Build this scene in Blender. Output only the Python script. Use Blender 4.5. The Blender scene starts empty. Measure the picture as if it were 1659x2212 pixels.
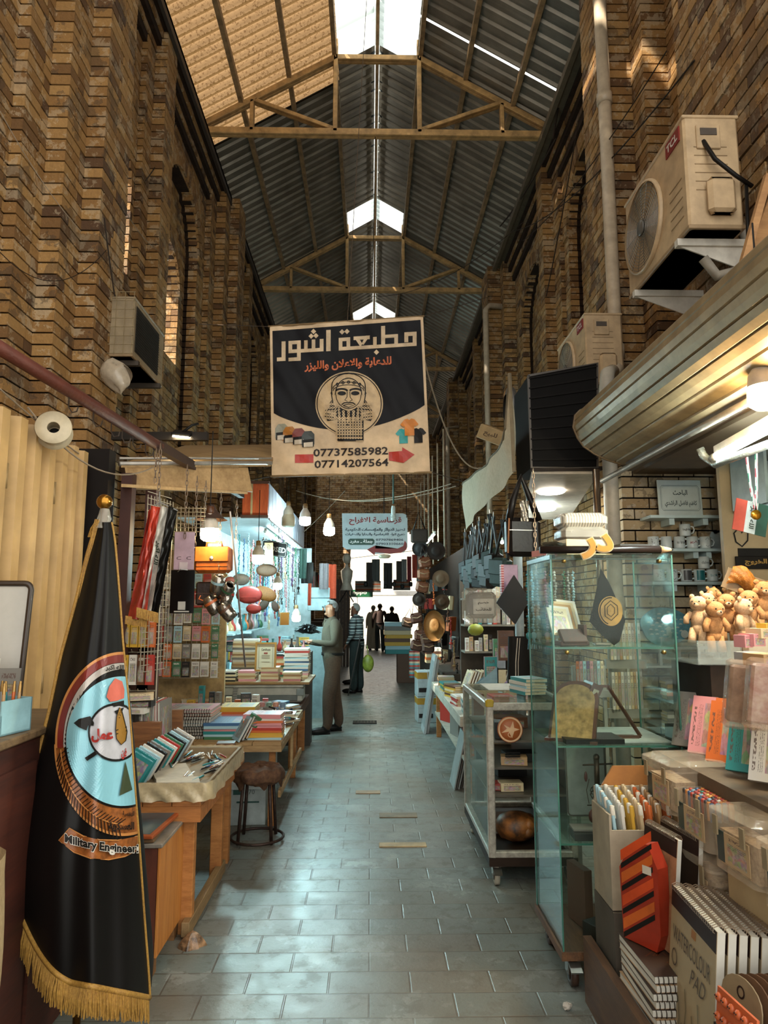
import bpy,bmesh,math,random
from mathutils import Vector,Matrix,Euler
R = random.Random(7)
SC = bpy.context.scene
COL = SC.collection
PI = math.pi

# ---------------------------------------------------------------- camera, world, sun, exposure
FPX = 1500.0
TH = math.atan(204 / FPX)
YAW = math.atan(29.5 * math.cos(TH) / FPX)
CZ = 1.65
cd = bpy.data.cameras.new('camera')
cam = bpy.data.objects.new('camera',cd)
COL.objects.link(cam)
SC.camera = cam
cam.location = (0,0,CZ)
cam.rotation_euler = (PI / 2 + TH,0,-YAW)
cd.sensor_fit = 'HORIZONTAL'
cd.sensor_width = 36.0
cd.lens = 36.0 * FPX / 1659.0
cd.clip_end = 400
cd.clip_start = 0.05
SC.view_settings.view_transform = 'Standard'
SC.view_settings.look = 'None'
SC.view_settings.gamma = 1.0
SC.view_settings.use_curve_mapping = False
SC.view_settings.exposure = 1.55
w = bpy.data.worlds.new('daylight')
SC.world = w
w.use_nodes = True
bgn = w.node_tree.nodes['Background']
bgn.inputs[0].default_value = (0.96,0.95,0.90,1)
bgn.inputs[1].default_value = 1.0
sl = bpy.data.lights.new('sun','SUN')
sl.energy = 5.0
sl.angle = 0.02
sl.color = (1.0,0.90,0.74)
so = bpy.data.objects.new('sun',sl)
COL.objects.link(so)
so.rotation_euler = Vector((0.75,0.55,-1.0)).to_track_quat('-Z','Y').to_euler()
SC.cycles.max_bounces = 8
SC.cycles.diffuse_bounces = 4
SC.cycles.glossy_bounces = 3
SC.cycles.transmission_bounces = 6
SC.cycles.transparent_max_bounces = 16
SC.cycles.sample_clamp_indirect = 6
SC.cycles.use_denoising = True
SC.cycles.caustics_reflective = False
SC.cycles.caustics_refractive = False
SC.cycles.blur_glossy = 1.0

# ---------------------------------------------------------------- measuring: photo point -> place
_ct,_st,_cy,_sy = math.cos(TH),math.sin(TH),math.cos(YAW),math.sin(YAW)
def ray(x,y):
    a = (x - 829.5) / FPX; b = (1106 - y) / FPX
    return (a * _cy + _sy * _ct - b * _sy * _st,-a * _sy + _cy * _ct - b * _cy * _st,_st + b * _ct)
def pY(x,y,Y):
    r = ray(x,y); k = Y / r[1]; return Vector((r[0] * k,Y,CZ + r[2] * k))
def pZ(x,y,z=0.0):
    r = ray(x,y); k = (z - CZ) / r[2]; return Vector((r[0] * k,r[1] * k,z))
def pX(x,y,X):
    r = ray(x,y); k = X / r[0]; return Vector((X,r[1] * k,CZ + r[2] * k))

# ---------------------------------------------------------------- materials
def lin(h,a=1.0):
    h = h.lstrip('#')
    v = [int(h[i:i + 2],16) / 255 for i in (0,2,4)]
    return tuple((c / 12.92 if c <= 0.04045 else ((c + 0.055) / 1.055) ** 2.4) for c in v) + (a,)
_M = {}
class NT:
    def __init__(s,name):
        s.m = bpy.data.materials.new(name); s.m.use_nodes = True
        s.t = s.m.node_tree; s.b = s.t.nodes['Principled BSDF']; s.out = s.t.nodes['Material Output']
    def n(s,typ,**kw):
        nd = s.t.nodes.new(typ)
        for k,v in kw.items():
            if k[0] == 'i' and k[1:].isdigit(): nd.inputs[int(k[1:])].default_value = v
            else: setattr(nd,k,v)
        return nd
    def l(s,a,b): s.t.links.new(a,b)
    def math(s,op,a,b=None,c=None):
        nd = s.n('ShaderNodeMath',operation=op)
        for i,v in enumerate((a,b,c)):
            if v is None: continue
            if isinstance(v,(int,float)): nd.inputs[i].default_value = v
            else: s.l(v,nd.inputs[i])
        return nd.outputs[0]
    def mix(s,f,a,b,mode='MIX'):
        nd = s.n('ShaderNodeMix',data_type='RGBA',blend_type=mode)
        for i,v in ((0,f),(6,a),(7,b)):
            if isinstance(v,(int,float)): nd.inputs[i].default_value = v
            elif isinstance(v,tuple): nd.inputs[i].default_value = v
            else: s.l(v,nd.inputs[i])
        return nd.outputs[2]
    def ramp(s,f,stops):
        nd = s.n('ShaderNodeValToRGB')
        e = nd.color_ramp.elements
        e[0].position,e[0].color = stops[0]; e[1].position,e[1].color = stops[-1]
        for p,c in stops[1:-1]:
            q = e.new(p); q.color = c
        s.l(f,nd.inputs[0]); return nd.outputs[0]
    def coord(s,out='Object',scale=(1,1,1)):
        tc = s.n('ShaderNodeTexCoord'); mp = s.n('ShaderNodeMapping'); mp.inputs[3].default_value = scale
        s.l(tc.outputs[out],mp.inputs[0]); return mp.outputs[0]
    def noise(s,v,scale,detail=3,rough=.5,out=0):
        nd = s.n('ShaderNodeTexNoise'); nd.inputs['Scale'].default_value = scale
        nd.inputs['Detail'].default_value = detail; nd.inputs['Roughness'].default_value = rough
        s.l(v,nd.inputs['Vector']); return nd.outputs[out]
    def bump(s,h,strength=.3,dist=.01):
        nd = s.n('ShaderNodeBump'); nd.inputs['Strength'].default_value = strength; nd.inputs['Distance'].default_value = dist
        s.l(h,nd.inputs['Height']); s.l(nd.outputs[0],s.b.inputs['Normal'])
    def col(s,c):
        if isinstance(c,tuple): s.b.inputs['Base Color'].default_value = c
        else: s.l(c,s.b.inputs['Base Color'])
    def set(s,**k):
        for a,v in k.items():
            s.b.inputs[{'r': 'Roughness','m': 'Metallic','t': 'Transmission Weight','ior': 'IOR','al': 'Alpha','sh': 'Sheen Weight','cc': 'Coat Weight','sp': 'Specular IOR Level'}[a]].default_value = v
def C(hexc,r=.55,m=0.0,var=.16,sc=9.0,bump=0.0,cc=0.0):
    """plain paint, plastic, card or metal: one colour with slight wear"""
    key = (hexc,r,m,var,sc,bump,cc)
    if key in _M: return _M[key]
    t = NT('finish_' + hexc.lstrip('#') + ('_metal' if m else ''))
    c = lin(hexc); v = t.coord()
    f = t.noise(v,sc,5,.6)
    d = tuple(x * (1 - var * 1.6) for x in c[:3]) + (1,); e = tuple(min(1,x * (1 + var)) for x in c[:3]) + (1,)
    t.col(t.ramp(f,[(.3,d),(.7,e)]))
    t.set(r=r,m=m,cc=cc,sp=.5 if max(c[:3]) > .03 or m else .2)
    if bump: t.bump(t.noise(v,sc * 6,4),bump,.01)
    _M[key] = t.m; return t.m
def wood(hexa,hexb,sc=(2,30,30),r=.6):
    key = ('wood',hexa,hexb,sc)
    if key in _M: return _M[key]
    t = NT('wood_' + hexa.lstrip('#')); v = t.coord('Object',sc)
    f = t.noise(v,1.6,6,.65); g = t.noise(v,9,3,.6)
    t.col(t.mix(.3,t.ramp(f,[(.32,lin(hexa)),(.62,lin(hexb))]),t.ramp(g,[(.35,lin(hexa)),(.65,lin(hexb))])))
    t.set(r=r); t.bump(g,.15,.004); _M[key] = t.m; return t.m
def fabric(hexa,hexb,sc=60,r=.9,fold=3.0):
    key = ('fab',hexa,hexb,sc)
    if key in _M: return _M[key]
    t = NT('fabric_' + hexa.lstrip('#')); v = t.coord()
    f = t.noise(v,sc,4,.7); g = t.noise(v,fold,3)
    t.col(t.mix(.35,t.ramp(f,[(.35,lin(hexa)),(.65,lin(hexb))]),t.ramp(g,[(.35,lin(hexa)),(.65,lin(hexb))])))
    t.set(r=r); t.bump(f,.35,.004); _M[key] = t.m; return t.m
def glass(name='clear_glass',tint='#f6faf8',ref=.05,dirt=.010,edge='#9dbfb0'):
    """thin pane: mostly see-through, a grazing reflection and a film of dust"""
    key = ('glass',name)
    if key in _M: return _M[key]
    t = NT(name); tr = t.n('ShaderNodeBsdfTransparent'); tr.inputs[0].default_value = lin(tint)
    gl = t.n('ShaderNodeBsdfGlossy'); gl.inputs['Roughness'].default_value = .05; gl.inputs[0].default_value = (.9,.95,.93,1)
    df = t.n('ShaderNodeBsdfDiffuse'); df.inputs[0].default_value = lin(edge)
    fr = t.n('ShaderNodeFresnel'); fr.inputs[0].default_value = 1.4
    m1 = t.n('ShaderNodeMixShader'); t.l(t.math('MULTIPLY',fr.outputs[0],ref * 6),m1.inputs[0]); t.l(tr.outputs[0],m1.inputs[1]); t.l(gl.outputs[0],m1.inputs[2])
    m2 = t.n('ShaderNodeMixShader'); nz = t.noise(t.coord('Object',(1,1,.3)),7,4)
    t.l(t.math('MULTIPLY',nz,dirt * 1.5),m2.inputs[0]); t.l(m1.outputs[0],m2.inputs[1]); t.l(df.outputs[0],m2.inputs[2])
    t.l(m2.outputs[0],t.out.inputs[0]); _M[key] = t.m; return t.m
def film(name,hexc,alpha=.35,r=.15):
    """clear or milky plastic"""
    key = ('film',name)
    if key in _M: return _M[key]
    t = NT(name); v = t.coord(); f = t.noise(v,22,4)
    t.col(lin(hexc)); t.set(r=r,sp=.8); t.bump(f,.6,.01)
    t.l(t.math('MULTIPLY_ADD',f,alpha * .8,alpha * .6),t.b.inputs['Alpha']); _M[key] = t.m; return t.m
def glow(name,hexc,s):
    key = ('glow',name)
    if key in _M: return _M[key]
    t = NT(name); t.col((.9,.9,.9,1)); t.b.inputs['Emission Color'].default_value = lin(hexc); t.b.inputs['Emission Strength'].default_value = s
    _M[key] = t.m; return t.m
def dyed(r=.5,m=0.0,name='dyed',var=.25,sc=14):
    """takes the object's own colour (one finish, many colours)"""
    key = ('dyed',r,m,name)
    if key in _M: return _M[key]
    t = NT(name); oi = t.n('ShaderNodeObjectInfo'); f = t.noise(t.coord(),sc,4)
    t.col(t.mix(t.math('MULTIPLY',f,var),oi.outputs['Color'],(.03,.025,.02,1))); t.set(r=r,m=m); _M[key] = t.m; return t.m
def printed(ax='xz',style=0):
    """printed card: title bar, lines of small print and a picture blotch over the object's own colour; ax = the two face axes"""
    key = ('printed',ax,style)
    if key in _M: return _M[key]
    t = NT('printed_card_' + ax + str(style)); tc = t.n('ShaderNodeTexCoord'); sp = t.n('ShaderNodeSeparateXYZ'); t.l(tc.outputs['Generated'],sp.inputs[0])
    u = sp.outputs['xyz'.index(ax[0])]; v = sp.outputs['xyz'.index(ax[1])]
    oi = t.n('ShaderNodeObjectInfo'); base = oi.outputs['Color']; rnd = oi.outputs['Random']
    cb = t.n('ShaderNodeCombineXYZ'); t.l(t.math('MULTIPLY_ADD',rnd,31,u),cb.inputs[0]); t.l(t.math('MULTIPLY_ADD',rnd,17,v),cb.inputs[1])
    vo = t.n('ShaderNodeTexVoronoi'); vo.inputs['Scale'].default_value = 5 + style * 3; t.l(cb.outputs[0],vo.inputs['Vector'])
    pic = t.mix(.55,vo.outputs['Color'],base); pic = t.mix(.4,pic,(.55,.42,.28,1)); pic = t.mix(t.math('MULTIPLY',t.noise(cb.outputs[0],9,3),.8),pic,(.05,.035,.03,1))
    def band(c,lo,hi): return t.math('MULTIPLY',t.math('GREATER_THAN',c,lo),t.math('LESS_THAN',c,hi))
    inset = t.math('MULTIPLY',band(u,.12,.88),band(v,.10,.48 if style != 1 else .7))
    cl = t.mix(inset,base,pic)
    nz = t.noise(cb.outputs[0],45,1)
    rows = t.math('GREATER_THAN',t.math('FRACT',t.math('MULTIPLY',v,17)),.55)
    txt = t.math('MULTIPLY',t.math('MULTIPLY',rows,t.math('GREATER_THAN',nz,.5)),t.math('MULTIPLY',band(u,.12,.85),band(v,.54,.74)))
    cl = t.mix(t.math('MULTIPLY',txt,.8),cl,(.04,.035,.03,1))
    big = t.math('MULTIPLY',t.math('GREATER_THAN',t.noise(cb.outputs[0],18,0),.48),t.math('MULTIPLY',band(u,.14,.8),band(v,.80,.90)))
    cl = t.mix(t.math('MULTIPLY',big,.85),cl,(.75,.70,.62,1) if style == 2 else (.10,.06,.05,1))
    t.col(cl); t.set(r=.38); _M[key] = t.m; return t.m
def striped(hexes,axis='x',freq=8.0,r=.7,name='striped'):
    key = ('striped',tuple(hexes),axis,freq)
    if key in _M: return _M[key]
    t = NT(name); tc = t.n('ShaderNodeTexCoord'); sp = t.n('ShaderNodeSeparateXYZ'); t.l(tc.outputs['Object'],sp.inputs[0])
    f = t.math('FRACT',t.math('MULTIPLY',sp.outputs['xyz'.index(axis)],freq))
    n = len(hexes); nd = t.n('ShaderNodeValToRGB'); nd.color_ramp.interpolation = 'CONSTANT'; e = nd.color_ramp.elements
    e[0].position = 0; e[0].color = lin(hexes[0]); e[1].position = 1 / n; e[1].color = lin(hexes[1])
    for i in range(2,n):
        q = e.new(i / n); q.color = lin(hexes[i])
    t.l(f,nd.inputs[0]); t.col(nd.outputs[0]); t.set(r=r); t.bump(t.noise(t.coord(),60,3),.2,.003); _M[key] = t.m; return t.m

PAL = {'red': '#a8352b','orange': '#c4622c','yellow': '#c79b35','green': '#3f6e4c','teal': '#2d7f80','blue': '#3d6288','pale blue': '#9dbfc8','cream': '#cbb690',
       'white': '#cfcabf','grey': '#77736c','black': '#1c1a19','brown': '#5b3a26','pink': '#c88688','purple': '#67496f','tan': '#a9855a','silver': '#a09d98'}

# ---------------------------------------------------------------- mesh building
class MB:
    def __init__(s): s.v = []; s.f = []; s.mi = []; s.sm = []
    def add(s,vs,fs,m=0,sm=False):
        b = len(s.v); s.v.extend([tuple(p) for p in vs])
        for f in fs: s.f.append(tuple(b + i for i in f)); s.mi.append(m); s.sm.append(sm)
        return s
    def bx(s,x0,x1,y0,y1,z0,z1,m=0):
        return s.add([(x0,y0,z0),(x1,y0,z0),(x1,y1,z0),(x0,y1,z0),(x0,y0,z1),(x1,y0,z1),(x1,y1,z1),(x0,y1,z1)],
                     [(0,3,2,1),(4,5,6,7),(0,1,5,4),(1,2,6,5),(2,3,7,6),(3,0,4,7)],m)
    def box(s,c,d,rot=None,m=0,b=0.0):
        """box by centre and size; rot = Euler angles; b = chamfer"""
        h = [x / 2 for x in d]; Mx = Euler(rot).to_matrix() if rot else None; c = Vector(c)
        if b <= 0:
            vs = [Vector((sx * h[0],sy * h[1],sz * h[2])) for sz in (-1,1) for sx,sy in ((-1,-1),(1,-1),(1,1),(-1,1))]
            fs = [(0,3,2,1),(4,5,6,7),(0,1,5,4),(1,2,6,5),(2,3,7,6),(3,0,4,7)]
        else:
            b = min(b,min(h) * .9); q = []
            for z,i in ((-h[2],b),(-h[2] + b,0),(h[2] - b,0),(h[2],b)):
                X,Y = h[0] - i,h[1] - i; k = b
                for sx,sy,a in ((-1,-1,0),(-1,-1,1),(1,-1,1),(1,-1,0),(1,1,0),(1,1,1),(-1,1,1),(-1,1,0)):
                    q.append(Vector((sx * (X - (k if a else 0)),sy * (Y - (0 if a else k)),z)))
            vs = q; fs = [tuple(reversed(range(8))),tuple(range(24,32))]
            for r_ in range(3):
                for i in range(8): j = (i + 1) % 8; fs.append((r_ * 8 + i,r_ * 8 + j,r_ * 8 + 8 + j,r_ * 8 + 8 + i))
        if Mx: vs = [Mx @ v for v in vs]
        return s.add([v + c for v in vs],fs,m)
    def tube(s,pts,r,n=8,m=0,closed=False,caps=True):
        pts = [Vector(p) for p in pts]; k = len(pts); rs = r if isinstance(r,(list,tuple)) else [r] * k
        vs = []; up = None
        for i,p in enumerate(pts):
            a = pts[(i - 1) % k] if (i > 0 or closed) else p; b_ = pts[(i + 1) % k] if (i < k - 1 or closed) else p
            t = (b_ - a); t = t.normalized() if t.length > 1e-9 else Vector((0,0,1))
            if up is None:
                up = Vector((0,0,1)) if abs(t.z) < .9 else Vector((1,0,0))
            sd = t.cross(up)
            if sd.length < 1e-6: up = Vector((1,0,0)) if abs(t.x) < .9 else Vector((0,1,0)); sd = t.cross(up)
            sd.normalize(); u = sd.cross(t).normalized(); up = u
            for j in range(n):
                an = 2 * PI * (j + .5) / n; vs.append(p + (sd * math.cos(an) + u * math.sin(an)) * rs[i])
        fs = []
        for i in range(k if closed else k - 1):
            i2 = (i + 1) % k
            for j in range(n): j2 = (j + 1) % n; fs.append((i * n + j,i * n + j2,i2 * n + j2,i2 * n + j))
        if caps and not closed: fs.append(tuple(reversed(range(n)))); fs.append(tuple((k - 1) * n + j for j in range(n)))
        return s.add(vs,fs,m,n > 5)
    def cyl(s,p,q,r0,r1=None,n=14,m=0): return s.tube([p,q],[r0,r0 if r1 is None else r1],n,m)
    def lathe(s,prof,c=(0,0,0),n=20,m=0,M=None,sm=True,a0=0,a1=2 * PI):
        """profile of (r, z) turned about z through c"""
        c = Vector(c); full = abs(a1 - a0 - 2 * PI) < 1e-6; nn = n if full else n + 1; vs = []
        for r_,z in prof:
            for j in range(nn):
                a = a0 + (a1 - a0) * j / n; p = Vector((r_ * math.cos(a),r_ * math.sin(a),z)); vs.append((M @ p if M else p) + c)
        fs = []
        for i in range(len(prof) - 1):
            for j in range(n):
                j2 = (j + 1) % nn; fs.append((i * nn + j,i * nn + j2,(i + 1) * nn + j2,(i + 1) * nn + j))
        return s.add(vs,fs,m,sm)
    def sph(s,c,r,n=12,m=0,rot=None):
        r = (r,r,r) if isinstance(r,(int,float)) else r; Mx = Euler(rot).to_matrix() if rot else Matrix.Identity(3)
        M2 = Mx @ Matrix.Diagonal(r).to_3x3(); k = max(5,n // 2)
        return s.lathe([(max(1e-4,math.sin(PI * i / k)),-math.cos(PI * i / k)) for i in range(k + 1)],c,n,m,M2)
    def prism(s,poly,f,d,m=0,m2=None):
        """poly: 2-D outline; f(u, v) -> point; d: vector of thickness"""
        n = len(poly); a = [Vector(f(*p)) for p in poly]; d = Vector(d); vs = a + [p + d for p in a]
        s.add(vs,[tuple(range(n))],m); s.add(vs,[tuple(reversed(range(n,2 * n)))] + [(i,i + n,(i + 1) % n + n,(i + 1) % n) for i in range(n)],m if m2 is None else m2)
        return s
    def grid(s,f,nu,nv,m=0,sm=True):
        vs = [f(i / nu,j / nv) for j in range(nv + 1) for i in range(nu + 1)]
        fs = [(j * (nu + 1) + i,j * (nu + 1) + i + 1,(j + 1) * (nu + 1) + i + 1,(j + 1) * (nu + 1) + i) for j in range(nv) for i in range(nu)]
        return s.add(vs,fs,m,sm)
    def mesh(s,name,mats):
        me = bpy.data.meshes.new(name); me.from_pydata(s.v,[],s.f)
        for m in (mats if isinstance(mats,(list,tuple)) else [mats]): me.materials.append(m)
        me.polygons.foreach_set('material_index',s.mi); me.polygons.foreach_set('use_smooth',s.sm)
        me.update(); return me
    def ob(s,name,mats,parent=None,loc=None,rot=None,fix=False,**tags):
        me = s.mesh(name,mats)
        if fix:
            bm = bmesh.new(); bm.from_mesh(me); bmesh.ops.recalc_face_normals(bm,faces=bm.faces); bm.to_mesh(me); bm.free()
        return put(name,me,parent,loc,rot,**tags)
ALL_LABELS = {}
def put(name,me,parent=None,loc=None,rot=None,scale=None,label=None,cat=None,group=None,kind=None,color=None):
    o = bpy.data.objects.new(name,me); COL.objects.link(o)
    if parent is not None: o.parent = parent
    if loc is not None: o.location = loc
    if rot is not None: o.rotation_euler = rot
    if scale is not None: o.scale = scale
    if color is not None: o.color = lin(PAL.get(color,color))
    if label: o['label'] = label
    if cat: o['category'] = cat
    if group: o['group'] = group
    if kind: o['kind'] = kind
    return o
def thing(name,label,cat,loc=(0,0,0),rot=None,group=None): return put(name,None,None,loc,rot,None,label,cat,group)
def dup(o,parent=None,**kw):
    c = o.copy(); COL.objects.link(c)
    if parent is not None: c.parent = parent
    for ch in list(o.children): dup(ch,c)
    for k,v in kw.items():
        if k in ('loc','rot','scale'): setattr(c,{'loc': 'location','rot': 'rotation_euler','scale': 'scale'}[k],v)
        elif k == 'color': c.color = lin(PAL.get(v,v))
        else: c[{'cat': 'category'}.get(k,k)] = v
    return c
def smooth_mod(o,lv=1):
    m = o.modifiers.new('s','SUBSURF'); m.levels = lv; m.render_levels = lv; return o
ORD = 'first second third fourth fifth sixth seventh eighth ninth tenth eleventh twelfth thirteenth fourteenth fifteenth sixteenth seventeenth eighteenth nineteenth twentieth twenty-first twenty-second twenty-third twenty-fourth twenty-fifth twenty-sixth twenty-seventh twenty-eighth twenty-ninth thirtieth'.split()

# ---------------------------------------------------------------- lettering
_AF = {'ا':(0xFE8D,0xFE8E,0),'أ':(0xFE83,0xFE84,0),'ة':(0xFE93,0xFE94,0),'د':(0xFEA9,0xFEAA,0),'ذ':(0xFEAB,0xFEAC,0),'ر':(0xFEAD,0xFEAE,0),'ز':(0xFEAF,0xFEB0,0),'و':(0xFEED,0xFEEE,0),'ؤ':(0xFE85,0xFE86,0)}
for _c,_b in zip('بتثجحخسشصضطظعغفقكلمنهيئ',(0xFE8F,0xFE95,0xFE99,0xFE9D,0xFEA1,0xFEA5,0xFEB1,0xFEB5,0xFEB9,0xFEBD,0xFEC1,0xFEC5,0xFEC9,0xFECD,0xFED1,0xFED5,0xFED9,0xFEDD,0xFEE1,0xFEE5,0xFEE9,0xFEF1,0xFE89)):
    _AF[_c] = (_b,_b + 1,_b + 2,_b + 3)
def arab(s):
    s = s.replace('لا','\uFEFB'); out = []; n = len(s)
    for i,c in enumerate(s):
        p = s[i - 1] if i else ' '; q = s[i + 1] if i + 1 < n else ' '
        jp = p in _AF and _AF[p][2] > 0
        if c == '\uFEFB': out.append('\uFEFC' if jp else c); continue
        if c not in _AF: out.append(c); continue
        jn = _AF[c][2] > 0 and (q in _AF or q == '\uFEFB')
        out.append(chr(_AF[c][3 if jp and jn else 2 if jn else 1 if jp else 0]))
    return ''.join(reversed(out))
def text2d(body,bold=0.0,shear=0.0):
    """-> (verts2d, faces, width, ymin, ymax) of lettering at size 1"""
    if any('\u0600' < c < '\u06ff' for c in body): body = arab(body)
    c = bpy.data.curves.new('t','FONT'); c.body = body; c.offset = bold; c.shear = shear; c.resolution_u = 2
    o = bpy.data.objects.new('t',c); me = bpy.data.meshes.new_from_object(o)
    vs = [(v.co.x,v.co.y) for v in me.vertices]; fs = [tuple(p.vertices) for p in me.polygons]
    bpy.data.objects.remove(o); bpy.data.curves.remove(c); bpy.data.meshes.remove(me)
    x0 = min(v[0] for v in vs); x1 = max(v[0] for v in vs); y0 = min(v[1] for v in vs); y1 = max(v[1] for v in vs)
    return [(v[0] - x0,v[1] - y0) for v in vs],fs,x1 - x0,y1 - y0
def letter(mb,body,f,x0,y0,x1,y1,m=0,bold=0.0,flip=True,shear=0.0):
    """stretch the lettering into the box (x0, y0)-(x1, y1) of f's plane; y1 is the top of the letters"""
    vs,fs,W,H = text2d(body,bold,shear)
    mb.add([f(x0 + v[0] / W * (x1 - x0),y0 + v[1] / H * (y1 - y0)) for v in vs],fs,m)
def tess(mb,poly,f,m=0,step=10.0):
    """a filled outline cut fine enough to follow a curved sheet"""
    bm = bmesh.new(); fc = bm.faces.new([bm.verts.new((p[0],p[1],0)) for p in poly]); bmesh.ops.triangulate(bm,faces=bm.faces[:])
    for _ in range(6):
        e = [x for x in bm.edges if x.calc_length() > step]
        if not e: break
        bmesh.ops.subdivide_edges(bm,edges=e,cuts=1); bmesh.ops.triangulate(bm,faces=[q for q in bm.faces if len(q.verts) > 3])
    bm.verts.index_update()
    mb.add([f(v.co.x,v.co.y) for v in bm.verts],[tuple(v.index for v in q.verts) for q in bm.faces],m); bm.free()
def stroke(mb,pts,wd,f,m=0,closed=False):
    """a drawn line of width wd"""
    P = [Vector((p[0],p[1])) for p in pts]; n = len(P); L = []; Q = []
    for i in range(n):
        a = P[(i - 1) % n] if (i or closed) else P[i]; b = P[(i + 1) % n] if (i < n - 1 or closed) else P[i]
        t = b - a; t = t.normalized() if t.length > 1e-9 else Vector((1,0)); nn = Vector((-t.y,t.x)) * wd / 2
        L.append(P[i] + nn); Q.append(P[i] - nn)
    vs = [f(p.x,p.y) for p in L + Q]
    mb.add(vs,[(i,(i + 1) % n,n + (i + 1) % n,n + i) for i in range(n if closed else n - 1)],m)
def ell(cx,cy,rx,ry,n=24,a0=0,a1=2 * PI): return [(cx + rx * math.cos(a0 + (a1 - a0) * i / n),cy + ry * math.sin(a0 + (a1 - a0) * i / n)) for i in range(n if a1 - a0 > 6.28 else n + 1)]
def ring(mb,cx,cy,rx0,ry0,rx1,ry1,f,m=0,n=40,k=3,a0=0,a1=2 * PI):
    mb.grid(lambda u,v: f(cx + (rx0 + (rx1 - rx0) * v) * math.cos(a0 + (a1 - a0) * u),cy + (ry0 + (ry1 - ry0) * v) * math.sin(a0 + (a1 - a0) * u)),n,k,m,False)
# ================================================================ THE SETTING
def brick_mat(name,dk,md,lt,stain='#d8c3a0',st=.35):
    t = NT(name); g = t.n('ShaderNodeNewGeometry'); v = t.coord(); isl = g.outputs['Random Per Island']
    n1 = t.noise(v,7,6,.7); n2 = t.noise(v,38,4,.6); n3 = t.noise(v,1.1,4,.6)
    base = t.ramp(isl,[(0,lin(dk)),(.35,lin(md)),(.8,lin(lt)),(1,lin(md))])
    c = t.mix(t.math('MULTIPLY',t.math('SMOOTH_MIN',t.math('GREATER_THAN',n1,.54),n3,.2),st),base,lin(stain))
    c = t.mix(t.math('MULTIPLY',n2,.55),c,lin(dk))
    c = t.mix(t.math('MULTIPLY',t.math('GREATER_THAN',t.noise(v,3.0,5,.7),.57),.45),c,(.03,.02,.012,1))
    t.col(c); t.set(r=.82); t.bump(t.math('ADD',n2,n1),.55,.012); return t.m
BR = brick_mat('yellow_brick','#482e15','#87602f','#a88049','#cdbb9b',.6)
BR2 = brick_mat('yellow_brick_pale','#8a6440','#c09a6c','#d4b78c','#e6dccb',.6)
MOR = C('#2a1d13',.95,var=.3)
CH,BL,JT = .0866,.235,.012          # course height, brick length, joint

def fill(mb,x0,x1,y0,y1,z,par,m=0,along='y'):
    """one course of bricks between two x and two y"""
    a0,a1 = (y0,y1) if along == 'y' else (x0,x1)
    s = BL + JT; k = math.floor(a0 / s) - 1; off = s / 2 if par % 2 else 0
    p = k * s + off; cuts = []
    while p < a1:
        q0,q1 = max(p,a0),min(p + BL,a1)
        if q1 - q0 > .03: cuts.append([q0,q1])
        p += s
    if cuts:
        cuts[0][0] = a0; cuts[-1][1] = a1
    for q0,q1 in cuts:
        j = R.uniform(-.004,.004); h = CH - JT
        if along == 'y': mb.bx(x0 + j,x1 + j,q0,q1,z,z + h,m)
        else: mb.bx(q0,q1,y0 + j,y1 + j,z,z + h,m)
def courses(z0,z1):
    i = int(round(z0 / CH))
    while i * CH < z1 - .02: yield i,i * CH; i += 1
def arch_iv(z,yc,hw,z0,zs):
    """half-width at z of an opening from z0, straight to zs and round above"""
    if z < z0 or z > zs + hw: return None
    if z <= zs: return (yc - hw,yc + hw)
    d = math.sqrt(max(0,hw * hw - (z - zs) ** 2)); return (yc - d,yc + d) if d > .04 else None
def voussoirs(mb,x0,x1,yc,zs,r,d=.13,m=0):
    n = max(7,int(PI * r / .088))
    for i in range(n):
        a0,a1 = PI * (i + .06) / n,PI * (i + .94) / n
        P = [(yc + q * math.cos(a),zs + q * math.sin(a)) for q,a in ((r,a0),(r + d,a0),(r + d,a1),(r,a1))]
        mb.add([(x,p[0],p[1]) for x in (x0,x1) for p in P],[(0,1,2,3),(7,6,5,4),(0,4,5,1),(1,5,6,2),(2,6,7,3),(3,7,4,0)],m)

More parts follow.
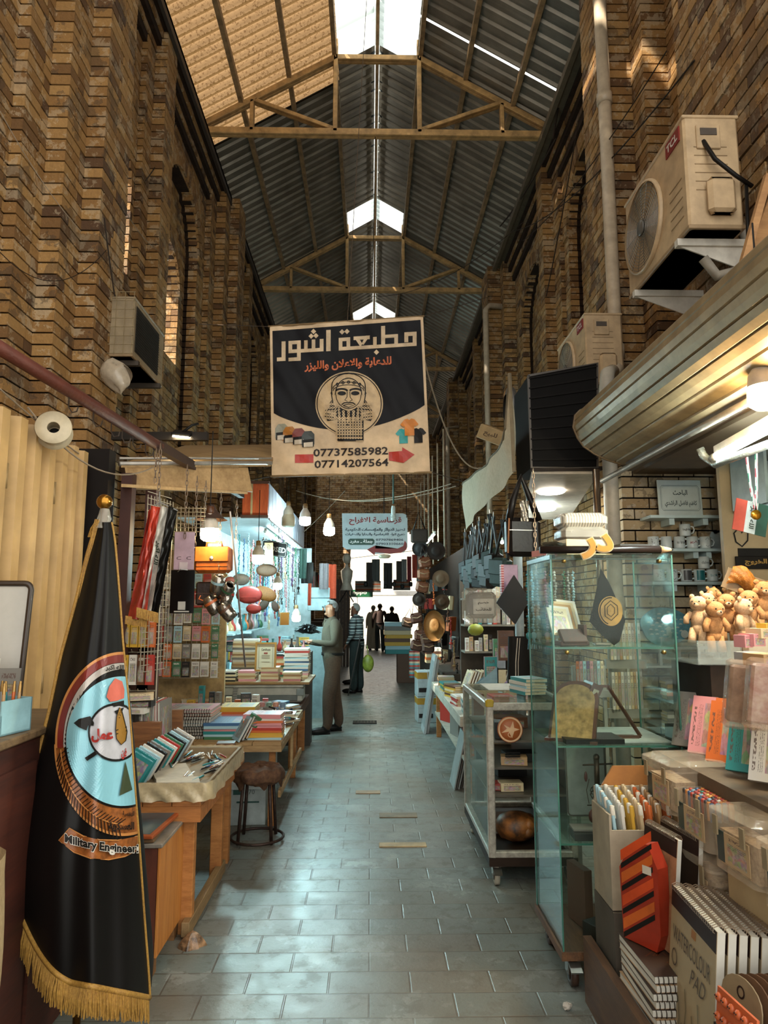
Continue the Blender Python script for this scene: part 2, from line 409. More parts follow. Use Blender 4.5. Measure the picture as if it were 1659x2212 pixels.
def side_wall(name,sx,base,y_start,y_end,piers,niches,wins,ztop=8.05,low=None):
    """sx = -1 or +1 side; piers: (y0, y1, face x); niches: (yc, half-width, z0, spring, depth); wins: opening through the wall"""
    mb = MB(); th = .24; deep = .60
    def X(d0,d1): return (sx * d1,sx * d0) if sx < 0 else (d0,d1)
    y_all = y_start
    for i,z in courses(0,ztop):
        zc = z + CH / 2; y_start = low if (low and z < 2.72) else y_all
        gaps_n = [arch_iv(zc,a,b_,c,d) for a,b_,c,d,e in niches]; gaps_n = sorted([g for g in gaps_n if g])
        gaps_w = sorted([g for g in (arch_iv(zc,a,b_,c,d) for a,b_,c,d in wins) if g])
        def rows(gaps,d0,d1,dep):
            y = y_start
            for g in gaps + [None]:
                e = g[0] if g else y_end
                if e > y + .02:
                    fill(mb,*X(d0,d1),y,e,z,i)
                    mb.bx(*X(d0 + .012,dep),y + .006,e - .006,z - JT,z + CH,1)
                if g: y = max(y,g[1])
        # outer leaf is pierced by niches and windows, inner leaf by windows only
        allg = sorted(gaps_n + gaps_w); mg = []
        for g in allg:
            if mg and g[0] < mg[-1][1]: mg[-1] = (mg[-1][0],max(mg[-1][1],g[1]))
            else: mg.append(g)
        rows(mg,base,base + .12,base + .2)
        rows(gaps_w,base + .17,base + .26,base + .26)
        for g in gaps_w:                                    # jambs through the thick wall
            for yy,s in ((g[0],-1),(g[1],1)):
                q = (yy - .1,yy) if s < 0 else (yy,yy + .1)
                a,b_ = X(base + .26,base + deep); fill(mb,a,b_,q[0],q[1],z,i,0,'x'); mb.bx(a,b_,q[0] + .008 * (s > 0),q[1] - .008 * (s < 0),z - JT,z + CH,1)
        for (a,b_,f) in piers:
            if a < y_start - .1: continue
            x0,x1 = X(f,base + .02)
            if i % 2: fill(mb,x0,x1,a,b_,z,0,0,'x') if (b_ - a) < .3 else fill(mb,x0,x1,a,b_,z,i)
            else: mb.bx(x0 + R.uniform(-.004,.004),x1,a,min(a + .235,b_),z,z + CH - JT); (b_ - a > .27) and fill(mb,x0,x1,a + .247,b_,z,i)
            mb.bx(*X(f + .014,base + .05),a + .014,b_ - .014,z - JT,z + CH,1)
        if z > 7.55:                                        # stepped cornice under the eaves
            c = base - .07 * (1 + int((z - 7.55) / .17)); x0,x1 = X(c,base)
            if i % 2: fill(mb,x0,x1,y_start,y_end,z,i)
            mb.bx(*X(c + .02,base + .02),y_start,y_end,z - JT,z + CH,1)
    for a,b_,c,d,e in niches: voussoirs(mb,*X(base - .02,base + .12),a,d,b_,.2)
    for a,b_,c,d in wins: voussoirs(mb,*X(base + .15,base + .26),a,d,b_,.13)
    o = mb.ob(name,[BR,MOR],kind='structure'); return o

PL,nL,wL = [],[],[]
for k in range(5):
    y = 4.35 + 5.25 * k
    PL += [(y,y + 1.5,2.36),(y + .33,y + 1.35,2.22),(y + .66,y + 1.2,2.08)]
    if k < 4: PL += [(y + 2.35,y + 2.95,2.38),(y + 2.6,y + 2.95,2.25)]
    nL.append((y + 4.10,.78,3.6,6.45,.12))
    wL += [(y + 4.10,.52,4.85,5.80),(y + 1.95,.30,4.9,5.95)]
side_wall('wall_left',-1,2.44,-1.5,28.6,PL,nL,wL)  # near stretch extended unseen behind the camera to keep sun off the floor
PR,nR,wR = [(2.2,4.4,2.15)],[],[]
for k in range(4):
    y = 5.6 + 6.5 * k
    PR += [(y,y + 1.1,2.44),(y + .28,y + .95,2.2)]
    if y < 24: PR += [(y + 3.35,y + 4.0,2.6),(y + 3.65,y + 3.95,2.45)]
    nR += [(y + 2.35,.8,4.2,6.6,.12),(y + 5.2,.8,4.2,6.4,.12)]
    wR += []
side_wall('wall_right',1,2.66,2.2,28.6,PR,nR,wR,low=5.45)

BR3 = brick_mat('pale_stall_brick','#8a7150','#b39c78','#c3b497','#c9c6bd',.7)
mb = MB()
for i,z in courses(0,2.72): fill(mb,2.0,2.76,5.42,5.54,z,i,0,'x'); mb.bx(2.01,2.75,5.432,5.56,z - JT,z + CH,1)
mb.ob('wall_stall',[BR3,MOR],kind='structure')
MB().bx(2.76,3.4,5.42,5.5,0,2.75).bx(3.36,3.42,1.2,5.5,0,2.75).ob('wall_stall_side',C('#a08e70',.6,var=.1,sc=3),kind='structure')
MB().bx(2.1,3.42,1.2,5.5,2.70,2.76).ob('ceiling_stall',C('#5a4731',.7),kind='structure')  # ceiling and side wall added to stop daylight leaking into the stall
# end wall with its arch to the street
def end_wall():
    mb = MB(); Y0,zs,hw,yc = 28.6,3.8,1.4,.57
    for i,z in courses(0,9.6):
        iv = arch_iv(z + CH / 2,yc,hw,0,zs)
        iv2 = None
        segs = [(-3.2,3.4)]
        for g in (iv,iv2):
            if g: segs = [q for a,b_ in segs for q in ((a,g[0]),(g[1],b_)) if q[1] > q[0]] if any(a < g[0] < b_ for a,b_ in segs) else segs
        for a,b_ in segs:
            fill(mb,a,b_,Y0,Y0 + .12,z,i,0,'x'); mb.bx(a + .01,b_ - .01,Y0 + .012,Y0 + .5,z - JT,z + CH,1)
    n = 30
    for r in (hw,hw + .16):
        for k in range(n):
            a0,a1 = PI * (k + .06) / n,PI * (k + .94) / n
            P = [(yc + q * math.cos(a),zs + q * math.sin(a)) for q,a in ((r,a0),(r + .14,a0),(r + .14,a1),(r,a1))]
            mb.add([(p[0],y,p[1]) for y in (Y0 - .03,Y0 + .3) for p in P],[(3,2,1,0),(4,5,6,7),(0,1,5,4),(1,2,6,5),(2,3,7,6),(3,0,4,7)],0)
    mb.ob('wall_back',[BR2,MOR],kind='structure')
end_wall()

# floor: worn stone slabs laid across the passage
def floor_mat():
    t = NT('worn_stone_slabs'); v = t.coord(); br = t.n('ShaderNodeTexBrick'); t.l(v,br.inputs['Vector'])
    br.inputs['Scale'].default_value = 1.0; br.inputs['Brick Width'].default_value = .36; br.inputs['Row Height'].default_value = .18
    br.inputs['Mortar Size'].default_value = .006; br.inputs['Mortar Smooth'].default_value = .6; br.inputs['Bias'].default_value = .1
    br.inputs['Color1'].default_value = lin('#6f6455'); br.inputs['Color2'].default_value = lin('#6f7a76'); br.inputs['Mortar'].default_value = lin('#51493e')
    n1 = t.noise(v,1.3,6,.65); n2 = t.noise(v,9,6,.7); n3 = t.noise(v,60,3,.6)
    c = t.mix(t.ramp(n1,[(.4,(0,0,0,1)),(.62,(1,1,1,1))]),br.outputs[0],lin('#7d8581'))
    c = t.mix(.65,br.outputs[0],c); c = t.mix(t.math('MULTIPLY',t.math('GREATER_THAN',n2,.56),.35),c,lin('#4d4234'))
    c = t.mix(t.math('MULTIPLY',t.math('GREATER_THAN',t.noise(v,2.6,5,.7),.58),.3),c,lin('#a9aca6'))
    c = t.mix(t.ramp(t.noise(v,.45,3,.5),[(.42,(0,0,0,1)),(.6,(.55,.55,.55,1))]),c,lin('#5f5140'))
    t.col(c); t.l(t.math('MULTIPLY_ADD',n2,.50,.13),t.b.inputs['Roughness'])
    t.set(sp=.65)
    t.bump(t.math('ADD',t.math('MULTIPLY',n3,.35),t.math('ADD',t.math('MULTIPLY',n2,.9),t.math('MULTIPLY',br.outputs['Fac'],-1.0))),.4,.006)
    return t.m
MB().bx(-3.2,3.4,-6,29.2,-.2,0).ob('floor',floor_mat(),kind='structure')
MB().bx(-14,14,29.2,60,-.2,-.01).ob('ground',C('#8d8d88',.8),kind='structure')
# paler replacement slabs and a round drain cover let into the floor
def slab(px_,py_,w,d,hexc,lab):
    p = pZ(px_,py_); mb = MB(); mb.box((0,0,.003),(w,d,.008),None,0,.002)
    mb.ob('paving_slab',C(hexc,.6,var=.25),None,p,label=lab,cat='paving slab',group='odd slabs let into the floor')
slab(870,1826,.33,.085,'#a98f66','narrow tan stone strip let into the grey floor slabs mid-aisle')
slab(860,1762,.30,.12,'#6f5d45','brown stone slab set just beyond the tan strip in the floor')
slab(795,1712,.22,.10,'#8b6f50','small reddish brown slab in the floor beyond the stool')
mb = MB(); mb.bx(-.17,.17,-.12,.12,0,.012,0)
for i in range(7):
    for j in range(4): mb.bx(-.155 + i * .045,-.125 + i * .045,-.1 + j * .053,-.065 + j * .053,.012,.017,1)
mb.ob('drain_cover',[C('#2b2723',.6,.6),C('#5a554c',.5,.7)],None,pZ(788,1561),label='dark cast-iron drain cover in the middle of the stone floor',cat='drain cover')

# ---------------------------------------------------------------- roof
XC = .08
def zs_(x): return 9.55 - .594 * abs(x - XC)
sheet_m = None
def metal_sheet():
    t = NT('galvanised_sheet'); v = t.coord('Object',(1,1,.2)); n1 = t.noise(v,2.2,5,.6); n2 = t.noise(t.coord('Object',(.5,12,.5)),3,3)
    t.col(t.mix(t.math('MULTIPLY',n2,.5),t.ramp(n1,[(.3,lin('#6d675b')),(.7,lin('#9a9486'))]),lin('#4b463d'))); t.set(r=.38,m=.55); t.bump(n1,.08,.02); return t.m
def clear_sheet():
    t = NT('aged_fibreglass_sheet'); v = t.coord(); n = t.noise(v,30,5,.75); n2 = t.noise(v,1.6,4,.6)
    cl = t.mix(t.math('MULTIPLY',t.math('GREATER_THAN',n,.56),.7),lin('#6a553d'),lin('#33200e')); cl = t.mix(t.math('MULTIPLY',n2,.5),cl,lin('#4a3824'))
    sx = t.n('ShaderNodeSeparateXYZ'); t.l(v,sx.inputs[0]); sy = t.math('SINE',t.math('MULTIPLY',sx.outputs[1],2 * PI / .15))
    cl = t.mix(t.math('MULTIPLY',t.math('GREATER_THAN',t.math('ADD',sy,n),.95),.75),cl,lin('#3a2a14'))
    tr = t.n('ShaderNodeBsdfTranslucent'); t.l(cl,tr.inputs[0]); df = t.n('ShaderNodeBsdfDiffuse'); t.l(cl,df.inputs[0])
    mx = t.n('ShaderNodeMixShader'); mx.inputs[0].default_value = .22; t.l(tr.outputs[0],mx.inputs[1]); t.l(df.outputs[0],mx.inputs[2]); t.l(mx.outputs[0],t.out.inputs[0]); return t.m
MS,CS = metal_sheet(),clear_sheet()
def white_sheet():
    t = NT('white_fibreglass_sheet'); tr = t.n('ShaderNodeBsdfTranslucent'); tr.inputs[0].default_value = (.42,.46,.46,1); t.l(tr.outputs[0],t.out.inputs[0]); return t.m
WS = white_sheet()
def sheet(mb,x0,x1,y0,y1,lift=.13,kind='t'):
    """ribbed sheet lying on the slope between two x, ribs running down the slope"""
    pts = []
    if kind == 't':
        p = .19; y = y0
        while y < y1:
            for d,h in ((0,0),(.10,0),(.125,.035),(.165,.035)): pts.append((min(y + d,y1),h))
            y += p
        pts.append((y1,0))
    else:
        n = int((y1 - y0) / .025)
        pts = [(y0 + (y1 - y0) * i / n,.026 * math.sin(2 * PI * i / 6)) for i in range(n + 1)]
    vs = []
    nx = 3
    for j in range(nx + 1):
        x = x0 + (x1 - x0) * j / nx
        for y,h in pts: vs.append((x,y,zs_(x) + lift + h))
    n = len(pts); mb.add(vs,[(j * n + i,j * n + i + 1,(j + 1) * n + i + 1,(j + 1) * n + i) for j in range(nx) for i in range(n - 1)],0,kind != 't')
TR = [4.0 + 4.75 * k for k in range(6)]     # trusses at 4.0, 8.75, 13.5 ...
mb = MB()
for i,(a,b_) in enumerate([(-1.0,8.14),(8.19,13.5),(13.4,18.3),(18.2,23.1),(23.0,28.7)]):
    sheet(mb,XC + .56,2.75,a,b_ ,.13 + .01 * (i % 2))
for a,b_ in [(9.3,13.5),(13.4,18.3),(18.2,23.1),(23.0,25.5)]: sheet(mb,XC - .56,-2.62,a,b_)
mb.ob('ceiling',[MS],kind='structure')
mb = MB(); sheet(mb,XC - .56,-2.62,-1.0,9.42,.15,'s'); mb.ob('ceiling_1',[CS],kind='structure')  # near roof sheets extended unseen past the camera to block direct sun
mb = MB()                                    # the raised middle strip, open between its lengths
for a,b_ in [(9.15,13.0),(13.75,17.8),(18.5,22.5),(23.2,28.5)]:
    sheet(mb,XC - .62,XC - .035,a,b_,.26); sheet(mb,XC + .62,XC + .035,a,b_,.26)
sheet(mb,XC + .62,XC + .06,-1,8.0,.26)
mb.ob('ceiling_2',[MS],kind='structure')
mb = MB(); sheet(mb,XC - .62,XC - .05,-1,8.55,.26,'s')
for x0,x1,a,b_,lf in ((XC - .09,XC,5,28.6,.30),(XC,XC + .09,5,28.6,.30),(XC - .62,XC,8.5,9.2,.30),(XC,XC + .62,7.9,9.2,.30)) + tuple(q for y in (12.95,17.75,22.45) for q in ((XC - .62,XC,y,y + .85,.30),(XC,XC + .62,y,y + .85,.30))): sheet(mb,x0,x1,a,b_,lf,'s')
sheet(mb,XC - .56,-2.62,25.4,28.7,.10,'s'); mb.ob('ceiling_3',[WS],kind='structure')  # last-bay translucent stretch added out of view to brighten the end wall
TM = C('#a5814f',.6,.1,var=.3); TD = C('#6b5339',.65,.1,var=.3)
mb = MB()
for u in (-2.45,-1.87,-1.22,-.6,.6,1.22,1.87,2.45):
    x = XC + u; z = zs_(x) + .085
    mb.bx(x - .03,x + .03,-1,28.6,z - .045,z + .045)
mb.bx(XC - .025,XC + .025,5.2,28.6,zs_(XC) + .1,zs_(XC) + .16)
mb.ob('trim_1',[C('#8a6f4c',.6,.1,var=.3)],kind='structure')
# eaves flashing
MB().bx(-2.62,-2.2,4.2,28.6,8.0,8.05).bx(-2.24,-2.2,4.2,28.6,7.92,8.05).ob('trim_2',[C('#3b3128',.6,.3)],kind='structure')
MB().bx(2.35,2.85,4.2,28.6,8.0,8.05).bx(2.3,2.36,4.2,28.6,7.94,8.03).ob('trim_3',[C('#5d513f',.6,.3)],kind='structure')
def truss(y,lab):
    t = thing('roof_truss',lab,'truss',(XC,y,8.08),None,'steel roof trusses')
    def bar(nm,a,b_,r=.05,m=TM):
        mb = MB(); a,b_ = Vector(a),Vector(b_); d = (b_ - a); L = d.length; an = math.atan2(d.z,d.x)
        for s in (-1,1): mb.box((0,s * .028,0),(L,.05,r * 1.5),None,0,.006)
        mb.box((0,0,0),(L,.02,r * .5),None,0)
        mb.ob(nm,m,t,(a + b_) / 2,(0,-an,0))
    H = 1.13; g = .58
    bar('bottom_chord',(-2.42,0,0),(2.42,0,0),.062)
    bar('rafter',(-2.5,0,.02),(-g,0,H),.055); bar('rafter',(2.5,0,.02),(g,0,H),.055)
    bar('top_chord',(-g,0,H),(g,0,H),.05)
    for s in (-1,1):
        bar('post',(s * g,0,0),(s * g,0,H + .28),.04)
        bar('short_post',(s * 1.72,0,0),(s * 1.72,0,.46),.035)
        bar('diagonal_brace',(s * 1.68,0,.46),(s * (g + .03),0,.05),.035)
    return t
for y,l in zip(TR[1:],('big tan steel roof truss, first above the aisle with cream sheets beside it','second steel roof truss along the aisle, above the banner',
                         'third steel roof truss, seen just beside the banner edge','fourth steel roof truss deep down the hall','last steel roof truss before the brick end wall')): truss(y,l)
mb = MB(); mb.tube([(XC - .03,8.75,8.2),(XC - .03,8.75,7.9),(XC - .05,11,7.3),(XC - .05,13.4,8.1)],.006)
# thin rope between trusses
mb.ob('hanging_rope',C('#3a2c20',.9),label='thin dark rope slung between the first two roof trusses',cat='rope')

# ---------------------------------------------------------------- the street beyond the arch
mb = MB(); mb.bx(-6,7,40,41,0,6); mb.ob('house_front',C('#b9b2a4',.8),label='pale plain house front across the street beyond the arch',cat='building')
t = thing('market_canopy','pale grey pitched fabric canopy in the street beyond the arch','canopy',(1.0,33.5,0))
mb = MB(); ap = (0,0,3.0); cs = [(-1.7,-1.2,2.35),(1.7,-1.2,2.35),(1.7,1.2,2.35),(-1.7,1.2,2.35)]
mb.add(cs + [ap],[(0,1,4),(1,2,4),(2,3,4),(3,0,4)]); mb.add([(x,y,z - d) for d in (0,.18) for x,y,z in cs],[(0,1,5,4),(1,2,6,5),(2,3,7,6),(3,0,4,7)])
mb.ob('cloth_roof',fabric('#b8b4ae','#d6d2ca',20),t)
for x,y in ((-1.65,-1.15),(1.65,-1.15),(1.65,1.15),(-1.65,1.15)): MB().cyl((x,y,0),(x,y,2.35),.03).ob('pole',C('#8f8f8c',.4,.6),t)
for i in range(4):
    c = MB(); x = 1.2 + .5 * (i % 2); z = .02 + .42 * (i // 2)
    c.box((x - .3,31.5,z + .2),(.42,.35,.38),None,0,.01); c.ob('street_crate',C(('#9aa7a6','#8f7d64','#7c8a92','#a8a293')[i],.7),label=('grey-blue','brown','slate','beige')[i] + ' crate stacked on the street pavement beyond the arch',cat='crate',group='crates in the street')
# green and white shop sign beyond the arch
t = thing('street_sign','green rectangular shop sign with white letters hung near the arch','sign',tuple(pY(781,1282,26)))
MB().box((0,0,0),(.84,.06,.27),None,0,.01).ob('panel',C('#256b46',.4),t)
mb = MB(); letter(mb,'oppo',lambda x,y: (x,-.035,y),-.34,-.07,.20,.07,0,.03); mb.ob('lettering',C('#e8e4da',.4),t)
# ================================================================ HARDWARE ON THE WALLS AND OVERHEAD
BEI = C('#b59b78',.45); BEID = C('#8f7757',.5); WHP = C('#c9c3b6',.5); BLK = C('#171513',.5); STEEL = C('#8c8a84',.35,.8); RUST = C('#5a2a1c',.6,.2,bump=.3)
DKW = C('#2c1b12',.6)

def aircon(name_label,loc,rz,w=.86,h=.62,d=.32,brand='TCL',body=BEI):
    """outdoor unit; local: back on +y, fan face on -y, service end on +x"""
    t = thing('air_conditioner',name_label,'air conditioner',loc,(0,0,rz),'outdoor air-conditioning units')
    mb = MB(); mb.box((0,0,h / 2),(w,d,h),None,0,.012); mb.box((0,0,h - .01),(w + .012,d + .012,.02),None,0,.004)
    mb.box((0,0,.012),(w + .006,d + .006,.024),None,1,.003)
    for i in range(5): mb.bx(-w * .46 + w * .72,w * .44,-d / 2 - .003,-d / 2 + .002,.10 + i * .055,.105 + i * .055,1)
    for i in range(6): mb.bx(w / 2,w / 2 + .003,-.10,.08,.22 + i * .05,.224 + i * .05,1)
    mb.ob('casing',[body,BEID],t)
    if not brand:
        m = MB(); m.bx(-w * .44,w * .30,-d / 2 - .006,-d / 2 + .002,.06,h - .06); m.ob('dark_panel',C('#2a251e',.6,bump=.3),t)
        m = MB(); [m.bx(-w * .44,w * .30,-d / 2 - .009,-d / 2 - .006,.07 + i * .022,.076 + i * .022) for i in range(int((h - .14) / .022))]; m.ob('panel_slats',C('#1d1915',.6),t)
        for x in (-w * .36,w * .36): MB().bx(x - .02,x + .02,-d / 2 - .02,d / 2 + .06,-.04,0).ob('bracket',C('#3a3026',.6),t)
        return t
    # fan grille: rings and spokes over a dark well
    r = h * .40; cx = -w * .16; g = MB()
    g.lathe([(r * 1.05,0),(r * 1.05,.02),(r,.022)],(cx,-d / 2 - .002,h * .5),32,1,Euler((PI / 2,0,0)).to_matrix())
    for k in range(1,15):
        rr = r * k / 14.5; g.tube([(cx + rr * math.cos(a),-d / 2 - .016,h * .5 + rr * math.sin(a)) for a in [2 * PI * i / 28 for i in range(28)]],.0022,3,0,True)
    for k in range(16):
        a = 2 * PI * k / 16; g.tube([(cx,-d / 2 - .014,h * .5),(cx + r * math.cos(a),-d / 2 - .014,h * .5 + r * math.sin(a))],.0022,3,0)
    g.ob('fan_grille',[C('#6d6a63',.4,.5),body],t)
    f = MB(); f.lathe([(0.001,-.004),(r,-.004)],(cx,-d / 2 - .001,h * .5),32,0,Euler((PI / 2,0,0)).to_matrix())
    f.ob('fan_well',BLK,t)
    b = MB(); b.lathe([(.001,0),(.05,0),(.045,.012),(.001,.014)],(cx,-d / 2 - .02,h * .5),16,0,Euler((PI / 2,0,0)).to_matrix()); b.ob('fan_hub',C('#55524c',.4),t)
    if brand:
        lb = MB(); lb.bx(w * .25,w * .45,-d / 2 - .006,-d / 2 + .001,h * .82,h * .95,0)
        letter(lb,brand,lambda x,y: (x,-d / 2 - .0075,y),w * .27,h * .85,w * .43,h * .92,1,.03); lb.ob('brand_badge',[C('#7d1f1b',.4),C('#d8d2c8',.4)],t)
    v = MB(); v.box((w / 2 + .004,-.02,h * .80),(.014,.13,.14),None,0,.004); v.box((w / 2 + .013,-.02,h * .84),(.004,.09,.04),None,1)
    v.ob('wiring_cover',[body,C('#4a4036',.5)],t)
    v = MB(); v.box((w / 2 + .025,.02,h * .26),(.05,.15,.20),None,0,.02); v.ob('valve_cover',body,t)
    for x in (-w * .36,w * .36):
        k = MB(); k.bx(x - .02,x + .02,-d / 2 - .02,d / 2 + .12,-.04,0); k.add([(x - .004,-d / 2,-.04),(x - .004,d / 2 + .12,-.04),(x - .004,d / 2 + .12,-.2),(x + .004,-d / 2,-.04),(x + .004,d / 2 + .12,-.04),(x + .004,d / 2 + .12,-.2)],[(0,1,2),(5,4,3),(0,3,4,1),(1,4,5,2),(2,5,3,0)])
        k.ob('bracket',WHP,t)
    return t
a = pY(1528,500,3.42)
ac = aircon('large beige air conditioner outdoor unit, high above the ribbed shutter box',(1.84,3.85,3.64),-PI / 2,.86,.66,.30)
cb = MB(); cb.tube([(.44,-.05,.50),(.49,-.02,.36),(.50,.08,.26),(.47,.18,.22)],.012,6); cb.tube([(.47,.15,.24),(.48,.13,-.1),(.45,.14,-.5)],.009,6); cb.ob('power_cable',C('#120f0d',.5),ac)
hs = MB(); hs.tube([(.30,.18,.12),(.30,.24,-.02),(.30,.20,-.16),(.30,.05,-.2),(.30,-.02,-.1)],.028,10); hs.ob('drain_hose',C('#8b8375',.6),ac)
aircon('smaller beige air conditioner outdoor unit half hidden behind the black panel',(2.0,6.1,3.52),-PI / 2,.86,.64,.32)
aircon('old boxy air conditioner with a dark grille under the arched window',(-2.06,5.74,3.62),PI / 2,.80,.50,.32,None,C('#8f7d61',.5))
# wire cage on the end of the old unit
mb = MB()
for i in range(6): mb.tube([(-.18 + i * .07,0,0),(-.18 + i * .07,0,.52)],.0035,4)
for i in range(8): mb.tube([(-.18,0,.01 + i * .073),(.18,0,.01 + i * .073)],.0035,4)
mb.ob('cage_grille',C('#8c7a5a',.5,.4),None,(-2.06,5.30,3.62),label='square wire cage guard over the end of the old wall air conditioner',cat='grille')
# plastic bag tied below it
mb = MB(); mb.grid(lambda u,v: (.11 * math.sin(PI * min(1,v * 1.05)) ** .6 * math.cos(2 * PI * u) * (1 + .18 * math.sin(9 * u + 5 * v)) + .08 * v,.08 * math.sin(PI * min(1,v * 1.05)) ** .6 * math.sin(2 * PI * u),.12 - .26 * v + .02 * math.sin(13 * u)),18,10)
mb.ob('plastic_bag',film('cloudy_bag','#b9aa94',.6),None,(-1.98,5.15,3.40),label='cloudy plastic bag tied under the old wall air conditioner',cat='bag')

# vertical rain pipes
def pipe(name,lab,pts,r=.055,m=None,sock=(),grp='rain pipes on the brick walls'):
    t = thing(name,lab,'pipe',pts[0],None,grp); o = Vector(pts[0])
    mb = MB(); mb.tube([Vector(p) - o for p in pts],r,14); mb.ob('pipe_run',m or BEI,t)
    for z0,p in sock:
        mb = MB(); p = Vector(p) - o; mb.cyl(p,p + Vector((0,0,z0)),r * 1.2,None,14); mb.ob('socket',m or BEI,t)
    return t
PVC = C('#a89780',.45)
pipe('rain_pipe','long beige drainpipe ending in a white elbow on the brick pier',[(2.13,5.75,8.0),(2.13,5.75,3.78),(2.12,5.72,3.68),(2.05,5.64,3.62)],.058,PVC,[(.12,(2.13,5.75,3.78)),(.1,(2.13,5.75,6.2))])
pipe('rain_pipe','white drainpipe standing below the elbow behind the tall glass case',[(2.04,5.62,3.62),(1.92,5.40,3.52),(1.90,5.38,3.4),(1.90,5.38,0)],.058,C('#b9b2a3',.45),[(.1,(1.90,5.38,3.2)),(.1,(1.90,5.38,1.62))])
pipe('rain_pipe','thin beige drainpipe with a bent top on the second brick pier',[(2.55,12.3,7.2),(2.2,12.25,7.2),(2.12,12.2,7.1),(2.12,12.2,0.1)],.05,PVC)
pipe('rain_pipe','pale drainpipe on the farther brick pier down the hall',[(2.5,18.7,6.6),(2.12,18.7,6.55),(2.12,18.7,.1)],.05,PVC)
pipe('rain_pipe','short beige pipe stub under the big air conditioner bracket',[(2.20,4.55,3.6),(2.20,4.55,2.6)],.03,PVC)

# big banner across the aisle: cloth stretched on two poles
K4 = 400 / 1659
def bn(k=0.0):
    def f(x,y):
        wv = .012 * math.sin(x * .012 + y * .003) * math.sin(y * .006) + .008 * math.sin(x * .03 - y * .018)
        return tuple(pY(560 + x * K4,660 + y * K4,6.0 - .0035 * k - wv))
    return f
t = thing('printed_banner','large dark blue and cream printed banner with a bearded head, hung across the aisle','banner',(0,0,0))
TL,TRc,BRc,BLc = (95,190),(1468,98),(1532,1492),(112,1528)
def quad(u,v,k=0,m=0):
    a = [TL[i] + (TRc[i] - TL[i]) * u for i in (0,1)]; b_ = [BLc[i] + (BRc[i] - BLc[i]) * u for i in (0,1)]
    return (a[0] + (b_[0] - a[0]) * v,a[1] + (b_[1] - a[1]) * v)
CRM,NAVY,INK,ORG,REDI = C('#c7ab87',.55,var=.2,sc=4),C('#0b0b10',.6,var=.3,sc=3),C('#14110f',.5),C('#b4531c',.5),C('#a92a1c',.5)
mb = MB(); mb.grid(lambda u,v: bn(0)(*quad(u,v)),26,26); mb.grid(lambda u,v: tuple(Vector(bn(0)(*quad(u,v))) + Vector((0,.006,0))),26,26)
mb.ob('cloth',CRM,t)
mb = MB()
def navy(u,v):
    top = (118 + (1445 - 118) * u,228 + (128 - 228) * u); bot = (130 + (1482 - 130) * u,965 + (892 - 965) * u + 185 * math.sin(PI * u) ** .85)
    return bn(1)(top[0] + (bot[0] - top[0]) * v,top[1] + (bot[1] - top[1]) * v)
mb.grid(navy,30,24); mb.ob('dark_field',NAVY,t)
F2 = bn(2); F3 = bn(3); F4 = bn(4)
mb = MB()                                     # square kufic title
def quadS(pts,m=0): tess(mb,pts,F2,m,60)
def bar(x0,y0,x1,y1): quadS([(x0,y0),(x1,y0 - (x1 - x0) * .062),(x1,y1 - (x1 - x0) * .062),(x0,y1)])
# مطبعة
bar(1305,240,1410,275); bar(1300,240,1335,330); bar(1375,236,1410,350)
bar(815,366,1410,398)
bar(1092,184,1128,365); bar(1128,262,1240,292); bar(1210,258,1243,355)
bar(1020,282,1052,375)
bar(845,278,990,310); quadS([(845,278),(885,278),(925,345),(905,368)]); quadS([(955,270),(992,268),(935,352),(915,345)])
bar(712,290,815,322); bar(712,290,745,400); bar(782,286,815,380); bar(712,372,815,404)
# اشور
bar(600,220,640,410)
bar(542,300,576,412); bar(470,305,502,405); bar(402,312,434,412); bar(345,392,576,424)
bar(262,318,372,350); bar(262,318,295,422); bar(338,314,372,496); bar(262,396,372,428); bar(262,468,372,500)
bar(200,322,236,498); bar(158,466,236,500)
for x,y in ((760 - 18,236),(786,232),(486,232),(465,274),(508,270),(1050,418)): quadS([(x,y - 24),(x + 24,y),(x,y + 24),(x - 24,y)])
mb.ob('title_lettering',C('#bfa787',.55),t)
mb = MB(); ang = -.062
letter(mb,'للدعاية والاعلان والليزر',lambda x,y: F2(x,y + ang * (x - 405)),405,598,1185,500,0,.035)
mb.ob('orange_lettering',ORG,t)
mb = MB()                                     # roundel and bearded head
ring(mb,806,880,0.1,.1,303,290,F2,0,44,8); mb.ob('roundel',C('#b99e78',.55),t)
mb = MB()
ring(mb,806,880,284,272,292,280,F3,0,44,1)
def st(p,wd=6,c=False): stroke(mb,p,wd,F3,0,c)
st(ell(800,800,118,150,24,-PI,0),8)
for k in range(9): st(ell(800,715 - 0,150 - 0 * k,105,10,PI + .15 + k * .31,PI + .30 + k * .31),7)
st(ell(800,720,150,112,20,PI,2 * PI),8); st(ell(800,745,140,60,20,PI,2 * PI),7); st(ell(800,765,138,55,20,PI,2 * PI),6)
for k in range(5): ring(mb,700 + k * 50,700 - 28 * math.sin(PI * (k + .5) / 5) + 14,7,7,15,15,F3,0,10,1)
st([(650,720),(648,800),(660,870)],9); st([(950,720),(952,800),(940,870)],9)
for s in (-1,1):
    st([(800 + s * 130,870),(800 + s * 190,960)],9); st([(800 + s * 150,850),(800 + s * 212,950)],7); st([(800 + s * 112,900),(800 + s * 150,960)],7)
    st(ell(800 + s * 62,768,52,22,10,PI + .2,2 * PI - .1),16)
    tess(mb,ell(800 + s * 60,786,38,19,14),F3,0,60)
    st([(800 + s * 12,770),(800 + s * 14,820),(800 + s * 34,846),(800 + s * 10,858)],6); st([(800 + s * 160,790),(800 + s * 150,760),(800 + s * 146,800)],6)
    st([(800,868),(800 + s * 40,872),(800 + s * 62,888)],10)
st(ell(800,800,112,122,24,0,PI),6)
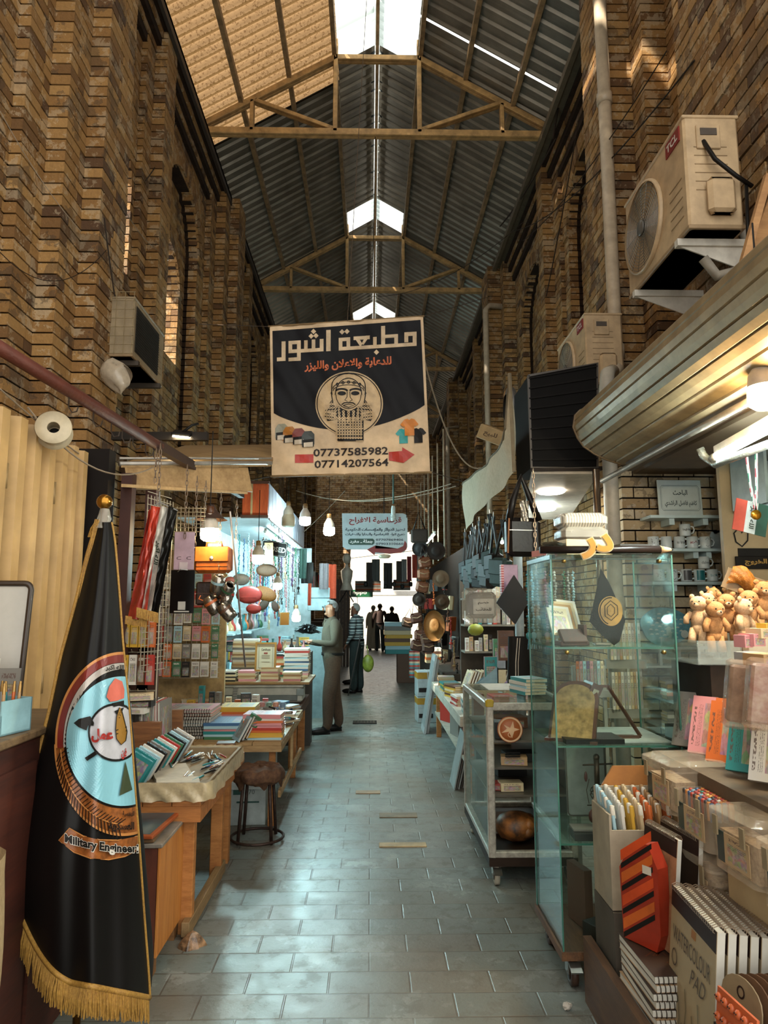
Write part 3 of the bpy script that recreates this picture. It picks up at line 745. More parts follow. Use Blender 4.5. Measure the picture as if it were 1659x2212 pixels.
st([(752,895),(800,882),(848,895),(800,912),(752,895)],7)
tess(mb,[(652,860),(676,900),(718,905),(745,925),(800,948),(855,925),(882,905),(924,900),(948,860),(985,930),(1020,990),(1000,1035),(935,1020),(935,1215),(700,1215),(700,1020),(612,1035),(580,990),(615,930)],F3,0,60)
mb.ob('bearded_head_drawing',INK,t); mb = MB(); F3 = bn(3.6)
for r_ in range(5):                            # curls of the beard
    n = 7 + r_ * 2
    for k in range(n):
        a = PI * (k + .5) / n; x = 800 + (112 + r_ * 22) * math.cos(a); y = 868 + (64 + r_ * 24) * math.sin(a)
        if abs(x - 800) < 82 and y < 940: continue
        ring(mb,x,y,5,5,13,13,F3,0,8,1)
for s in (-1,1):
    for i in range(3):
        for j in range(5): ring(mb,800 + s * (128 + j * 22),965 + i * 26 - j * 3,4,4,12,12,F3,0,8,1)
for j in range(10):
    for i in range(8): ring(mb,708 + j * 24 - 12,1010 + i * 24 + (0 if i < 7 else 6),4,4,11.5,12,F3,0,8,1)
st([(694,1100),(932,1100)],8); st([(694,1216),(932,1212)],7)
mb.ob('beard_curls',C('#b99e78',.55),t)
for i,(hx,x,y) in enumerate((('#8d8a76',200,1140),('#a8691f',268,1165),('#6f2a23',352,1180),('#2d3533',436,1205))):
    mb = MB(); tess(mb,[(x - 55,y - 40),(x - 30,y - 78),(x + 30,y - 82),(x + 58,y - 52),(x + 58,y + 40),(x - 58,y + 46)],bn(2 + i),0,60)
    tess(mb,[(x - 50,y - 0),(x + 54,y - 12),(x + 54,y + 58),(x - 50,y + 66)],bn(2.5 + i),1,60); tess(mb,[(x - 38,y + 24),(x + 44,y + 16),(x + 44,y + 58),(x - 38,y + 64)],bn(3 + i),2,60)
    mb.ob('stamp_picture',[C(hx,.5),INK,C('#b9ab97',.5)],t)
def shirt(x,y,s,hx,k):
    mb = MB(); tess(mb,[(x - 40 * s,y - 60 * s),(x - 16 * s,y - 66 * s),(x,y - 56 * s),(x + 18 * s,y - 68 * s),(x + 42 * s,y - 62 * s),(x + 76 * s,y - 20 * s),(x + 48 * s,y),(x + 40 * s,y - 10 * s),(x + 42 * s,y + 72 * s),(x - 38 * s,y + 76 * s),(x - 40 * s,y - 6 * s),(x - 50 * s,y + 4 * s),(x - 76 * s,y - 16 * s)],bn(k),0,60)
    mb.ob('shirt_picture',C(hx,.5),t)
shirt(1292,1165,.95,'#1f8d8c',2); shirt(1425,1160,.95,'#1a1614',3); shirt(1345,1085,1.08,'#c2731f',4)
mb = MB(); letter(mb,'07737585982',lambda x,y: F2(x,y + -.03 * (x - 485)),485,1355,1155,1285,0,.02); letter(mb,'07714207564',lambda x,y: F2(x,y - .03 * (x - 495)),495,1458,1158,1388,0,.02)
mb.ob('number_lettering',C('#2b2320',.5),t)
mb = MB(); tess(mb,[(320,1335),(486,1332),(486,1408),(320,1410)],F2,0,60); mb.ob('red_bar',REDI,t); mb = MB()
tess(mb,[(1160,1312),(1280,1303),(1282,1270),(1392,1336),(1292,1410),(1290,1378),(1162,1388)],F2,0,60); mb.ob('red_arrow',REDI,t)
mb = MB(); mb.tube([bn(0)(80,188),bn(0)(1478,95)],.008,6); mb.tube([bn(0)(100,1530),bn(0)(1545,1495)],.010,6); mb.ob('pole',C('#8d7350',.6),t)
for x,y in ((90,190),(1465,100),(790,140),(1535,1488),(112,1530)): pass
mb = MB(); q = bn(0); mb.tube([q(80,188),pX(430,700,-2.0)],.004,4); mb.tube([q(1478,95),pX(1060,640,2.1)],.004,4); mb.tube([q(790,142),(0.02,6.0,8.9)],.004,4)
mb.tube([q(100,1530),pX(470,1052,-1.55)],.004,4); mb.tube([q(1545,1495),pX(1062,1058,1.6)],.004,4); mb.ob('tie_rope',C('#4a3a2a',.9),t)

# small hanging sign over the aisle with the numbers and the bent red arrow
t = thing('hanging_sign','pale blue double sign with red heading and bent red arrow over the aisle','sign',(0,0,0))
def sg(k=0): return lambda x,y: tuple(pY(600 + x * 360 / 1475,1060 + y * 360 / 1475,9.0 - .004 * k))
BLS = C('#9fb4bb',.4,var=.08)
out = [(568,200),(1110,200),(1138,215),(1148,245),(1148,500),(1120,545),(850,560),(790,520),(610,518),(575,495)]
mb = MB(); mb.prism(out,sg(0),(0,.03,0)); mb.ob('panel',BLS,t)
mb = MB(); letter(mb,'قرطاسية الافراح',sg(1),632,305,1095,232,0,.025); mb.ob('red_lettering',C('#7c1d22',.5),t)
mb = MB(); letter(mb,'تجهيز الدوائر والمؤسسات الحكومية',sg(1),598,362,1128,328,0,.045); letter(mb,'جميع انواع القرطاسية والهدايا والتحفيات',sg(1),598,405,1128,372,0,.045)
letter(mb,'07707869406',sg(1),868,444,1112,424,0,.03); letter(mb,'07903310660',sg(1),868,480,1112,460,0,.03); mb.ob('dark_lettering',C('#2a3c46',.5),t)
mb = MB(); tess(mb,[(640,424),(840,424),(856,438),(856,466),(840,480),(640,480),(624,466),(624,438)],sg(1),0,80); mb.ob('green_lozenge',C('#24473f',.5),t)
mb = MB(); letter(mb,'جملة ـ مفرد',sg(2),636,470,842,432,0,.04); mb.ob('white_lettering',C('#c8d0cf',.5),t)
mb = MB(); tess(mb,[(790,520),(865,484),(862,512),(1060,512),(1110,490),(1125,440),(1142,470),(1140,520),(1090,550),(1000,556),(862,546),(856,572)],sg(1.5),0,80); mb.ob('bent_arrow',C('#6f1f22',.5),t)
mb = MB(); p = Vector(sg()(940,200)); mb.tube([p,p + Vector((0,0,1.6))],.006,5); p = Vector(sg()(1140,240)); mb.tube([p,p + Vector((0,0,1.6))],.004,5); mb.ob('hanging_wire',BLK,t)
mb = MB(); p = Vector(sg()(1022,205)) + Vector((0,-.03,0)); mb.tube([p + Vector((0,0,.7)),p + Vector((0,0,.13))],.012,8,0); mb.lathe([(.02,0.1),(.028,.07),(.03,0),(.022,-.02)],p,14,1)
for i in range(4): mb.lathe([(.034,-.02 - i * .02),(.036,-.03 - i * .02),(.034,-.036 - i * .02)],p,14,1)
mb.ob('spiral_bulb',[C('#3f5f58',.6),C('#b3c0bd',.3)],None,label='unlit spiral bulb on a green cord in front of the hanging sign',cat='light bulb')
# soft round lamp rim beneath
mb = MB(); c = pY(830,1199,9.1); mb.lathe([(.001,0),(.08,0),(.085,-.02),(.06,-.04),(.001,-.045)],c,18); mb.ob('disc_lamp',C('#c0b59c',.4),None,label='small round disc lamp hanging below the double sign',cat='lamp')

# ---------------------------------------------------------------- cables strung across the hall
CBL = C('#2b2119',.7); CBL2 = C('#8a7a66',.7)
def cable(a,b_,sag,lab,r=.005,m=CBL,n=14,nm='cable'):
    a,b_ = Vector(a),Vector(b_); mb = MB()
    mb.tube([a.lerp(b_,i / n) - Vector((0,0,sag * 4 * (i / n) * (1 - i / n))) for i in range(n + 1)],r,5)
    return mb.ob(nm,m,None,label=lab,cat='cable',group='cables strung in the hall')
cable(pX(690,1090,-1.2) if 0 else pY(690,1075,12),pY(975,1045,9),.12,'pale cable sagging above the small hanging sign towards the white tarpaulin',.007,CBL2)
cable(pY(640,1060,11),pY(985,1050,8.5),.18,'second pale cable just below the first, behind the small hanging sign',.006,CBL2)
cable(pY(655,1150,12),pY(745,1060,12),.02,'straight cable running up from the bulbs past the small sign',.006,CBL2)
cable(pX(1130,480,2.1),pX(925,690,1.9) if 0 else pY(800,640,12.5),.3,'dark cable drooping from the second pier to the second truss')
cable(pX(1440,110,2.15),pX(1130,520,2.1),.15,'dark cable running down the brickwork beside the long drainpipe')
cable(pX(1250,260,2.3),pX(1180,640,2.3),.05,'dark cable hanging down the arched brick recess',.007)
cable(pX(1500,130,2.14),pX(1105,500,2.2),.25,'long black cable from the upper brick corner to the distant pier',.006)
cable(pX(270,455,-2.1),pX(350,545,-2.3),.06,'thin pale wire looping above the lit arched window',.003,CBL2)
cable(pX(0,240,-2.3),pX(175,500,-2.1),.05,'thin pale wire slanting across the first brick pier',.003,CBL2)
cable(pX(225,470,-2.05),pX(248,640,-2.05),.02,'black cable dropping to the old air conditioner',.006)
cable(pX(0,545,-2.3),pX(230,540,-2.05),.22,'thin wire sagging across the first pier courses',.003)
cable((-2.45,8.2,8.0),pX(315,390,-2.3),.1,'short dark cable beside the first truss end',.006)
cable(pX(1218,170,2.4),pX(1195,300,2.4),-.03,'cable bundle looped under the eaves by the first truss',.014)
cable(pX(1200,300,2.35),pX(1070,500,2.3),.1,'thick dark cable bundle following the eaves to the far pier',.012)
cable(pY(1040,1010,7),pY(915,770,7),.35,'loose grey cable hanging from the wall beside the speaker box',.008,CBL2)
cable(pX(0,840,-1.7),pX(170,980,-1.7),.01,'wire running along the top of the cream folding doors',.004,CBL2)
cable(pX(60,880,-1.7),pX(330,1010,-1.4),.16,'wire sagging from the cable reel towards the red-brown rail',.005,CBL2)

# rusty rail with hooks and chains, wire reel, canopy and floodlight over the first stall
a,b_,c_ = pX(0,752,-1.6),pX(345,965,-1.3),pX(520,1068,-1.25)
t = thing('steel_rail','rusty red-brown steel rail with hooks running over the first stall','rail',tuple(a))
mb = MB(); a0 = a - (b_ - a) * .4; mb.tube([a0 - a,b_ - a],.032,10); mb.ob('rail',RUST,t)
mb = MB(); mb.box((0,0,0),(.05,(c_ - b_).length + .1,.06)); o = mb.ob('square_bar',C('#3a2418',.6,.2),t,(b_ + c_) / 2 - a); o.rotation_euler = ((c_ - b_)).to_track_quat('Y','Z').to_euler()
def shook(mb,p,s=1.0):
    mb.tube([p + Vector((0,0,.0)),p + Vector((.0,0,-.05 * s)),p + Vector((.015 * s,0,-.075 * s)),p + Vector((.035 * s,0,-.07 * s)),p + Vector((.04 * s,0,-.05 * s))],.0035,5)
for q in (.35,.5,.62,.7,.78,.88,.95):
    mb = MB(); shook(mb,a.lerp(b_,q) - a + Vector((0,0,-.02)),1.2); mb.ob('hook',C('#4a4038',.4,.8),t)
def chain(p,L,lab,grp='chains hung from the rail',s=.022,nm='chain'):
    mb = MB(); n = int(L / (s * 1.5))
    for i in range(n):
        z = -i * s * 1.5; pts = []
        for k in range(8):
            an = 2 * PI * k / 8; u,v_ = .34 * s * math.cos(an),s * math.sin(an)
            pts.append((u,0,z + v_) if i % 2 else (0,u,z + v_))
        mb.tube(pts,.0026,4,0,True)
    return mb.ob(nm,C('#7d6a58',.35,.7),None,p,label=lab,cat='chain',group=grp)
for i,(x,y0,y1,Y,l) in enumerate(((347,965,1095,3.9,'thin chain above the striped silk flag'),(338,975,1060,3.9,'short chain beside the chain over the silk flag'),(405,1010,1175,4.3,'chain reaching down in front of the lilac card sheet'),(426,1035,1190,4.5,'chain between the lilac sheet and the lamp'),(478,1070,1240,5.0,'long chain hanging down to the cluster of steel cups'),(512,1085,1180,5.3,'chain hanging in front of the slanted pole top'),(445,1045,1110,4.6,'short chain ending over the yellowish lamp'))):
    p = pY(x,y0,Y); q = pY(x,y1,Y); chain(p,p.z - q.z,l)
t = thing('cable_reel','cream plastic wire reel hanging over the folding doors','reel',tuple(pX(117,930,-1.62)))
Mr = Euler((PI / 2 - .1,0,.35)).to_matrix()
mb = MB(); mb.lathe([(.03,-.05),(.085,-.052),(.088,-.048),(.03,-.044)],(0,0,0),28,0,Mr); mb.lathe([(.03,.044),(.088,.048),(.085,.052),(.03,.05)],(0,0,0),28,0,Mr); mb.ob('flange',C('#b8a98c',.4),t)
mb = MB(); mb.lathe([(.034,-.05),(.034,.05)],(0,0,0),20,0,Mr); mb.lathe([(.001,-.06),(.018,-.06),(.03,-.05)],(0,0,0),16,1,Mr); mb.lathe([(.07,-.04),(.07,.04)],(0,0,0),24,2,Mr); mb.ob('hub',[C('#b8a98c',.4),BLK,film('fishing_line','#d5cab2',.5)],t)
# canopy boards
t = thing('stall_canopy','tan boarded stall canopy with a bright metal edge under the floodlight','canopy',tuple(pY(420,970,5)))
def quadbox(mb,P,th=.03,m=0):
    P = [Vector(p) for p in P]; mb.add(P + [p - Vector((0,0,th)) for p in P],[(0,1,2,3),(7,6,5,4),(0,4,5,1),(1,5,6,2),(2,6,7,3),(3,7,4,0)],m)
o_ = pY(420,970,5)
def G(x,y,Y): return pY(x,y,Y) - o_
mb = MB(); quadbox(mb,[G(262,1000,4.4),G(585,1000,5.6),G(600,960,7.2),G(400,962,7.2)],.03); mb.ob('roof_board',wood('#7a5c3a','#a98a5c',(1,8,8)),t)
mb = MB(); quadbox(mb,[G(262,1045,4.3),G(535,1062,5.4),G(535,1062,7.2),G(280,1052,6.2)],.02); mb.ob('soffit_board',wood('#9a7a50','#c2a172',(1,6,6)),t)
mb = MB(); mb.tube([G(258,1002,4.4),G(586,1000,5.6)],.016,6); mb.tube([G(258,990,4.4),G(586,990,5.6)],.008,6); mb.ob('edge_strip',C('#a7a096',.35,.4),t)
mb = MB(); mb.prism([(268,1000),(535,1010),(545,1062),(275,1046)],lambda x,y: tuple(G(x,y,4.4 + (x - 262) * .0037)),(0,.02,0)); mb.ob('fascia_board',wood('#8d6c44','#b89668',(1,6,6)),t)
mb = MB(); mb.bx(-1.9,-1.2,5.0,5.05,2.86,2.92); mb.ob('dark_bracket_arm',C('#221c16',.6),None,label='dark steel arm carrying the floodlight below the brickwork',cat='bracket')
t = thing('floodlight','small glowing square floodlight on a bracket above the boarded canopy','floodlight',tuple(pY(394,940,5)))
mb = MB(); mb.box((0,0,.012),(.14,.09,.03),(.5,.1,0),0,.006); mb.ob('housing',BLK,t)
mb = MB(); mb.box((0,-.006,-.006),(.12,.07,.012),(.5,.1,0)); mb.ob('lens',glow('warm_flood','#fff0c8',30),t)
mb = MB(); mb.tube([(0,0,.02),(.06,.02,.08),(.10,.05,.10)],.01,6); mb.ob('yoke',BLK,t)

# ---------------------------------------------------------------- right side overhead
# ribbed roller-shutter box over the gift stall
t = thing('shutter_box','long beige ribbed metal shutter box slanting over the gift stall','shutter box',(1.36,3.4,2.78))
prof = [(0.0,.13),(.035,.165),(.10,.19),(.2,.21),(.3,.2),(.42,.18),(.42,-.2),(.30,-.20),(.2,-.17),(.12,-.13),(.05,-.08),(.01,-.02),(-.015,.05)]
pr2 = []
for i in range(len(prof)):
    a_,b2 = Vector(prof[i]),Vector(prof[(i + 1) % len(prof)]); pr2 += [a_,a_.lerp(b2,.42),a_.lerp(b2,.5) + (a_.lerp(b2,.5) - Vector((.22,0))).normalized() * -.012,a_.lerp(b2,.58)]
mb = MB(); n = len(pr2); vs = [(p.x,y,p.y + (-.0) ) for y in (-1.5,1.07) for p in pr2]
mb.add(vs,[(i,(i + 1) % n,n + (i + 1) % n,n + i) for i in range(n)] + [tuple(range(n - 1,-1,-1)),tuple(range(n,2 * n))]); mb.ob('ribbed_casing',C('#94805f',.45,.25,var=.2),t,fix=True)
mb = MB()
for yy in (-1.5,1.07): mb.tube([(p[0],yy,p[1]) for p in prof],.008,6,0,True)
mb.ob('end_rim',C('#6a5942',.5,.3),t)
mb = MB(); mb.bx(.42,.8,-1.6,1.0,-.24,-.2); mb.bx(.30,.34,-1.6,1.0,-.26,-.20); mb.ob('mounting_plate',C('#4b3c2b',.6),t)
mb = MB(); mb.tube([(1.62,2.0,2.52),(1.62,4.75,2.52)],.018,8); mb.ob('awning_bar',C('#8f867a',.4,.5),None,label='thin grey metal bar under the ribbed shutter box',cat='bar')
# slanted timber and tan panel at the frame edge
mb = MB(); a_,b2 = pY(1659,380,2.95),pY(1600,590,2.95); mb.tube([a_,b2],.022,4); mb.tube([pY(1600,590,2.95),pY(1620,700,2.95)],.02,4); mb.prism([(1612,560),(1665,420),(1665,690),(1625,700)],lambda x,y: tuple(pY(x,y,3.05)),(0,.015,0)); mb.ob('tan_signboard',wood('#8a6038','#b08350',(2,8,8)),None,label='tan boarded sign panel in a wooden frame beside the upper fluorescent tube',cat='signboard')
def tube_lamp(lab,p,q,r,m,body):
    p,q = Vector(p),Vector(q); t = thing('fluorescent_lamp',lab,'lamp',tuple((p + q) / 2),None,'tube lamps over the gift stall'); c = (p + q) / 2
    MB().tube([p - c,q - c],r,12).ob('tube',m,t); d = (q - p).normalized()
    MB().tube([p - c + Vector((0,.0,r * 1.5)),q - c + Vector((0,0,r * 1.5))],r * 1.25,4).ob('fitting',body,t)
    for a_,e_ in ((p - c,-d),(q - c,d)): MB().tube([a_,a_ + e_ * .04],r * 1.15,10).ob('end_cap',C('#b7b4a9',.4),t)
    return t
tube_lamp('short bright tube lamp beside the tan boarded sign panel',pY(1612,735,2.75),pY(1690,660,2.45),.032,glow('warm_tube','#ffe9c4',30),BEI)
tube_lamp('long white tube lamp under the gift stall awning',pY(1550,985,3.3),pY(1700,905,2.7),.020,glow('cool_tube','#dff4f2',150),WHP)
mb = MB(); mb.tube([pY(1512,968,3.4),pY(1520,985,3.4),pY(1545,1003,3.35),pY(1660,960,2.9)],.020,12); mb.ob('foil_duct',C('#a9b3b2',.25,.7,bump=.5),None,label='silvery bent duct running below the long tube lamp',cat='duct')
tube_lamp('long white tube lamp under the white slatted stall fascia',(-1.35,8.9,2.60),(-1.35,10.6,2.60),.018,glow('stall_tube','#c4eef2',42),WHP)
tube_lamp('second white tube lamp farther inside the trinket stall',(-1.35,10.8,2.58),(-1.35,12.2,2.58),.018,glow('stall_tube','#c4eef2',42),WHP)
tube_lamp('white tube lamp behind the shoulder bags of the tarpaulin stall',(1.45,6.3,2.35),(1.45,7.6,2.35),.018,glow('bag_tube','#e4f2ee',60),WHP)
tube_lamp('added white tube lamp brightening the far hat and bag stall',(.98,10.5,2.75),(.98,12.0,2.75),.016,glow('far_fill_tube','#e4f2ee',28),WHP)  # extra lamp added to brighten the far aisle, no fitting of this stall
def bulb(lab,p,s=1.0,lit='#fff1d6',e=18,holder='#8d6a3e',shape='t',cord=.55):
    e *= 5
    """screw-in lamp: cord, holder, body, glowing dome"""
    t = thing('light_bulb',lab,'light bulb',tuple(p),None,'bulbs hung over the stalls')
    MB().tube([(0,0,.12 * s),(0,0,.12 * s + cord)],.004,5).ob('cord',BLK,t)
    MB().lathe([(.001,.125 * s),(.02 * s,.12 * s),(.022 * s,.085 * s),(.018 * s,.08 * s)],n=14).ob('holder',C(holder,.4),t)
    MB().lathe([(.018 * s,.085 * s),(.025 * s,.07 * s),(.045 * s,.035 * s),(.048 * s,.0)],n=20).ob('body',C('#cbbfae',.4),t)
    if lit: MB().lathe([(.048 * s,0),(.05 * s,-.03 * s),(.047 * s,-.055 * s),(.03 * s,-.068 * s),(.001,-.07 * s)],n=20).ob('diffuser',glow('lamp' + lit,lit,e),t)
    else: MB().lathe([(.048 * s,0),(.062 * s,-.03 * s),(.062 * s,-.10 * s),(.05 * s,-.11 * s),(.001,-.11 * s)],n=20).ob('diffuser',C('#c9b79a',.35),t)
    return t
bulb('warm glowing bulb in a brass holder near the frame edge over the gift stall',pY(1652,835,2.7),1.35,'#ffdca0',22,'#b5822f')
bulb('yellowish glowing lamp hanging above the tan leather briefcase',pY(453,1142,4.9),1.3,'#ffe0a4',7,'#5a3620')
bulb('unlit cream bottle-shaped lamp over the aisle edge',pY(623,1112,8.2),1.3,None)
bulb('cold white bulb, higher of the two lit over the aisle edge',pY(659,1118,9.0),1.5,'#cfeef2',26)
bulb('cold white bulb, lower of the two lit over the aisle edge',pY(711,1140,10.2),1.7,'#bfecf0',30)
bulb('cold white bulb glowing inside the trinket stall beside the narrow plaque',pY(558,1200,7.4),1.3,'#c4f0f4',34)
bulb('small cold bulb hidden behind the mesh of hanging trinkets',pY(640,1330,9.0),1.1,'#b8eef5',30)
bulb('small cold bulb behind the stacked pads under the white stall panel',pY(600,1260,8.6),1.1,'#b8eef5',26)

# black panel awning, white ceiling with two round lamps, cream tarpaulin
mb = MB(); q = lambda x,y,Y: tuple(pY(x,y,Y))
t = thing('stall_roof_box','large black ribbed panel hood above the bag stall','hood',tuple(pY(1210,900,4.9))); oo = pY(1210,900,4.9)
mb = MB(); P = [pY(1141,812,4.9) - oo,pY(1290,785,4.9) - oo,pY(1290,1010,4.9) - oo,pY(1148,1010,4.9) - oo]
mb.add(P + [p + Vector((.0,.5,0)) for p in P],[(3,2,1,0),(4,5,6,7),(0,1,5,4),(1,2,6,5),(2,3,7,6),(3,0,4,7)]); mb.ob('panel',C('#0a0807',.85),t)
mb = MB()
for i in range(9):
    a_ = P[0].lerp(P[3],i / 9 + .03); b2 = P[1].lerp(P[2],i / 9 + .03); mb.tube([a_ + Vector((0,-.004,0)),b2 + Vector((0,-.004,0))],.008,4)
mb.ob('ribs',C('#0e0b09',.8),t)
mb = MB(); mb.tube(P + [P[0]],.012,4); mb.ob('rim',C('#3b332a',.5),t)
t = thing('stall_ceiling','white stall ceiling panel with two round lamps under the black hood','ceiling panel',(1.4,5.6,2.45))
mb = MB(); quadbox(mb,[pY(1148,1018,4.95) - Vector((1.4,5.6,2.45)),pY(1292,1018,4.95) - Vector((1.4,5.6,2.45)),pY(1228,1118,7.6) - Vector((1.4,5.6,2.45)),pY(1128,1118,7.6) - Vector((1.4,5.6,2.45))],.02)
mb.ob('panel',C('#b9b0a2',.5),t)
for x,y,Y,hx in ((1190,1058,5.7,'#fff3dc'),(1174,1096,6.6,'#e2f7f5')):
    c = pY(x,y,Y) - Vector((1.4,5.6,2.45)); MB().lathe([(.001,-.03),(.10,-.03),(.115,-.02),(.115,.0)],c,26).ob('round_lamp',glow('disc' + hx,hx,14),t)
mb = MB(); a_ = pY(1146,1014,4.92) - Vector((1.4,5.6,2.45)); b2 = pY(1300,1012,4.92) - Vector((1.4,5.6,2.45)); mb.tube([a_,b2],.02,4); mb.ob('front_bar',C('#241a13',.6),t)
t = thing('tarpaulin','cream tarpaulin screen hung along the bag stall beside the aisle','tarpaulin',(1.02,5.5,2.6)); oo = Vector((1.02,5.5,2.6))
A = [pX(1141,842,1.02),pX(1147,1012,1.0)]
def tp(u,v):
    Y = 4.84 + (7.5 - 4.84) * u; zt = 2.87 + .10 * u + max(0,.06 - u) * 7.6; zb = 2.60 - .13 * u
    return (-.01 * math.sin(u * 22) + .02 * math.sin(v * 4 + u * 8),Y - 5.5,zb + (zt - zb) * v - 2.6)
mb = MB(); mb.grid(tp,30,10); mb.ob('cloth',fabric('#b3a88f','#cbc0a8',30,.85),t)
mb = MB(); mb.tube([tp(i / 20,1) for i in range(21)],.01,5); mb.tube([tp(0,0),tp(0,1)],.014,5); mb.ob('edge_cord',C('#6d614c',.8),t)
# speaker box tilted on the wall
t = thing('wall_speaker','tilted beige box lamp with handwriting fixed above the tarpaulin','lamp box',tuple(pY(1066,940,6.6)),(0.2,.45,-.4))
MB().box((0,0,0),(.26,.2,.14),None,0,.008).ob('box',C('#a3885f',.5),t); mb = MB(); letter(mb,'للبيع',lambda x,y: (x,-.102,y),-.07,-.03,.07,.03,0,.02); mb.ob('lettering',C('#4a3420',.6),t)
mb = MB(); mb.lathe([(.001,0),(.17,.0),(.19,.02),(.19,.06),(.12,.08)],(0,0,0),26,0,Euler((0,-PI / 2,0)).to_matrix()); mb.ob('satellite_dish',C('#5c5a57',.4,.3),None,pY(1110,880,6.3),label='dark round metal dish edge behind the top of the tarpaulin',cat='dish')
# ================================================================ GOODS: shared shapes, then the stalls on the near side of the aisle
PG = C('#c9b897',.8,var=.12); PGW = C('#c4c0b4',.8,var=.1)
def book_mesh(nm,cover,pages=PG):
    m = MB(); m.bx(0,1,-.5,.5,0,.09,0).bx(0,1,-.5,.5,.91,1,0).bx(0,.035,-.5,.5,.09,.91,0).bx(.035,.975,-.485,.485,.09,.91,1); return m.mesh(nm,[cover,pages])
BK = book_mesh('book',dyed(.45)); BKP = book_mesh('book_printed',printed('xy')); BKS = book_mesh('book_standing',printed('xy',1),PGW)
def card_mesh(nm,st=0,blister=True):
    m = MB(); m.box((0,0,-.5),(1,.012,1),None,0)
    if blister:
        m.grid(lambda u,v: ((-.4 + .8 * u),-.006 - .10 * (math.sin(PI * u) * math.sin(PI * v)) ** .35,-.92 + .55 * v),8,8,1)
    return m.mesh(nm,[printed('xz',st),film('blister','#d8d4c6',.22)])
CARD = [card_mesh('card_pack',i,b) for i,b in ((0,True),(1,False),(2,True))]
PENM = MB().lathe([(.001,0),(.3,.04),(.5,.1),(.5,.72)],n=8,m=0).lathe([(.55,.72),(.55,.97),(.4,1),(.001,1)],n=8,m=1).bx(.5,.68,-.1,.1,.62,.98,1).mesh('pen',[dyed(.35),C('#cfc8b8',.3)])
PENF = MB().lathe([(.001,0),(.3,.04),(.5,.1),(.5,.97),(.4,1),(.001,1)],n=8,m=0).bx(.5,.66,-.1,.1,.66,.98,0).mesh('marker',[dyed(.35)])
BOXM = MB().box((0,0,.5),(1,1,1),None,0,.012).mesh('carton',[dyed(.6)])
BOXP = MB().box((0,0,.5),(1,1,1),None,0,.006).mesh('printed_carton',[printed('xz',1)])
def spiral_mesh(nm,cover,n=26):
    """spiral pad lying flat: cover, paper block, wire along x=0"""
    m = MB(); m.bx(.03,1,-.5,.5,0,.1,0).bx(.04,.99,-.49,.49,.1,.9,1).bx(.03,1,-.5,.5,.9,1,0)
    for i in range(n):
        y = -.47 + .94 * i / (n - 1); m.tube([(.03 + .035 * math.cos(a),y,.5 + .75 * math.sin(a)) for a in [2 * PI * k / 8 for k in range(8)]],.006,4,2,True)
    return m.mesh(nm,[cover,PGW,C('#3a332c',.35,.7)])
SPI = spiral_mesh('spiral_pad',printed('xy',1)); SPW = spiral_mesh('sketch_pad',dyed(.5))
def stack(x,y,z,n,w,d,t,cols,kind,where,group,rot=0.0,jit=.006,me=BKP,cat='book',nm='book',jr=.05,order=None):
    zz = z
    for i in range(n):
        tt = t * R.uniform(.85,1.15); c = cols[i % len(cols)] if not order else R.choice(cols)
        pos = 'at the bottom' if i == 0 else 'on top' if i == n - 1 else ORD[i] + ' from the bottom'
        r = rot + R.uniform(-jr,jr); dx = Vector((-w / 2,0,0)); dx.rotate(Euler((0,0,r)))
        put(nm,me,None,(x + dx.x + R.uniform(-jit,jit),y + dx.y + R.uniform(-jit,jit),zz),(0,0,r),(w * R.uniform(.97,1.02),d * R.uniform(.97,1.02),tt * .985),f'{c} {kind} {pos} of the {where}',cat,group,None,c); zz += tt
    return zz
def row(p0,p1,n,kind,where,group,cols,fn,end='near end'):
    """n things from p0 to p1; fn(point, colour, label, i)"""
    p0,p1 = Vector(p0),Vector(p1)
    for i in range(n):
        c = cols[i % len(cols)]; pos = ('nearest' if 0 else 'first') if i == 0 else ORD[min(i,29)]
        fn(p0.lerp(p1,i / max(1,n - 1)),c,f'{c} {kind}, {pos} from the {end} of the {where}',i)
MIX = ['cream','pale blue','pink','white','yellow','teal','grey','red','blue','orange']

# ---------------------------------------------------------------- folding doors (cream corrugated steel)
t = thing('folding_door','cream corrugated steel folding shop door, standing open with rusty hinges','door',(-1.75,3.0,0))
def leafp(y0,y1):
    m = MB(); pr = []; n = 3; L = (y1 - y0) / n
    for i in range(n):
        for d,h in ((.0,0),(.35,0),(.45,.045),(.88,.045),(.98,0)): pr.append((y0 + L * (i + d),h))
    pr.append((y1,0)); vs = [(h,y,z) for z in (.05,2.57) for y,h in pr]; k = len(pr)
    m.add(vs,[(i,i + 1,k + i + 1,k + i) for i in range(k - 1)]); m.bx(-.03,0,y0,y1,.05,2.57); m.tube([(.01,y0 + .01,.05),(.01,y0 + .01,2.57)],.012,5,1); return m
for a_,b2 in ((-1.0,-.25),(-.24,.25),(.26,.74),(.75,1.16)): leafp(a_,b2).ob('door_leaf',[C('#c09a62',.5,var=.14,sc=4),C('#5d4428',.6)],t)
for y in (.25,.75): 
    for z in (2.2,1.2): MB().cyl((.03,y,z),(.03,y,z + .12),.012,None,8).ob('hinge',C('#a08458',.5,.3),t)
MB().box((.05,.02,2.30),(.012,.035,.09),None,0,.004).tube([(.06,.02,2.26),(.075,.03,2.2),(.06,.04,2.18)],.005,5).ob('latch_hook',C('#6a3b26',.5,.4),t)
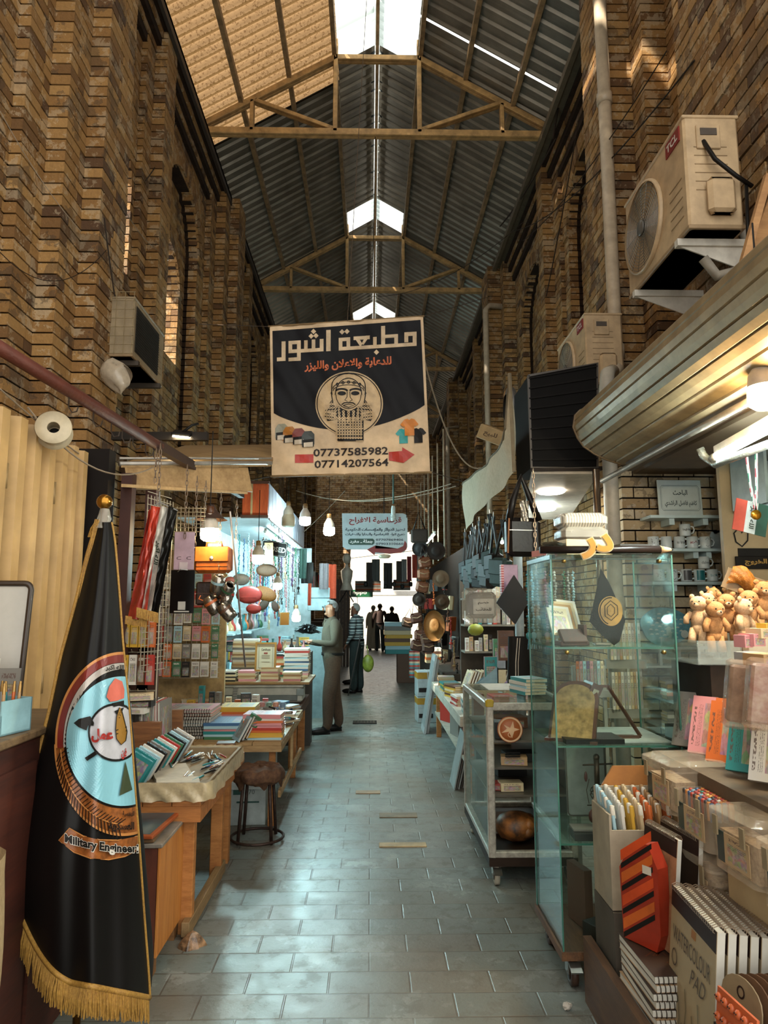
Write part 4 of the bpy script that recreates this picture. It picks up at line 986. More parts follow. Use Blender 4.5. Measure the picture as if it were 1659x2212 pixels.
# door posts and shelf column beyond the doors
mb = MB(); mb.bx(-1.85,-1.62,4.25,4.36,0,2.62); mb.ob('door_post',C('#17110e',.7),None,label='dark steel door post beyond the cream folding doors',cat='post')
mb = MB(); mb.bx(-1.70,-1.64,4.3,4.42,0,2.55).bx(-1.60,-1.53,4.42,4.5,0,2.5); mb.ob('red_brown_post',C('#3d1d14',.5),None,label='red-brown painted steel frame standing behind the brass flag finial',cat='post')
mb = MB(); mb.bx(-1.50,-1.43,4.6,4.7,0,2.42); mb.ob('red_brown_post',C('#42211a',.5),None,label='second red-brown frame post beside the wire rack',cat='post')

# ---------------------------------------------------------------- dark counter with whiteboard, pens and packets
t = thing('dark_counter','dark red-brown wooden counter behind the tall black flag','counter',(-1.47,2.75,0))
MB().box((0,0,.58),(.42,.95,1.16),None,0,.006).ob('body',wood('#2a130c','#4a2216',(1,1,8)),t); MB().box((0,0,1.18),(.46,1.0,.03),None,0,.006).ob('counter_top',wood('#4c3a28','#7d6546'),t)
mb = MB(); mb.bx(.21,.222,-.44,-.02,.1,1.08).bx(.21,.222,.02,.44,.1,1.08); mb.ob('door_panel',wood('#341810','#54281a',(1,1,8)),t)
t = thing('whiteboard','blank whiteboard with a dark rounded frame leaning on the counter','whiteboard',(-1.62,3.06,1.195),(-.12,0,.1))
def rr(x0,x1,z0,z1,r,n=5): return [(x + r * math.cos(a),z + r * math.sin(a)) for x,z,s in ((x1 - r,z1 - r,0),(x0 + r,z1 - r,1),(x0 + r,z0 + r,2),(x1 - r,z0 + r,3)) for a in [(s + k / n) * PI / 2 for k in range(n + 1)]]
mb = MB(); mb.prism(rr(-.07,.12,0,.56,.03),lambda x,z: (x,0,z),(0,.012,0)); mb.ob('board',C('#b9b6ae',.25,var=.05),t)
mb = MB(); P = rr(-.07,.12,0,.56,.03); mb.tube([(x,-.002,z) for x,z in P],.013,6,0,True); mb.ob('frame',C('#33261c',.4),t)
t = thing('pen_display_box','pale blue card display box of glitter pens on the dark counter','display box',(-1.40,2.66,1.197),(0,0,-.25))
mb = MB(); mb.bx(-.17,.13,-.09,-.085,0,.07).bx(-.17,-.165,-.09,.06,0,.12).bx(.125,.13,-.09,.06,0,.12).bx(-.17,.13,.055,.06,0,.12).bx(-.17,.13,-.09,.06,0,.006)
mb.ob('card_box',C('#8db5bb',.5),t); mb = MB(); letter(mb,'Gardener',lambda x,y: (x,-.0915,y),-.08,.02,.09,.05,0,.01); mb.ob('lettering',C('#d5dcd8',.5),t)
PENG = MB().lathe([(.001,0),(.3,.04),(.5,.1),(.5,.78)],n=8,m=0).lathe([(.52,.78),(.52,.9),(.35,.97),(.45,1),(.001,1.02)],n=8,m=1).mesh('glitter_pen',[dyed(.25),C('#a9854c',.3,.6)])
gp = ['purple','pink','brown','teal','yellow','green','purple','red','silver','teal','orange','tan']
k = 0
for r_ in range(2):
    for i in range(12):
        c = gp[i]; p = Vector((-.15 + i * .0235,-.06 + r_ * .07,0)); p.rotate(Euler((0,0,-.25)))
        o = put('glitter_pen',PENG,None,(-1.40 + p.x,2.66 + p.y,1.21),(R.uniform(-.08,.08),R.uniform(-.05,.05),0),(.0125,.0125,.165),f'{c} glitter pen, {ORD[i]} in the {("front", "rear")[r_]} line of the display box','pen','glitter pens in the pale blue box',None,c)
for i,(x,z,s,c) in enumerate(((-1.57,1.44,.11,'white'),(-1.47,1.40,.085,'grey'),(-1.63,1.40,.07,'tan'))):
    o = put('craft_packet',CARD[i],None,(x,2.93,z),(-.1,0,0),(s,.6,.21),('clear packet with a pale header','dark speckled packet','tan packet with small print')[i] + ' propped in front of the whiteboard','packet','packets by the whiteboard',None,c)
mb = MB(); mb.grid(lambda u,v: (.06 * (1 - abs(2 * v - 1) ** 3) * math.cos(2 * PI * u) * (1 + .3 * math.sin(7 * u * 2 * PI)),.05 * (1 - abs(2 * v - 1) ** 3) * math.sin(2 * PI * u),.16 * v - .16 + .02 * math.sin(11 * u)),14,8)
mb.ob('clear_bag',film('clear_wrap','#cfc8b8',.35),None,(-1.22,2.9,1.17),label='crumpled clear bag hanging from the dark counter corner beside the flag',cat='bag')
# seat back at the frame corner and boards leaning low
mb = MB(); mb.grid(lambda u,v: (-1.06 + .09 * math.cos(PI * (u - .5)) ** .5 * math.sin(PI * min(.97,v + .06) * .62 + .35),1.72 + .4 * u,.25 + .72 * v ** .8),12,10); mb.bx(-1.35,-1.0,1.72,2.12,.2,.5)
mb.ob('padded_seat_back',fabric('#8a7452','#a8916a',50),None,label='beige padded seat back at the edge beside the flag base',cat='seat')
for x in (-1.3,-1.05):
    pass
mb = MB(); mb.prism([(-1.52,.0),(-1.22,.0),(-1.18,.55),(-1.48,.6)],lambda x,z: (x,2.2 + .2 * z,z),(0,.02,0)); mb.ob('leaning_board',C('#57271a',.6),None,label='red-brown board leaning low behind the beige seat back',cat='board')

# ---------------------------------------------------------------- tall black flag with the round emblem
LE = [(1128,211),(1150,205),(1200,190),(1300,166),(1420,133),(1530,110),(1640,82),(1720,62),(1800,46),(1850,38),(1900,36),(1940,36),(2200,40)]
RE = [(1128,240),(1150,245),(1200,250),(1300,258),(1400,265),(1500,275),(1600,283),(1700,290),(1800,298),(1900,305),(2000,312),(2100,320),(2200,325)]
def ed(T,y):
    if y <= T[0][0]: return T[0][1]
    for (a_,b2),(c_,d_) in zip(T,T[1:]):
        if y <= c_: return b2 + (d_ - b2) * (y - a_) / (c_ - a_)
    return T[-1][1]
FY = 2.78
def FS(k=0.0):
    def f(x,y):
        L,Rr = ed(LE,y),ed(RE,y); x = max(L,min(Rr,x)); tt = (x - L) / (Rr - L); W = (Rr - L) / 1500 * FY
        return tuple(pY(x,y,FY - W * (.52 * math.sin(PI * tt) ** .8 + .035 * math.sin(tt * 21 + y * .004) * math.sin(PI * tt)) - .003 * k))
    return f
fl = thing('ceremonial_flag','tall black satin flag with round military emblem, gold fringe and brass ball finial','flag',tuple(pZ(190,2150)))
fo = Vector(fl.location)
def W0(f): return lambda x,y: tuple(Vector(f(x,y)) - fo)
HEM = lambda tt: 1958 + (2140 - 1958) * min(1,tt / .28) ** .75 + (2175 - 2140) * tt if tt < .28 else 2120 + 22 * (tt) + 20 * math.sin(tt * 3)
HEM = lambda tt: 1950 + 150 * (1 - (1 - min(1,tt / .45)) ** 2.2) + 55 * tt
def front(u,v):
    yb = HEM(u); y = 1128 + (yb - 1128) * v; L,Rr = ed(LE,y),ed(RE,y); return W0(FS())(L + (Rr - L) * (.001 + .998 * u),y)
def back(u,v):
    a_ = Vector(front(u,v)); l,r_ = Vector(front(0,v)),Vector(front(1,v)); base = l.lerp(r_,u); q = Vector((a_.x,2 * base.y - a_.y,a_.z)); q.y = base.y + (base.y - a_.y) * .8; return tuple(q)
mb = MB(); mb.grid(front,80,60); mb.grid(back,30,30); mb.ob('cloth',C('#0c0a09',.5,var=.3,sc=2),fl)
B = W0(FS(1)); B2 = W0(FS(2)); B3 = W0(FS(3)); B4 = W0(FS(4))
COP,COPD,REDF,WHF,SKY = C('#8a4f22',.4,var=.35,sc=40),C('#b5783f',.4),C('#6d1e17',.45),C('#a9a199',.45),C('#7fb4c0',.35,var=.06)
mb = MB()
ring(mb,265,1608,100,130,148,198,B,0,90,12,0,PI); ring(mb,265,1608,125,150,148,198,B,3,60,5,PI,2 * PI)
def arc(r0,r1,f,m): ring(mb,265,1604,r0 * .745,r0,r1 * .745,r1,f,m,60,2,PI * .98,2 * PI)
arc(190,196,B2,1); arc(173,190,B2,2); arc(158,172,B2,4); arc(144,157,B2,5)
ring(mb,265,1608,144,192,148,198,B2,1,60,1,0,PI)
ring(mb,265,1601,.1,.1,127,145,B2,5,90,26); ring(mb,265,1601,.1,.1,122,140,B3,6,90,26)
mb.ob('round_emblem',[COP,COPD,REDF,C('#100d0b',.4),WHF,C('#100d0b',.4),SKY],fl)
mb = MB()                                     # palm leaves on the copper band
for k in range(26):
    a_ = PI * (.52 + .46 * k / 26); c1,s1 = math.cos(a_),math.sin(a_)
    x,y = 265 + 134 * c1,1608 + 172 * s1
    stroke(mb,[(x - 2,y - 2),(x + 16 * c1 - 0 + 6,y + 14 * s1 + 16)],2.0,B3,0); stroke(mb,[(x,y),(x + 15,y - 13 + 2 * s1)],1.8,B3,0)
stroke(mb,[(265 + 134 * math.cos(PI * (.5 + .48 * k / 20)),1608 + 172 * math.sin(PI * (.5 + .48 * k / 20))) for k in range(21)],2.5,B3,1)
mb.ob('palm_leaves',[C('#1a110a',.5),COPD],fl)
mb = MB(); ring(mb,250,1582,.1,.1,59,61,B4,0,60,16); ring(mb,250,1582,56,58,60,63,W0(FS(5)),1,44,1); mb.ob('white_shield',[C('#b4b2b6',.4),BLK],fl)
B5 = W0(FS(6)); B6 = W0(FS(7))
mb = MB(); tess(mb,[(159,1562),(170,1553),(195,1547),(190,1558),(203,1561),(202,1568),(190,1567),(187,1578),(170,1571)],B5,0,9); mb.ob('spear_head',BLK,fl); mb = MB(); tess(mb,[(183,1637),(206,1622),(212,1628),(188,1644)],B5,0,9); mb.ob('spear_tail',BLK,fl); mb = MB(); tess(mb,[(242,1519),(268,1513),(268,1522),(246,1527)],B5,0,9)
mb.ob('shield_mount',BLK,fl)
mb = MB(); tess(mb,[(230,1505),(236,1483),(243,1494),(249,1465),(260,1484),(264,1472),(269,1490),(268,1508),(252,1514),(238,1516)],B5,0,9); mb.ob('flame',C('#c4604e',.5),fl)
mb = MB(); tess(mb,[(258,1528),(252,1548),(250,1575),(252,1596),(262,1609),(272,1600),(275,1580),(268,1552),(262,1530)],B5,0,8); mb.ob('gold_bomb',C('#8d6524',.4),fl)
mb = MB(); stroke(mb,[(250,1578),(274,1570)],2,B6); stroke(mb,[(250,1586),(275,1578)],2,B6); stroke(mb,[(258,1528),(252,1548),(250,1575),(252,1596),(262,1609),(272,1600),(275,1580),(268,1552),(262,1530)],1.5,B6); tess(mb,[(247,1536),(268,1528),(258,1552)],B5,0,9); mb.ob('bomb_outline',BLK,fl)
mb = MB(); letter(mb,'عمل',B6,197,1604,245,1574,0,.05); letter(mb,'فن',B6,262,1640,274,1616,0,.05); mb.ob('red_lettering',C('#9c2019',.5),fl)
mb = MB(); tess(mb,[(271,1644),(258,1719),(286,1706)],B5,0,9); mb.ob('green_triangle',C('#39432a',.5),fl)
mb = MB(); letter(mb,'العسكرية',B5,235,1797,290,1775,0,.04); letter(mb,'الهندسية',B5,265,1765,290,1752,0,.04); letter(mb,'الله اكبر',B5,228,1450,268,1436,0,.03); letter(mb,'٩٤٣٣١',B5,257,1737,284,1722,0,.03) if 0 else None
mb.ob('script_lettering',C('#1b1512',.5),fl)
mb = MB(); rb = [(127,1815),(150,1789),(180,1806),(215,1814),(255,1815),(297,1806),(298,1836),(270,1850),(235,1857),(195,1854),(160,1841)]
tess(mb,[(x + (1.5 if x < 160 else 0),y) for x,y in rb],B2,0,8); stroke(mb,rb,2.5,B3,1,True); mb.ob('ribbon',[COP,COPD],fl)
def rbt(x,y): tt = (x - 138) / 160; return B5(x,y + 22 * (1 - (1 - tt) ** 2) * 1.15 - 2 * tt * tt)
mb = MB(); letter(mb,'Military Engineeri',rbt,140,1824,299,1800,0,.035); mb.ob('ribbon_lettering',C('#14100d',.5),fl)
mb = MB(); letter(mb,'Military Engineeri',lambda x,y: tuple(Vector(rbt(x,y)) + Vector((0,.0012,0))),139,1826,300,1799,0,.07); mb.ob('lettering_outline',C('#c9c2b6',.5),fl)
# gold cord edge, fringe, finial, wrap, tassel, pole
GOLD = fabric('#7a5420','#b58a3c',120,.6)
mb = MB(); mb.tube([Vector(front(0,v / 24)) + Vector((-.004,0,0)) for v in range(25)],.008,6); mb.tube([Vector(front(1,v / 24)) + Vector((.003,0,0)) for v in range(25)],.004,5); mb.tube([Vector(front(u / 40,1)) for u in range(41)],.010,6); mb.ob('gold_cord',GOLD,fl)
mb = MB()
for i in range(320):
    u = (i + R.random()) / 320; p = Vector(front(u,.999)) + Vector((0,-.004,0)); L = .075 + .03 * (1 - u) + R.uniform(-.008,.008)
    q = p + Vector((R.uniform(-.012,.012),R.uniform(-.012,.004),-L)); mb.tube([p,p.lerp(q,.5) + Vector((R.uniform(-.004,.004),-.004,0)),q],[.0028,.0034,.002],4)
mb.ob('gold_fringe',GOLD,fl)
mb = MB(); mb.sph(pY(226,1084,FY) - fo,.031,20); mb.ob('ball_finial',C('#a5762e',.2,.9),fl)
mb = MB(); c = pY(226,1110,FY) - fo; mb.lathe([(.018,.02),(.022,0),(.028,-.02),(.022,-.035),(.034,-.06)],c,12); mb.ob('cloth_wrap',film('clear_wrap','#cfc8b8',.35),fl)
mb = MB()
for i in range(46): 
    p = pY(212,1122,FY - .01) - fo + Vector((R.uniform(-.01,.01),R.uniform(-.01,.01),0)); q = pY(170,1300,FY - .01) - fo if i % 2 else pY(200,1160,FY) - fo + Vector((R.uniform(-.02,.01),0,0)); mb.tube([p,p.lerp(q,.5) + Vector((R.uniform(-.008,.008),0,.0)),q],.0022,4)
mb.ob('tassel',GOLD,fl)
mb = MB(); a_ = pY(226,1100,FY) - fo; b2 = pY(108,2212,FY); mb.tube([a_,(a_.x,a_.y,.02 - fo.z)],.014,8); mb.lathe([(.16,0),(.16,.02),(.03,.05)],(a_.x,a_.y,-fo.z),22); mb.ob('pole_and_base',C('#6a4a22',.35,.7),fl)
fl.location = fo

# ---------------------------------------------------------------- cabinet, table one
t = thing('wooden_cabinet','wooden cabinet with orange-brown side panel beside the flag, pictures on top','cabinet',(-1.25,3.59,0))
MB().box((0,0,.32),(.56,.40,.46),None,0,.004).ob('body',wood('#3a1b10','#5d2d1b',(3,3,1)),t)
MB().box((.285,0,.32),(.012,.41,.48),None,0,.002).ob('side_panel',wood('#a05c22','#c58442',(20,20,1.5),.45),t)
MB().box((0,0,.56),(.60,.42,.02),None,0,.004).ob('cabinet_top',C('#8d857a',.5,.2,var=.3),t)
for x in (-.25,.25):
    for y in (-.17,.17): MB().box((x,y,.045),(.05,.05,.09)).ob('foot',wood('#5a3820','#8a6238'),t)
for i,(rz,c,l) in enumerate(((.04,'teal','lower'),(-.06,'teal','upper'))):
    t = thing('framed_picture',f'blue-green framed picture lying flat, {l} one on the wooden cabinet','picture',(-1.23 + .02 * i,3.58,.571 + .022 * i),(0,0,rz),'pictures on the wooden cabinet')
    MB().box((0,0,.009),(.46,.40,.018),None,0,.004).ob('frame',C('#9a4a22' if i else '#6b5036',.45),t); MB().box((0,0,.018),(.42,.36,.002),None,0).ob('print',C('#35515c',.15,var=.35,sc=5),t)
WT = wood('#8a5324','#b87c42',(3,3,14)); WTX = wood('#7a4a22','#b07038',(2,20,20))
def trestle(lab,x0,x1,y0,y1,z,legw=.07,rail=True,ap=.10,mat=None,far=True):
    mat = mat or WTX; cx,cy = (x0 + x1) / 2,(y0 + y1) / 2; t = thing('wooden_table',lab,'table',(cx,cy,0)); a_,b2 = (x1 - x0) / 2,(y1 - y0) / 2
    m = MB(); n = 5
    for i in range(n): w_ = 2 * a_ / n; m.box((-a_ + w_ * (i + .5),0,z - .0125),(w_ - .004,2 * b2,.025),None,0,.002)
    m.ob('table_top',mat,t)
    m = MB(); m.bx(a_ - .03,a_,-b2,b2,z - ap,z - .025).bx(-a_,-a_ + .03,-b2,b2,z - ap,z - .025).bx(-a_ + .03,a_ - .03,-b2,-b2 + .03,z - ap,z - .025).bx(-a_ + .03,a_ - .03,b2 - .03,b2,z - ap,z - .025); m.ob('apron',mat,t)
    for sx in (-1,1):
        for sy in (-1,1): MB().box((sx * (a_ - .08),sy * (b2 - .10),(z - ap) / 2),(legw,legw * .8,z - ap),None,0,.004).ob('leg',WT,t)
    if rail: 
        for sx in (-1,1): MB().box((sx * (a_ - .06),0,.05),(.04,2 * b2 - .02,.07),None,0,.003).ob('floor_rail',wood('#6d5436','#9a7e56',(8,1.5,8)),t)
    return t
trestle('old wooden trestle table carrying the wrapped tray of pens, beside the cabinet',-1.6,-.86,3.72,4.62,.665)
# wrapped tray of pens
t = thing('pen_tray','shallow tray wrapped in yellowed plastic full of pens on the trestle table','tray',(-1.07,4.2,.667),(0,0,.0))
m = MB(); m.bx(-.25,.24,-.47,-.45,0,.085).bx(-.25,.24,.45,.47,0,.085).bx(-.25,-.235,-.45,.45,0,.085).bx(.225,.24,-.45,.45,0,.085).bx(-.25,.24,-.45,.45,0,.035); m.ob('card_tray',C('#8d7a5c',.7),t)
m = MB(); 
def wrap(u,v):
    a_ = 2 * PI * u; P = (.26 * max(-1,min(1,1.35 * math.cos(a_))),.49 * max(-1,min(1,1.35 * math.sin(a_)))); k_ = 1 + .03 * math.sin(17 * a_ + 5 * v) * (1 - v); return (P[0] * k_,P[1] * k_,.092 * v + .003 * math.sin(31 * a_))
m.grid(wrap,90,6); m.ob('plastic_wrap',film('yellowed_wrap','#c7b48e',.75,.3),t)
m = MB(); m.box((-.05,-.1,.05),(.2,.3,.03),(.03,0,.4)).box((.05,-.33,.052),(.22,.16,.03),(0,.04,.3)); m.ob('loose_sheet',C('#b9b1a0',.7),t)
pc = ['black','red','teal','silver','brown','black','blue','white','black','tan','red','grey']
i = 0
for gx,gy,gn,ga,w_ in ((-1.12,4.45,12,1.35,'far corner'),(-.93,4.42,12,1.9,'far aisle corner'),(-.95,4.15,12,1.2,'middle'),(-1.14,4.1,10,1.75,'inner edge'),(-.98,3.9,8,1.45,'near end')):
    for q in range(gn):
        c = pc[(q * 5 + gn) % 12]; put('pen',PENM if q % 3 else PENF,None,(gx + R.uniform(-.05,.05),gy + R.uniform(-.06,.06),.712 + .013 * (q // 4) + R.uniform(0,.004)),(0,PI / 2,ga + R.uniform(-.22,.22)),(.011,.011,.14),f'{c} pen, {ORD[q]} heaped at the {w_} of the wrapped tray','pen','pens in the wrapped tray',None,c)
# leaning packs on the tray's inner side
def lean(lo,axis_rot,s,c,lab,me=BKS,nm='notebook',cat='notebook',grp='leaning notebooks'): return put(nm,me,None,lo,axis_rot,s,lab,cat,grp,None,c)
cc = ['teal','teal','pale blue','white','black','grey','teal','white','red','green','black','pale blue','grey','white']
for i in range(14):
    y = 3.86 + i * .052; c = cc[i]; lean((-1.30 + .004 * i,y,.70),(PI / 2 + .0,-1.05,0),(.19,.13,.016),c,f'{c} slim pack, {ORD[i]} in the leaning file beside the tray',grp='packs leaning beside the tray')
# wooden ledge box with upright magazines and pens behind
mb = MB(); mb.bx(-1.62,-1.28,4.40,4.44,.66,.95).bx(-1.62,-1.28,4.9,4.94,.66,.95).bx(-1.62,-1.60,4.44,4.9,.66,1.0).bx(-1.62,-1.28,4.44,4.9,.66,.70); mb.ob('wooden_bin',wood('#5d3820','#8a5c34'),None,label='open wooden bin of upright booklets behind the pen tray',cat='bin')
for i in range(13):
    c = ['red','black','pink','white','grey','brown','white','tan','silver','black','white','red','grey'][i]
    put('booklet',BKS,None,(-1.57 + i * .0215,4.67,.71),(0,-PI / 2 + .10 - .012 * i,0),(.34,.26,.017),f'{c} booklet standing {ORD[i]} in the open wooden bin','booklet','booklets in the wooden bin',None,c)
t = thing('pencil_cup','clear tub packed with reddish pencils beside the wooden bin','cup',(-1.46,4.25,.67)); MB().lathe([(.001,0),(.05,0),(.055,.12)],n=16).ob('tub',film('clear_tub','#c9c4b4',.3),t)
m = MB()
for i in range(22): a_ = i * 2.4; r_ = .008 * math.sqrt(i) ; m.tube([(r_ * math.cos(a_),r_ * math.sin(a_),.01),(1.3 * r_ * math.cos(a_),1.3 * r_ * math.sin(a_),.2 + R.uniform(-.02,.02))],.0035,6,i % 2)
m.ob('pencil_points',[C('#7a3a28',.5),C('#9a7a4a',.5)],t)
# small goods between tray and the next table
sm = [('calculator','dark pocket calculator','black',(-1.23,4.78,.72),(.09,.14,.02),.5),('tape_pack','pink packet of bows','pink',(-1.12,4.86,.72),(.08,.06,.04),.2),('small_box','white boxed lamp on its side','white',(-.98,4.88,.72),(.14,.12,.05),.3),('small_box','tan wallet box tipped open','tan',(-1.30,4.70,.74),(.11,.03,.11),.7),('small_box','brown card box with a slot','brown',(-.98,4.92,.70),(.12,.10,.07),.1),('small_box','pale blue flat pack','pale blue',(-.95,4.80,.66),(.18,.14,.02),.2)]
for nm,l,c,p,s,r_ in sm: put(nm,BOXP if nm != 'calculator' else BOXM,None,(p[0],p[1],.665),(0,0,r_),s,l + ' on the goods between tray and next table','box',None,None,c)
mb = MB(); mb.bx(-1.62,-.86,4.66,4.96,.60,.662); mb.ob('packed_shelf_board',WTX,None,label='low plank of small goods between the two tables',cat='board')
for x in (-1.55,-.95): mb = MB().bx(x - .03,x + .03,4.78,4.84,0,.6).ob('plank_support',WT,None,label=('inner' if x < -1 else 'aisle-side') + ' post holding the low plank between the two tables',cat='post')

# ---------------------------------------------------------------- stool and paper box
t = thing('stool','rusty iron stool with a torn brown padded seat, in the aisle','stool',(-.80,5.22,0))
IR = C('#3b2a22',.55,.4,var=.4,sc=30)
m = MB(); m.tube([(.185 * math.cos(a),.185 * math.sin(a),.03) for a in [2 * PI * i / 28 for i in range(28)]],.010,8,0,True); m.ob('foot_ring',IR,t)
for k in range(4):
    a_ = PI / 4 + k * PI / 2; m = MB(); m.tube([(.165 * math.cos(a_),.165 * math.sin(a_),.01),(.13 * math.cos(a_),.13 * math.sin(a_),.43)],.012,8); m.ob('leg',IR,t)
m = MB()
def cush(u,v):
    a_ = 2 * PI * u; prof = [(.001,.515),(.10,.52),(.165,.505),(.185,.47),(.178,.43),(.15,.41)]; i = min(4,int(v * 5)); f = v * 5 - i; r_ = prof[i][0] + (prof[i + 1][0] - prof[i][0]) * f; z = prof[i][1] + (prof[i + 1][1] - prof[i][1]) * f
    r_ *= 1 + .05 * math.sin(9 * a_) * v + .03 * math.sin(23 * a_) * v; z += .008 * math.sin(7 * a_ + 20 * r_) - (.045 * max(0,math.sin(5 * a_ + 1)) ** 3 if v > .9 else 0); return (r_ * math.cos(a_),r_ * math.sin(a_),z)
m.grid(cush,60,20); m.ob('seat',fabric('#3a2214','#6b4a30',35,.8,9),t)
t = thing('paper_box','white and teal copier paper box on the floor behind the stool','box',(-.94,5.72,0),(0,0,.06))
MB().box((0,0,.155),(.27,.30,.31),None,0,.004).ob('carton',C('#a9b5b3',.6),t); MB().box((0,0,.29),(.285,.315,.06),None,0,.004).ob('lid',C('#b5c1bf',.6),t)
m = MB(); m.box((-.085,-.152,.25),(.055,.004,.05)); m.box((.0,-.152,.17),(.17,.003,.012)); m.ob('printed_mark',C('#24504a',.5),t)
m = MB(); letter(m,'70',lambda x,y: (x,-.154,y),.005,.228,.05,.262,0,.0); m.ob('lettering',C('#4f5c5c',.5),t)
t = thing('paper_box','white lidded paper box tucked under the second table','box',(-.98,6.1,0)); MB().box((0,0,.27),(.36,.28,.54),None,0,.004).ob('carton',C('#a7b2b0',.6),t); MB().box((0,0,.5),(.375,.295,.09),None,0,.004).ob('lid',C('#b1bbb9',.6),t)

# ---------------------------------------------------------------- table two and its stacks
LW = wood('#8d6b40','#c09c6a',(3,3,14))
t = trestle('pale wooden framed stall table piled with notebooks and folders',-1.78,-.67,5.46,7.15,.63,.05,False,.07,wood('#7d5f3a','#b08f5f',(2,20,20)))
m = MB(); m.bx(.53,.55,-.8,.82,.22,.27); m.ob('side_rail',LW,t); m = MB(); m.bx(.53,.55,.0,.04,.24,.56); m.ob('mid_upright',LW,t)
bw = [('notebooks and sheets',-1.35,5.35,.42,.50)]
stack(-1.50,5.80,.63,9,.40,.52,.024,['grey','black','grey','white','pale blue','white','grey','orange','pink'],'ring folder','wide pile on the second table','folders in the wide pile',PI / 2,me=SPI,cat='folder',nm='folder',jr=.02)
stack(-1.09,5.76,.63,6,.36,.40,.020,['green','pale blue','teal','pink','pale blue','blue'],'drawing pad','blue pile on the second table','pads in the blue pile',PI / 2,cat='drawing pad',nm='drawing_pad',jr=.03)
stack(-1.12,6.18,.63,9,.30,.30,.020,['blue','white','pale blue','white','cream','pink','orange','yellow','yellow'],'drawing pad','yellow-topped pile on the second table','pads in the yellow-topped pile',PI / 2,cat='drawing pad',nm='drawing_pad',jr=.03)
stack(-.83,5.66,.63,11,.22,.30,.017,['pale blue','yellow','yellow','orange','red','pink','pink','orange','white','pink','pink'],'exercise book','pink pile at the aisle corner','exercise books at the aisle corner',PI / 2,cat='exercise book',nm='exercise_book',jr=.05)
for i in range(9):
    c = ['pale blue','grey','black','silver','black','white','grey','silver','black'][i]
    lean((-1.02 + .02 * i,5.50 + .05 * i,.635),(0,-1.05 - .02 * i,.5),(.20,.15,.014),c,f'{c} cased disc-sized box, {ORD[i]} in the slanting file over the blue pile',nm='slim_case',cat='case',grp='slim cases slanting on the table')
put('card_box',BOXP,None,(-.92,5.56,.74),(.3,.5,.3),(.09,.03,.09),'small green card box tilted on the slanting cases','box',None,None,'green')
for i,c in enumerate(('red','green','orange','blue')):
    t = thing('glitter_can',f'{c} capped can of craft glitter, {ORD[i]} in the clear four-pack','can',(-.98 + i * .062,6.5,.63),None,'cans in the clear four-pack')
    o = put('can_body',MB().lathe([(.001,0),(.026,0),(.026,.12),(.022,.125)],n=14).mesh('cb',[printed('xz',2)]),t,color='grey' if i < 2 else 'blue'); MB().lathe([(.027,.12),(.027,.15),(.018,.16),(.001,.16)],n=14).ob('cap',C(PAL[c],.4),t)
MB().box((0,0,.085),(.26,.07,.17),None,0,.02).ob('clear_case',film('clear_case','#c9d0cc',.2),None,(-.887,6.5,.63),label='clear plastic case around the four glitter cans',cat='case')
# loose flat goods on the second table's far half
fc = ['orange','cream','white','grey','pink','red','teal','yellow','white','cream','brown','blue']
k = 0
for gx,gy,l in ((-1.52,5.9,"second table's wall side"),(-1.25,6.2,"second table's middle"),(-.72,5.85,"second table's aisle edge"),(-.78,6.4,"second table's far aisle corner"),(-1.5,6.35,"second table's far inner corner"),(-1.1,6.45,"second table's far edge")):
    for q in range(5):
        c = fc[(k * 5 + q * 3) % 12]; k += 1
        put('flat_pack',BKP if q % 2 else BOXP,None,(gx - .06 + R.uniform(-.07,.07),gy + .5 + R.uniform(-.08,.08),.631 + .022 * q),(0,0,R.uniform(-1.2,1.2)),(.16,.20,.02) if q % 2 else (.14,.1,.021),f'{c} flat pack, {ORD[q]} up in the loose heap at the {l}','packet','loose packs on the second table',None,c)
t = thing('sweet_jar','clear jar of pink pieces with an orange lid on the second table','jar',(-1.18,6.85,.63)); MB().lathe([(.001,0),(.06,0),(.065,.06),(.05,.09)],n=18).ob('jar',film('clear_jar','#c9c4b4',.25),t); MB().lathe([(.055,.09),(.07,.095),(.07,.12),(.04,.13),(.001,.13)],n=18).ob('lid',C('#c2502a',.4),t)
m = MB(); [m.sph((R.uniform(-.035,.035),R.uniform(-.035,.035),.015 + R.uniform(0,.05)),.013,6) for _ in range(30)]; m.ob('pink_pieces',C('#bd7d76',.5),t)
# upright boxes behind (near brick wall): 
up = [('yellow',.07,.10,'marker tin'),('teal',.045,.22,'tall pencil box'),('black',.05,.16,'bottle box'),('grey',.045,.17,'bottle box'),('cream',.05,.12,'glue box'),('orange',.06,.09,'lidded tub'),('black',.09,.16,'picture box'),('white',.06,.14,'card box'),('red',.05,.10,'card box')]
for i,(c,w_,h_,kd) in enumerate(up): put('upright_box',BOXP,None,(-1.62 + i * .082,6.5 + .05 * (i % 3),.71),(0,0,R.uniform(-.3,.3)),(w_,.05,h_),f'{c} {kd} standing {ORD[i]} along the back of the second table','box','upright boxes behind the folders',None,c)
stack(-1.66,7.0,.63,7,.3,.22,.02,['pink','cream','white','pink','brown','white','cream'],'small pad','low pile under the wire rack','pads under the wire rack',0,cat='pad',nm='pad')
stack(-1.68,6.5,.63,3,.26,.3,.025,['grey','white','cream'],'flat folder','pile carrying the upright boxes','folders under the upright boxes',0,cat='folder',nm='folder')

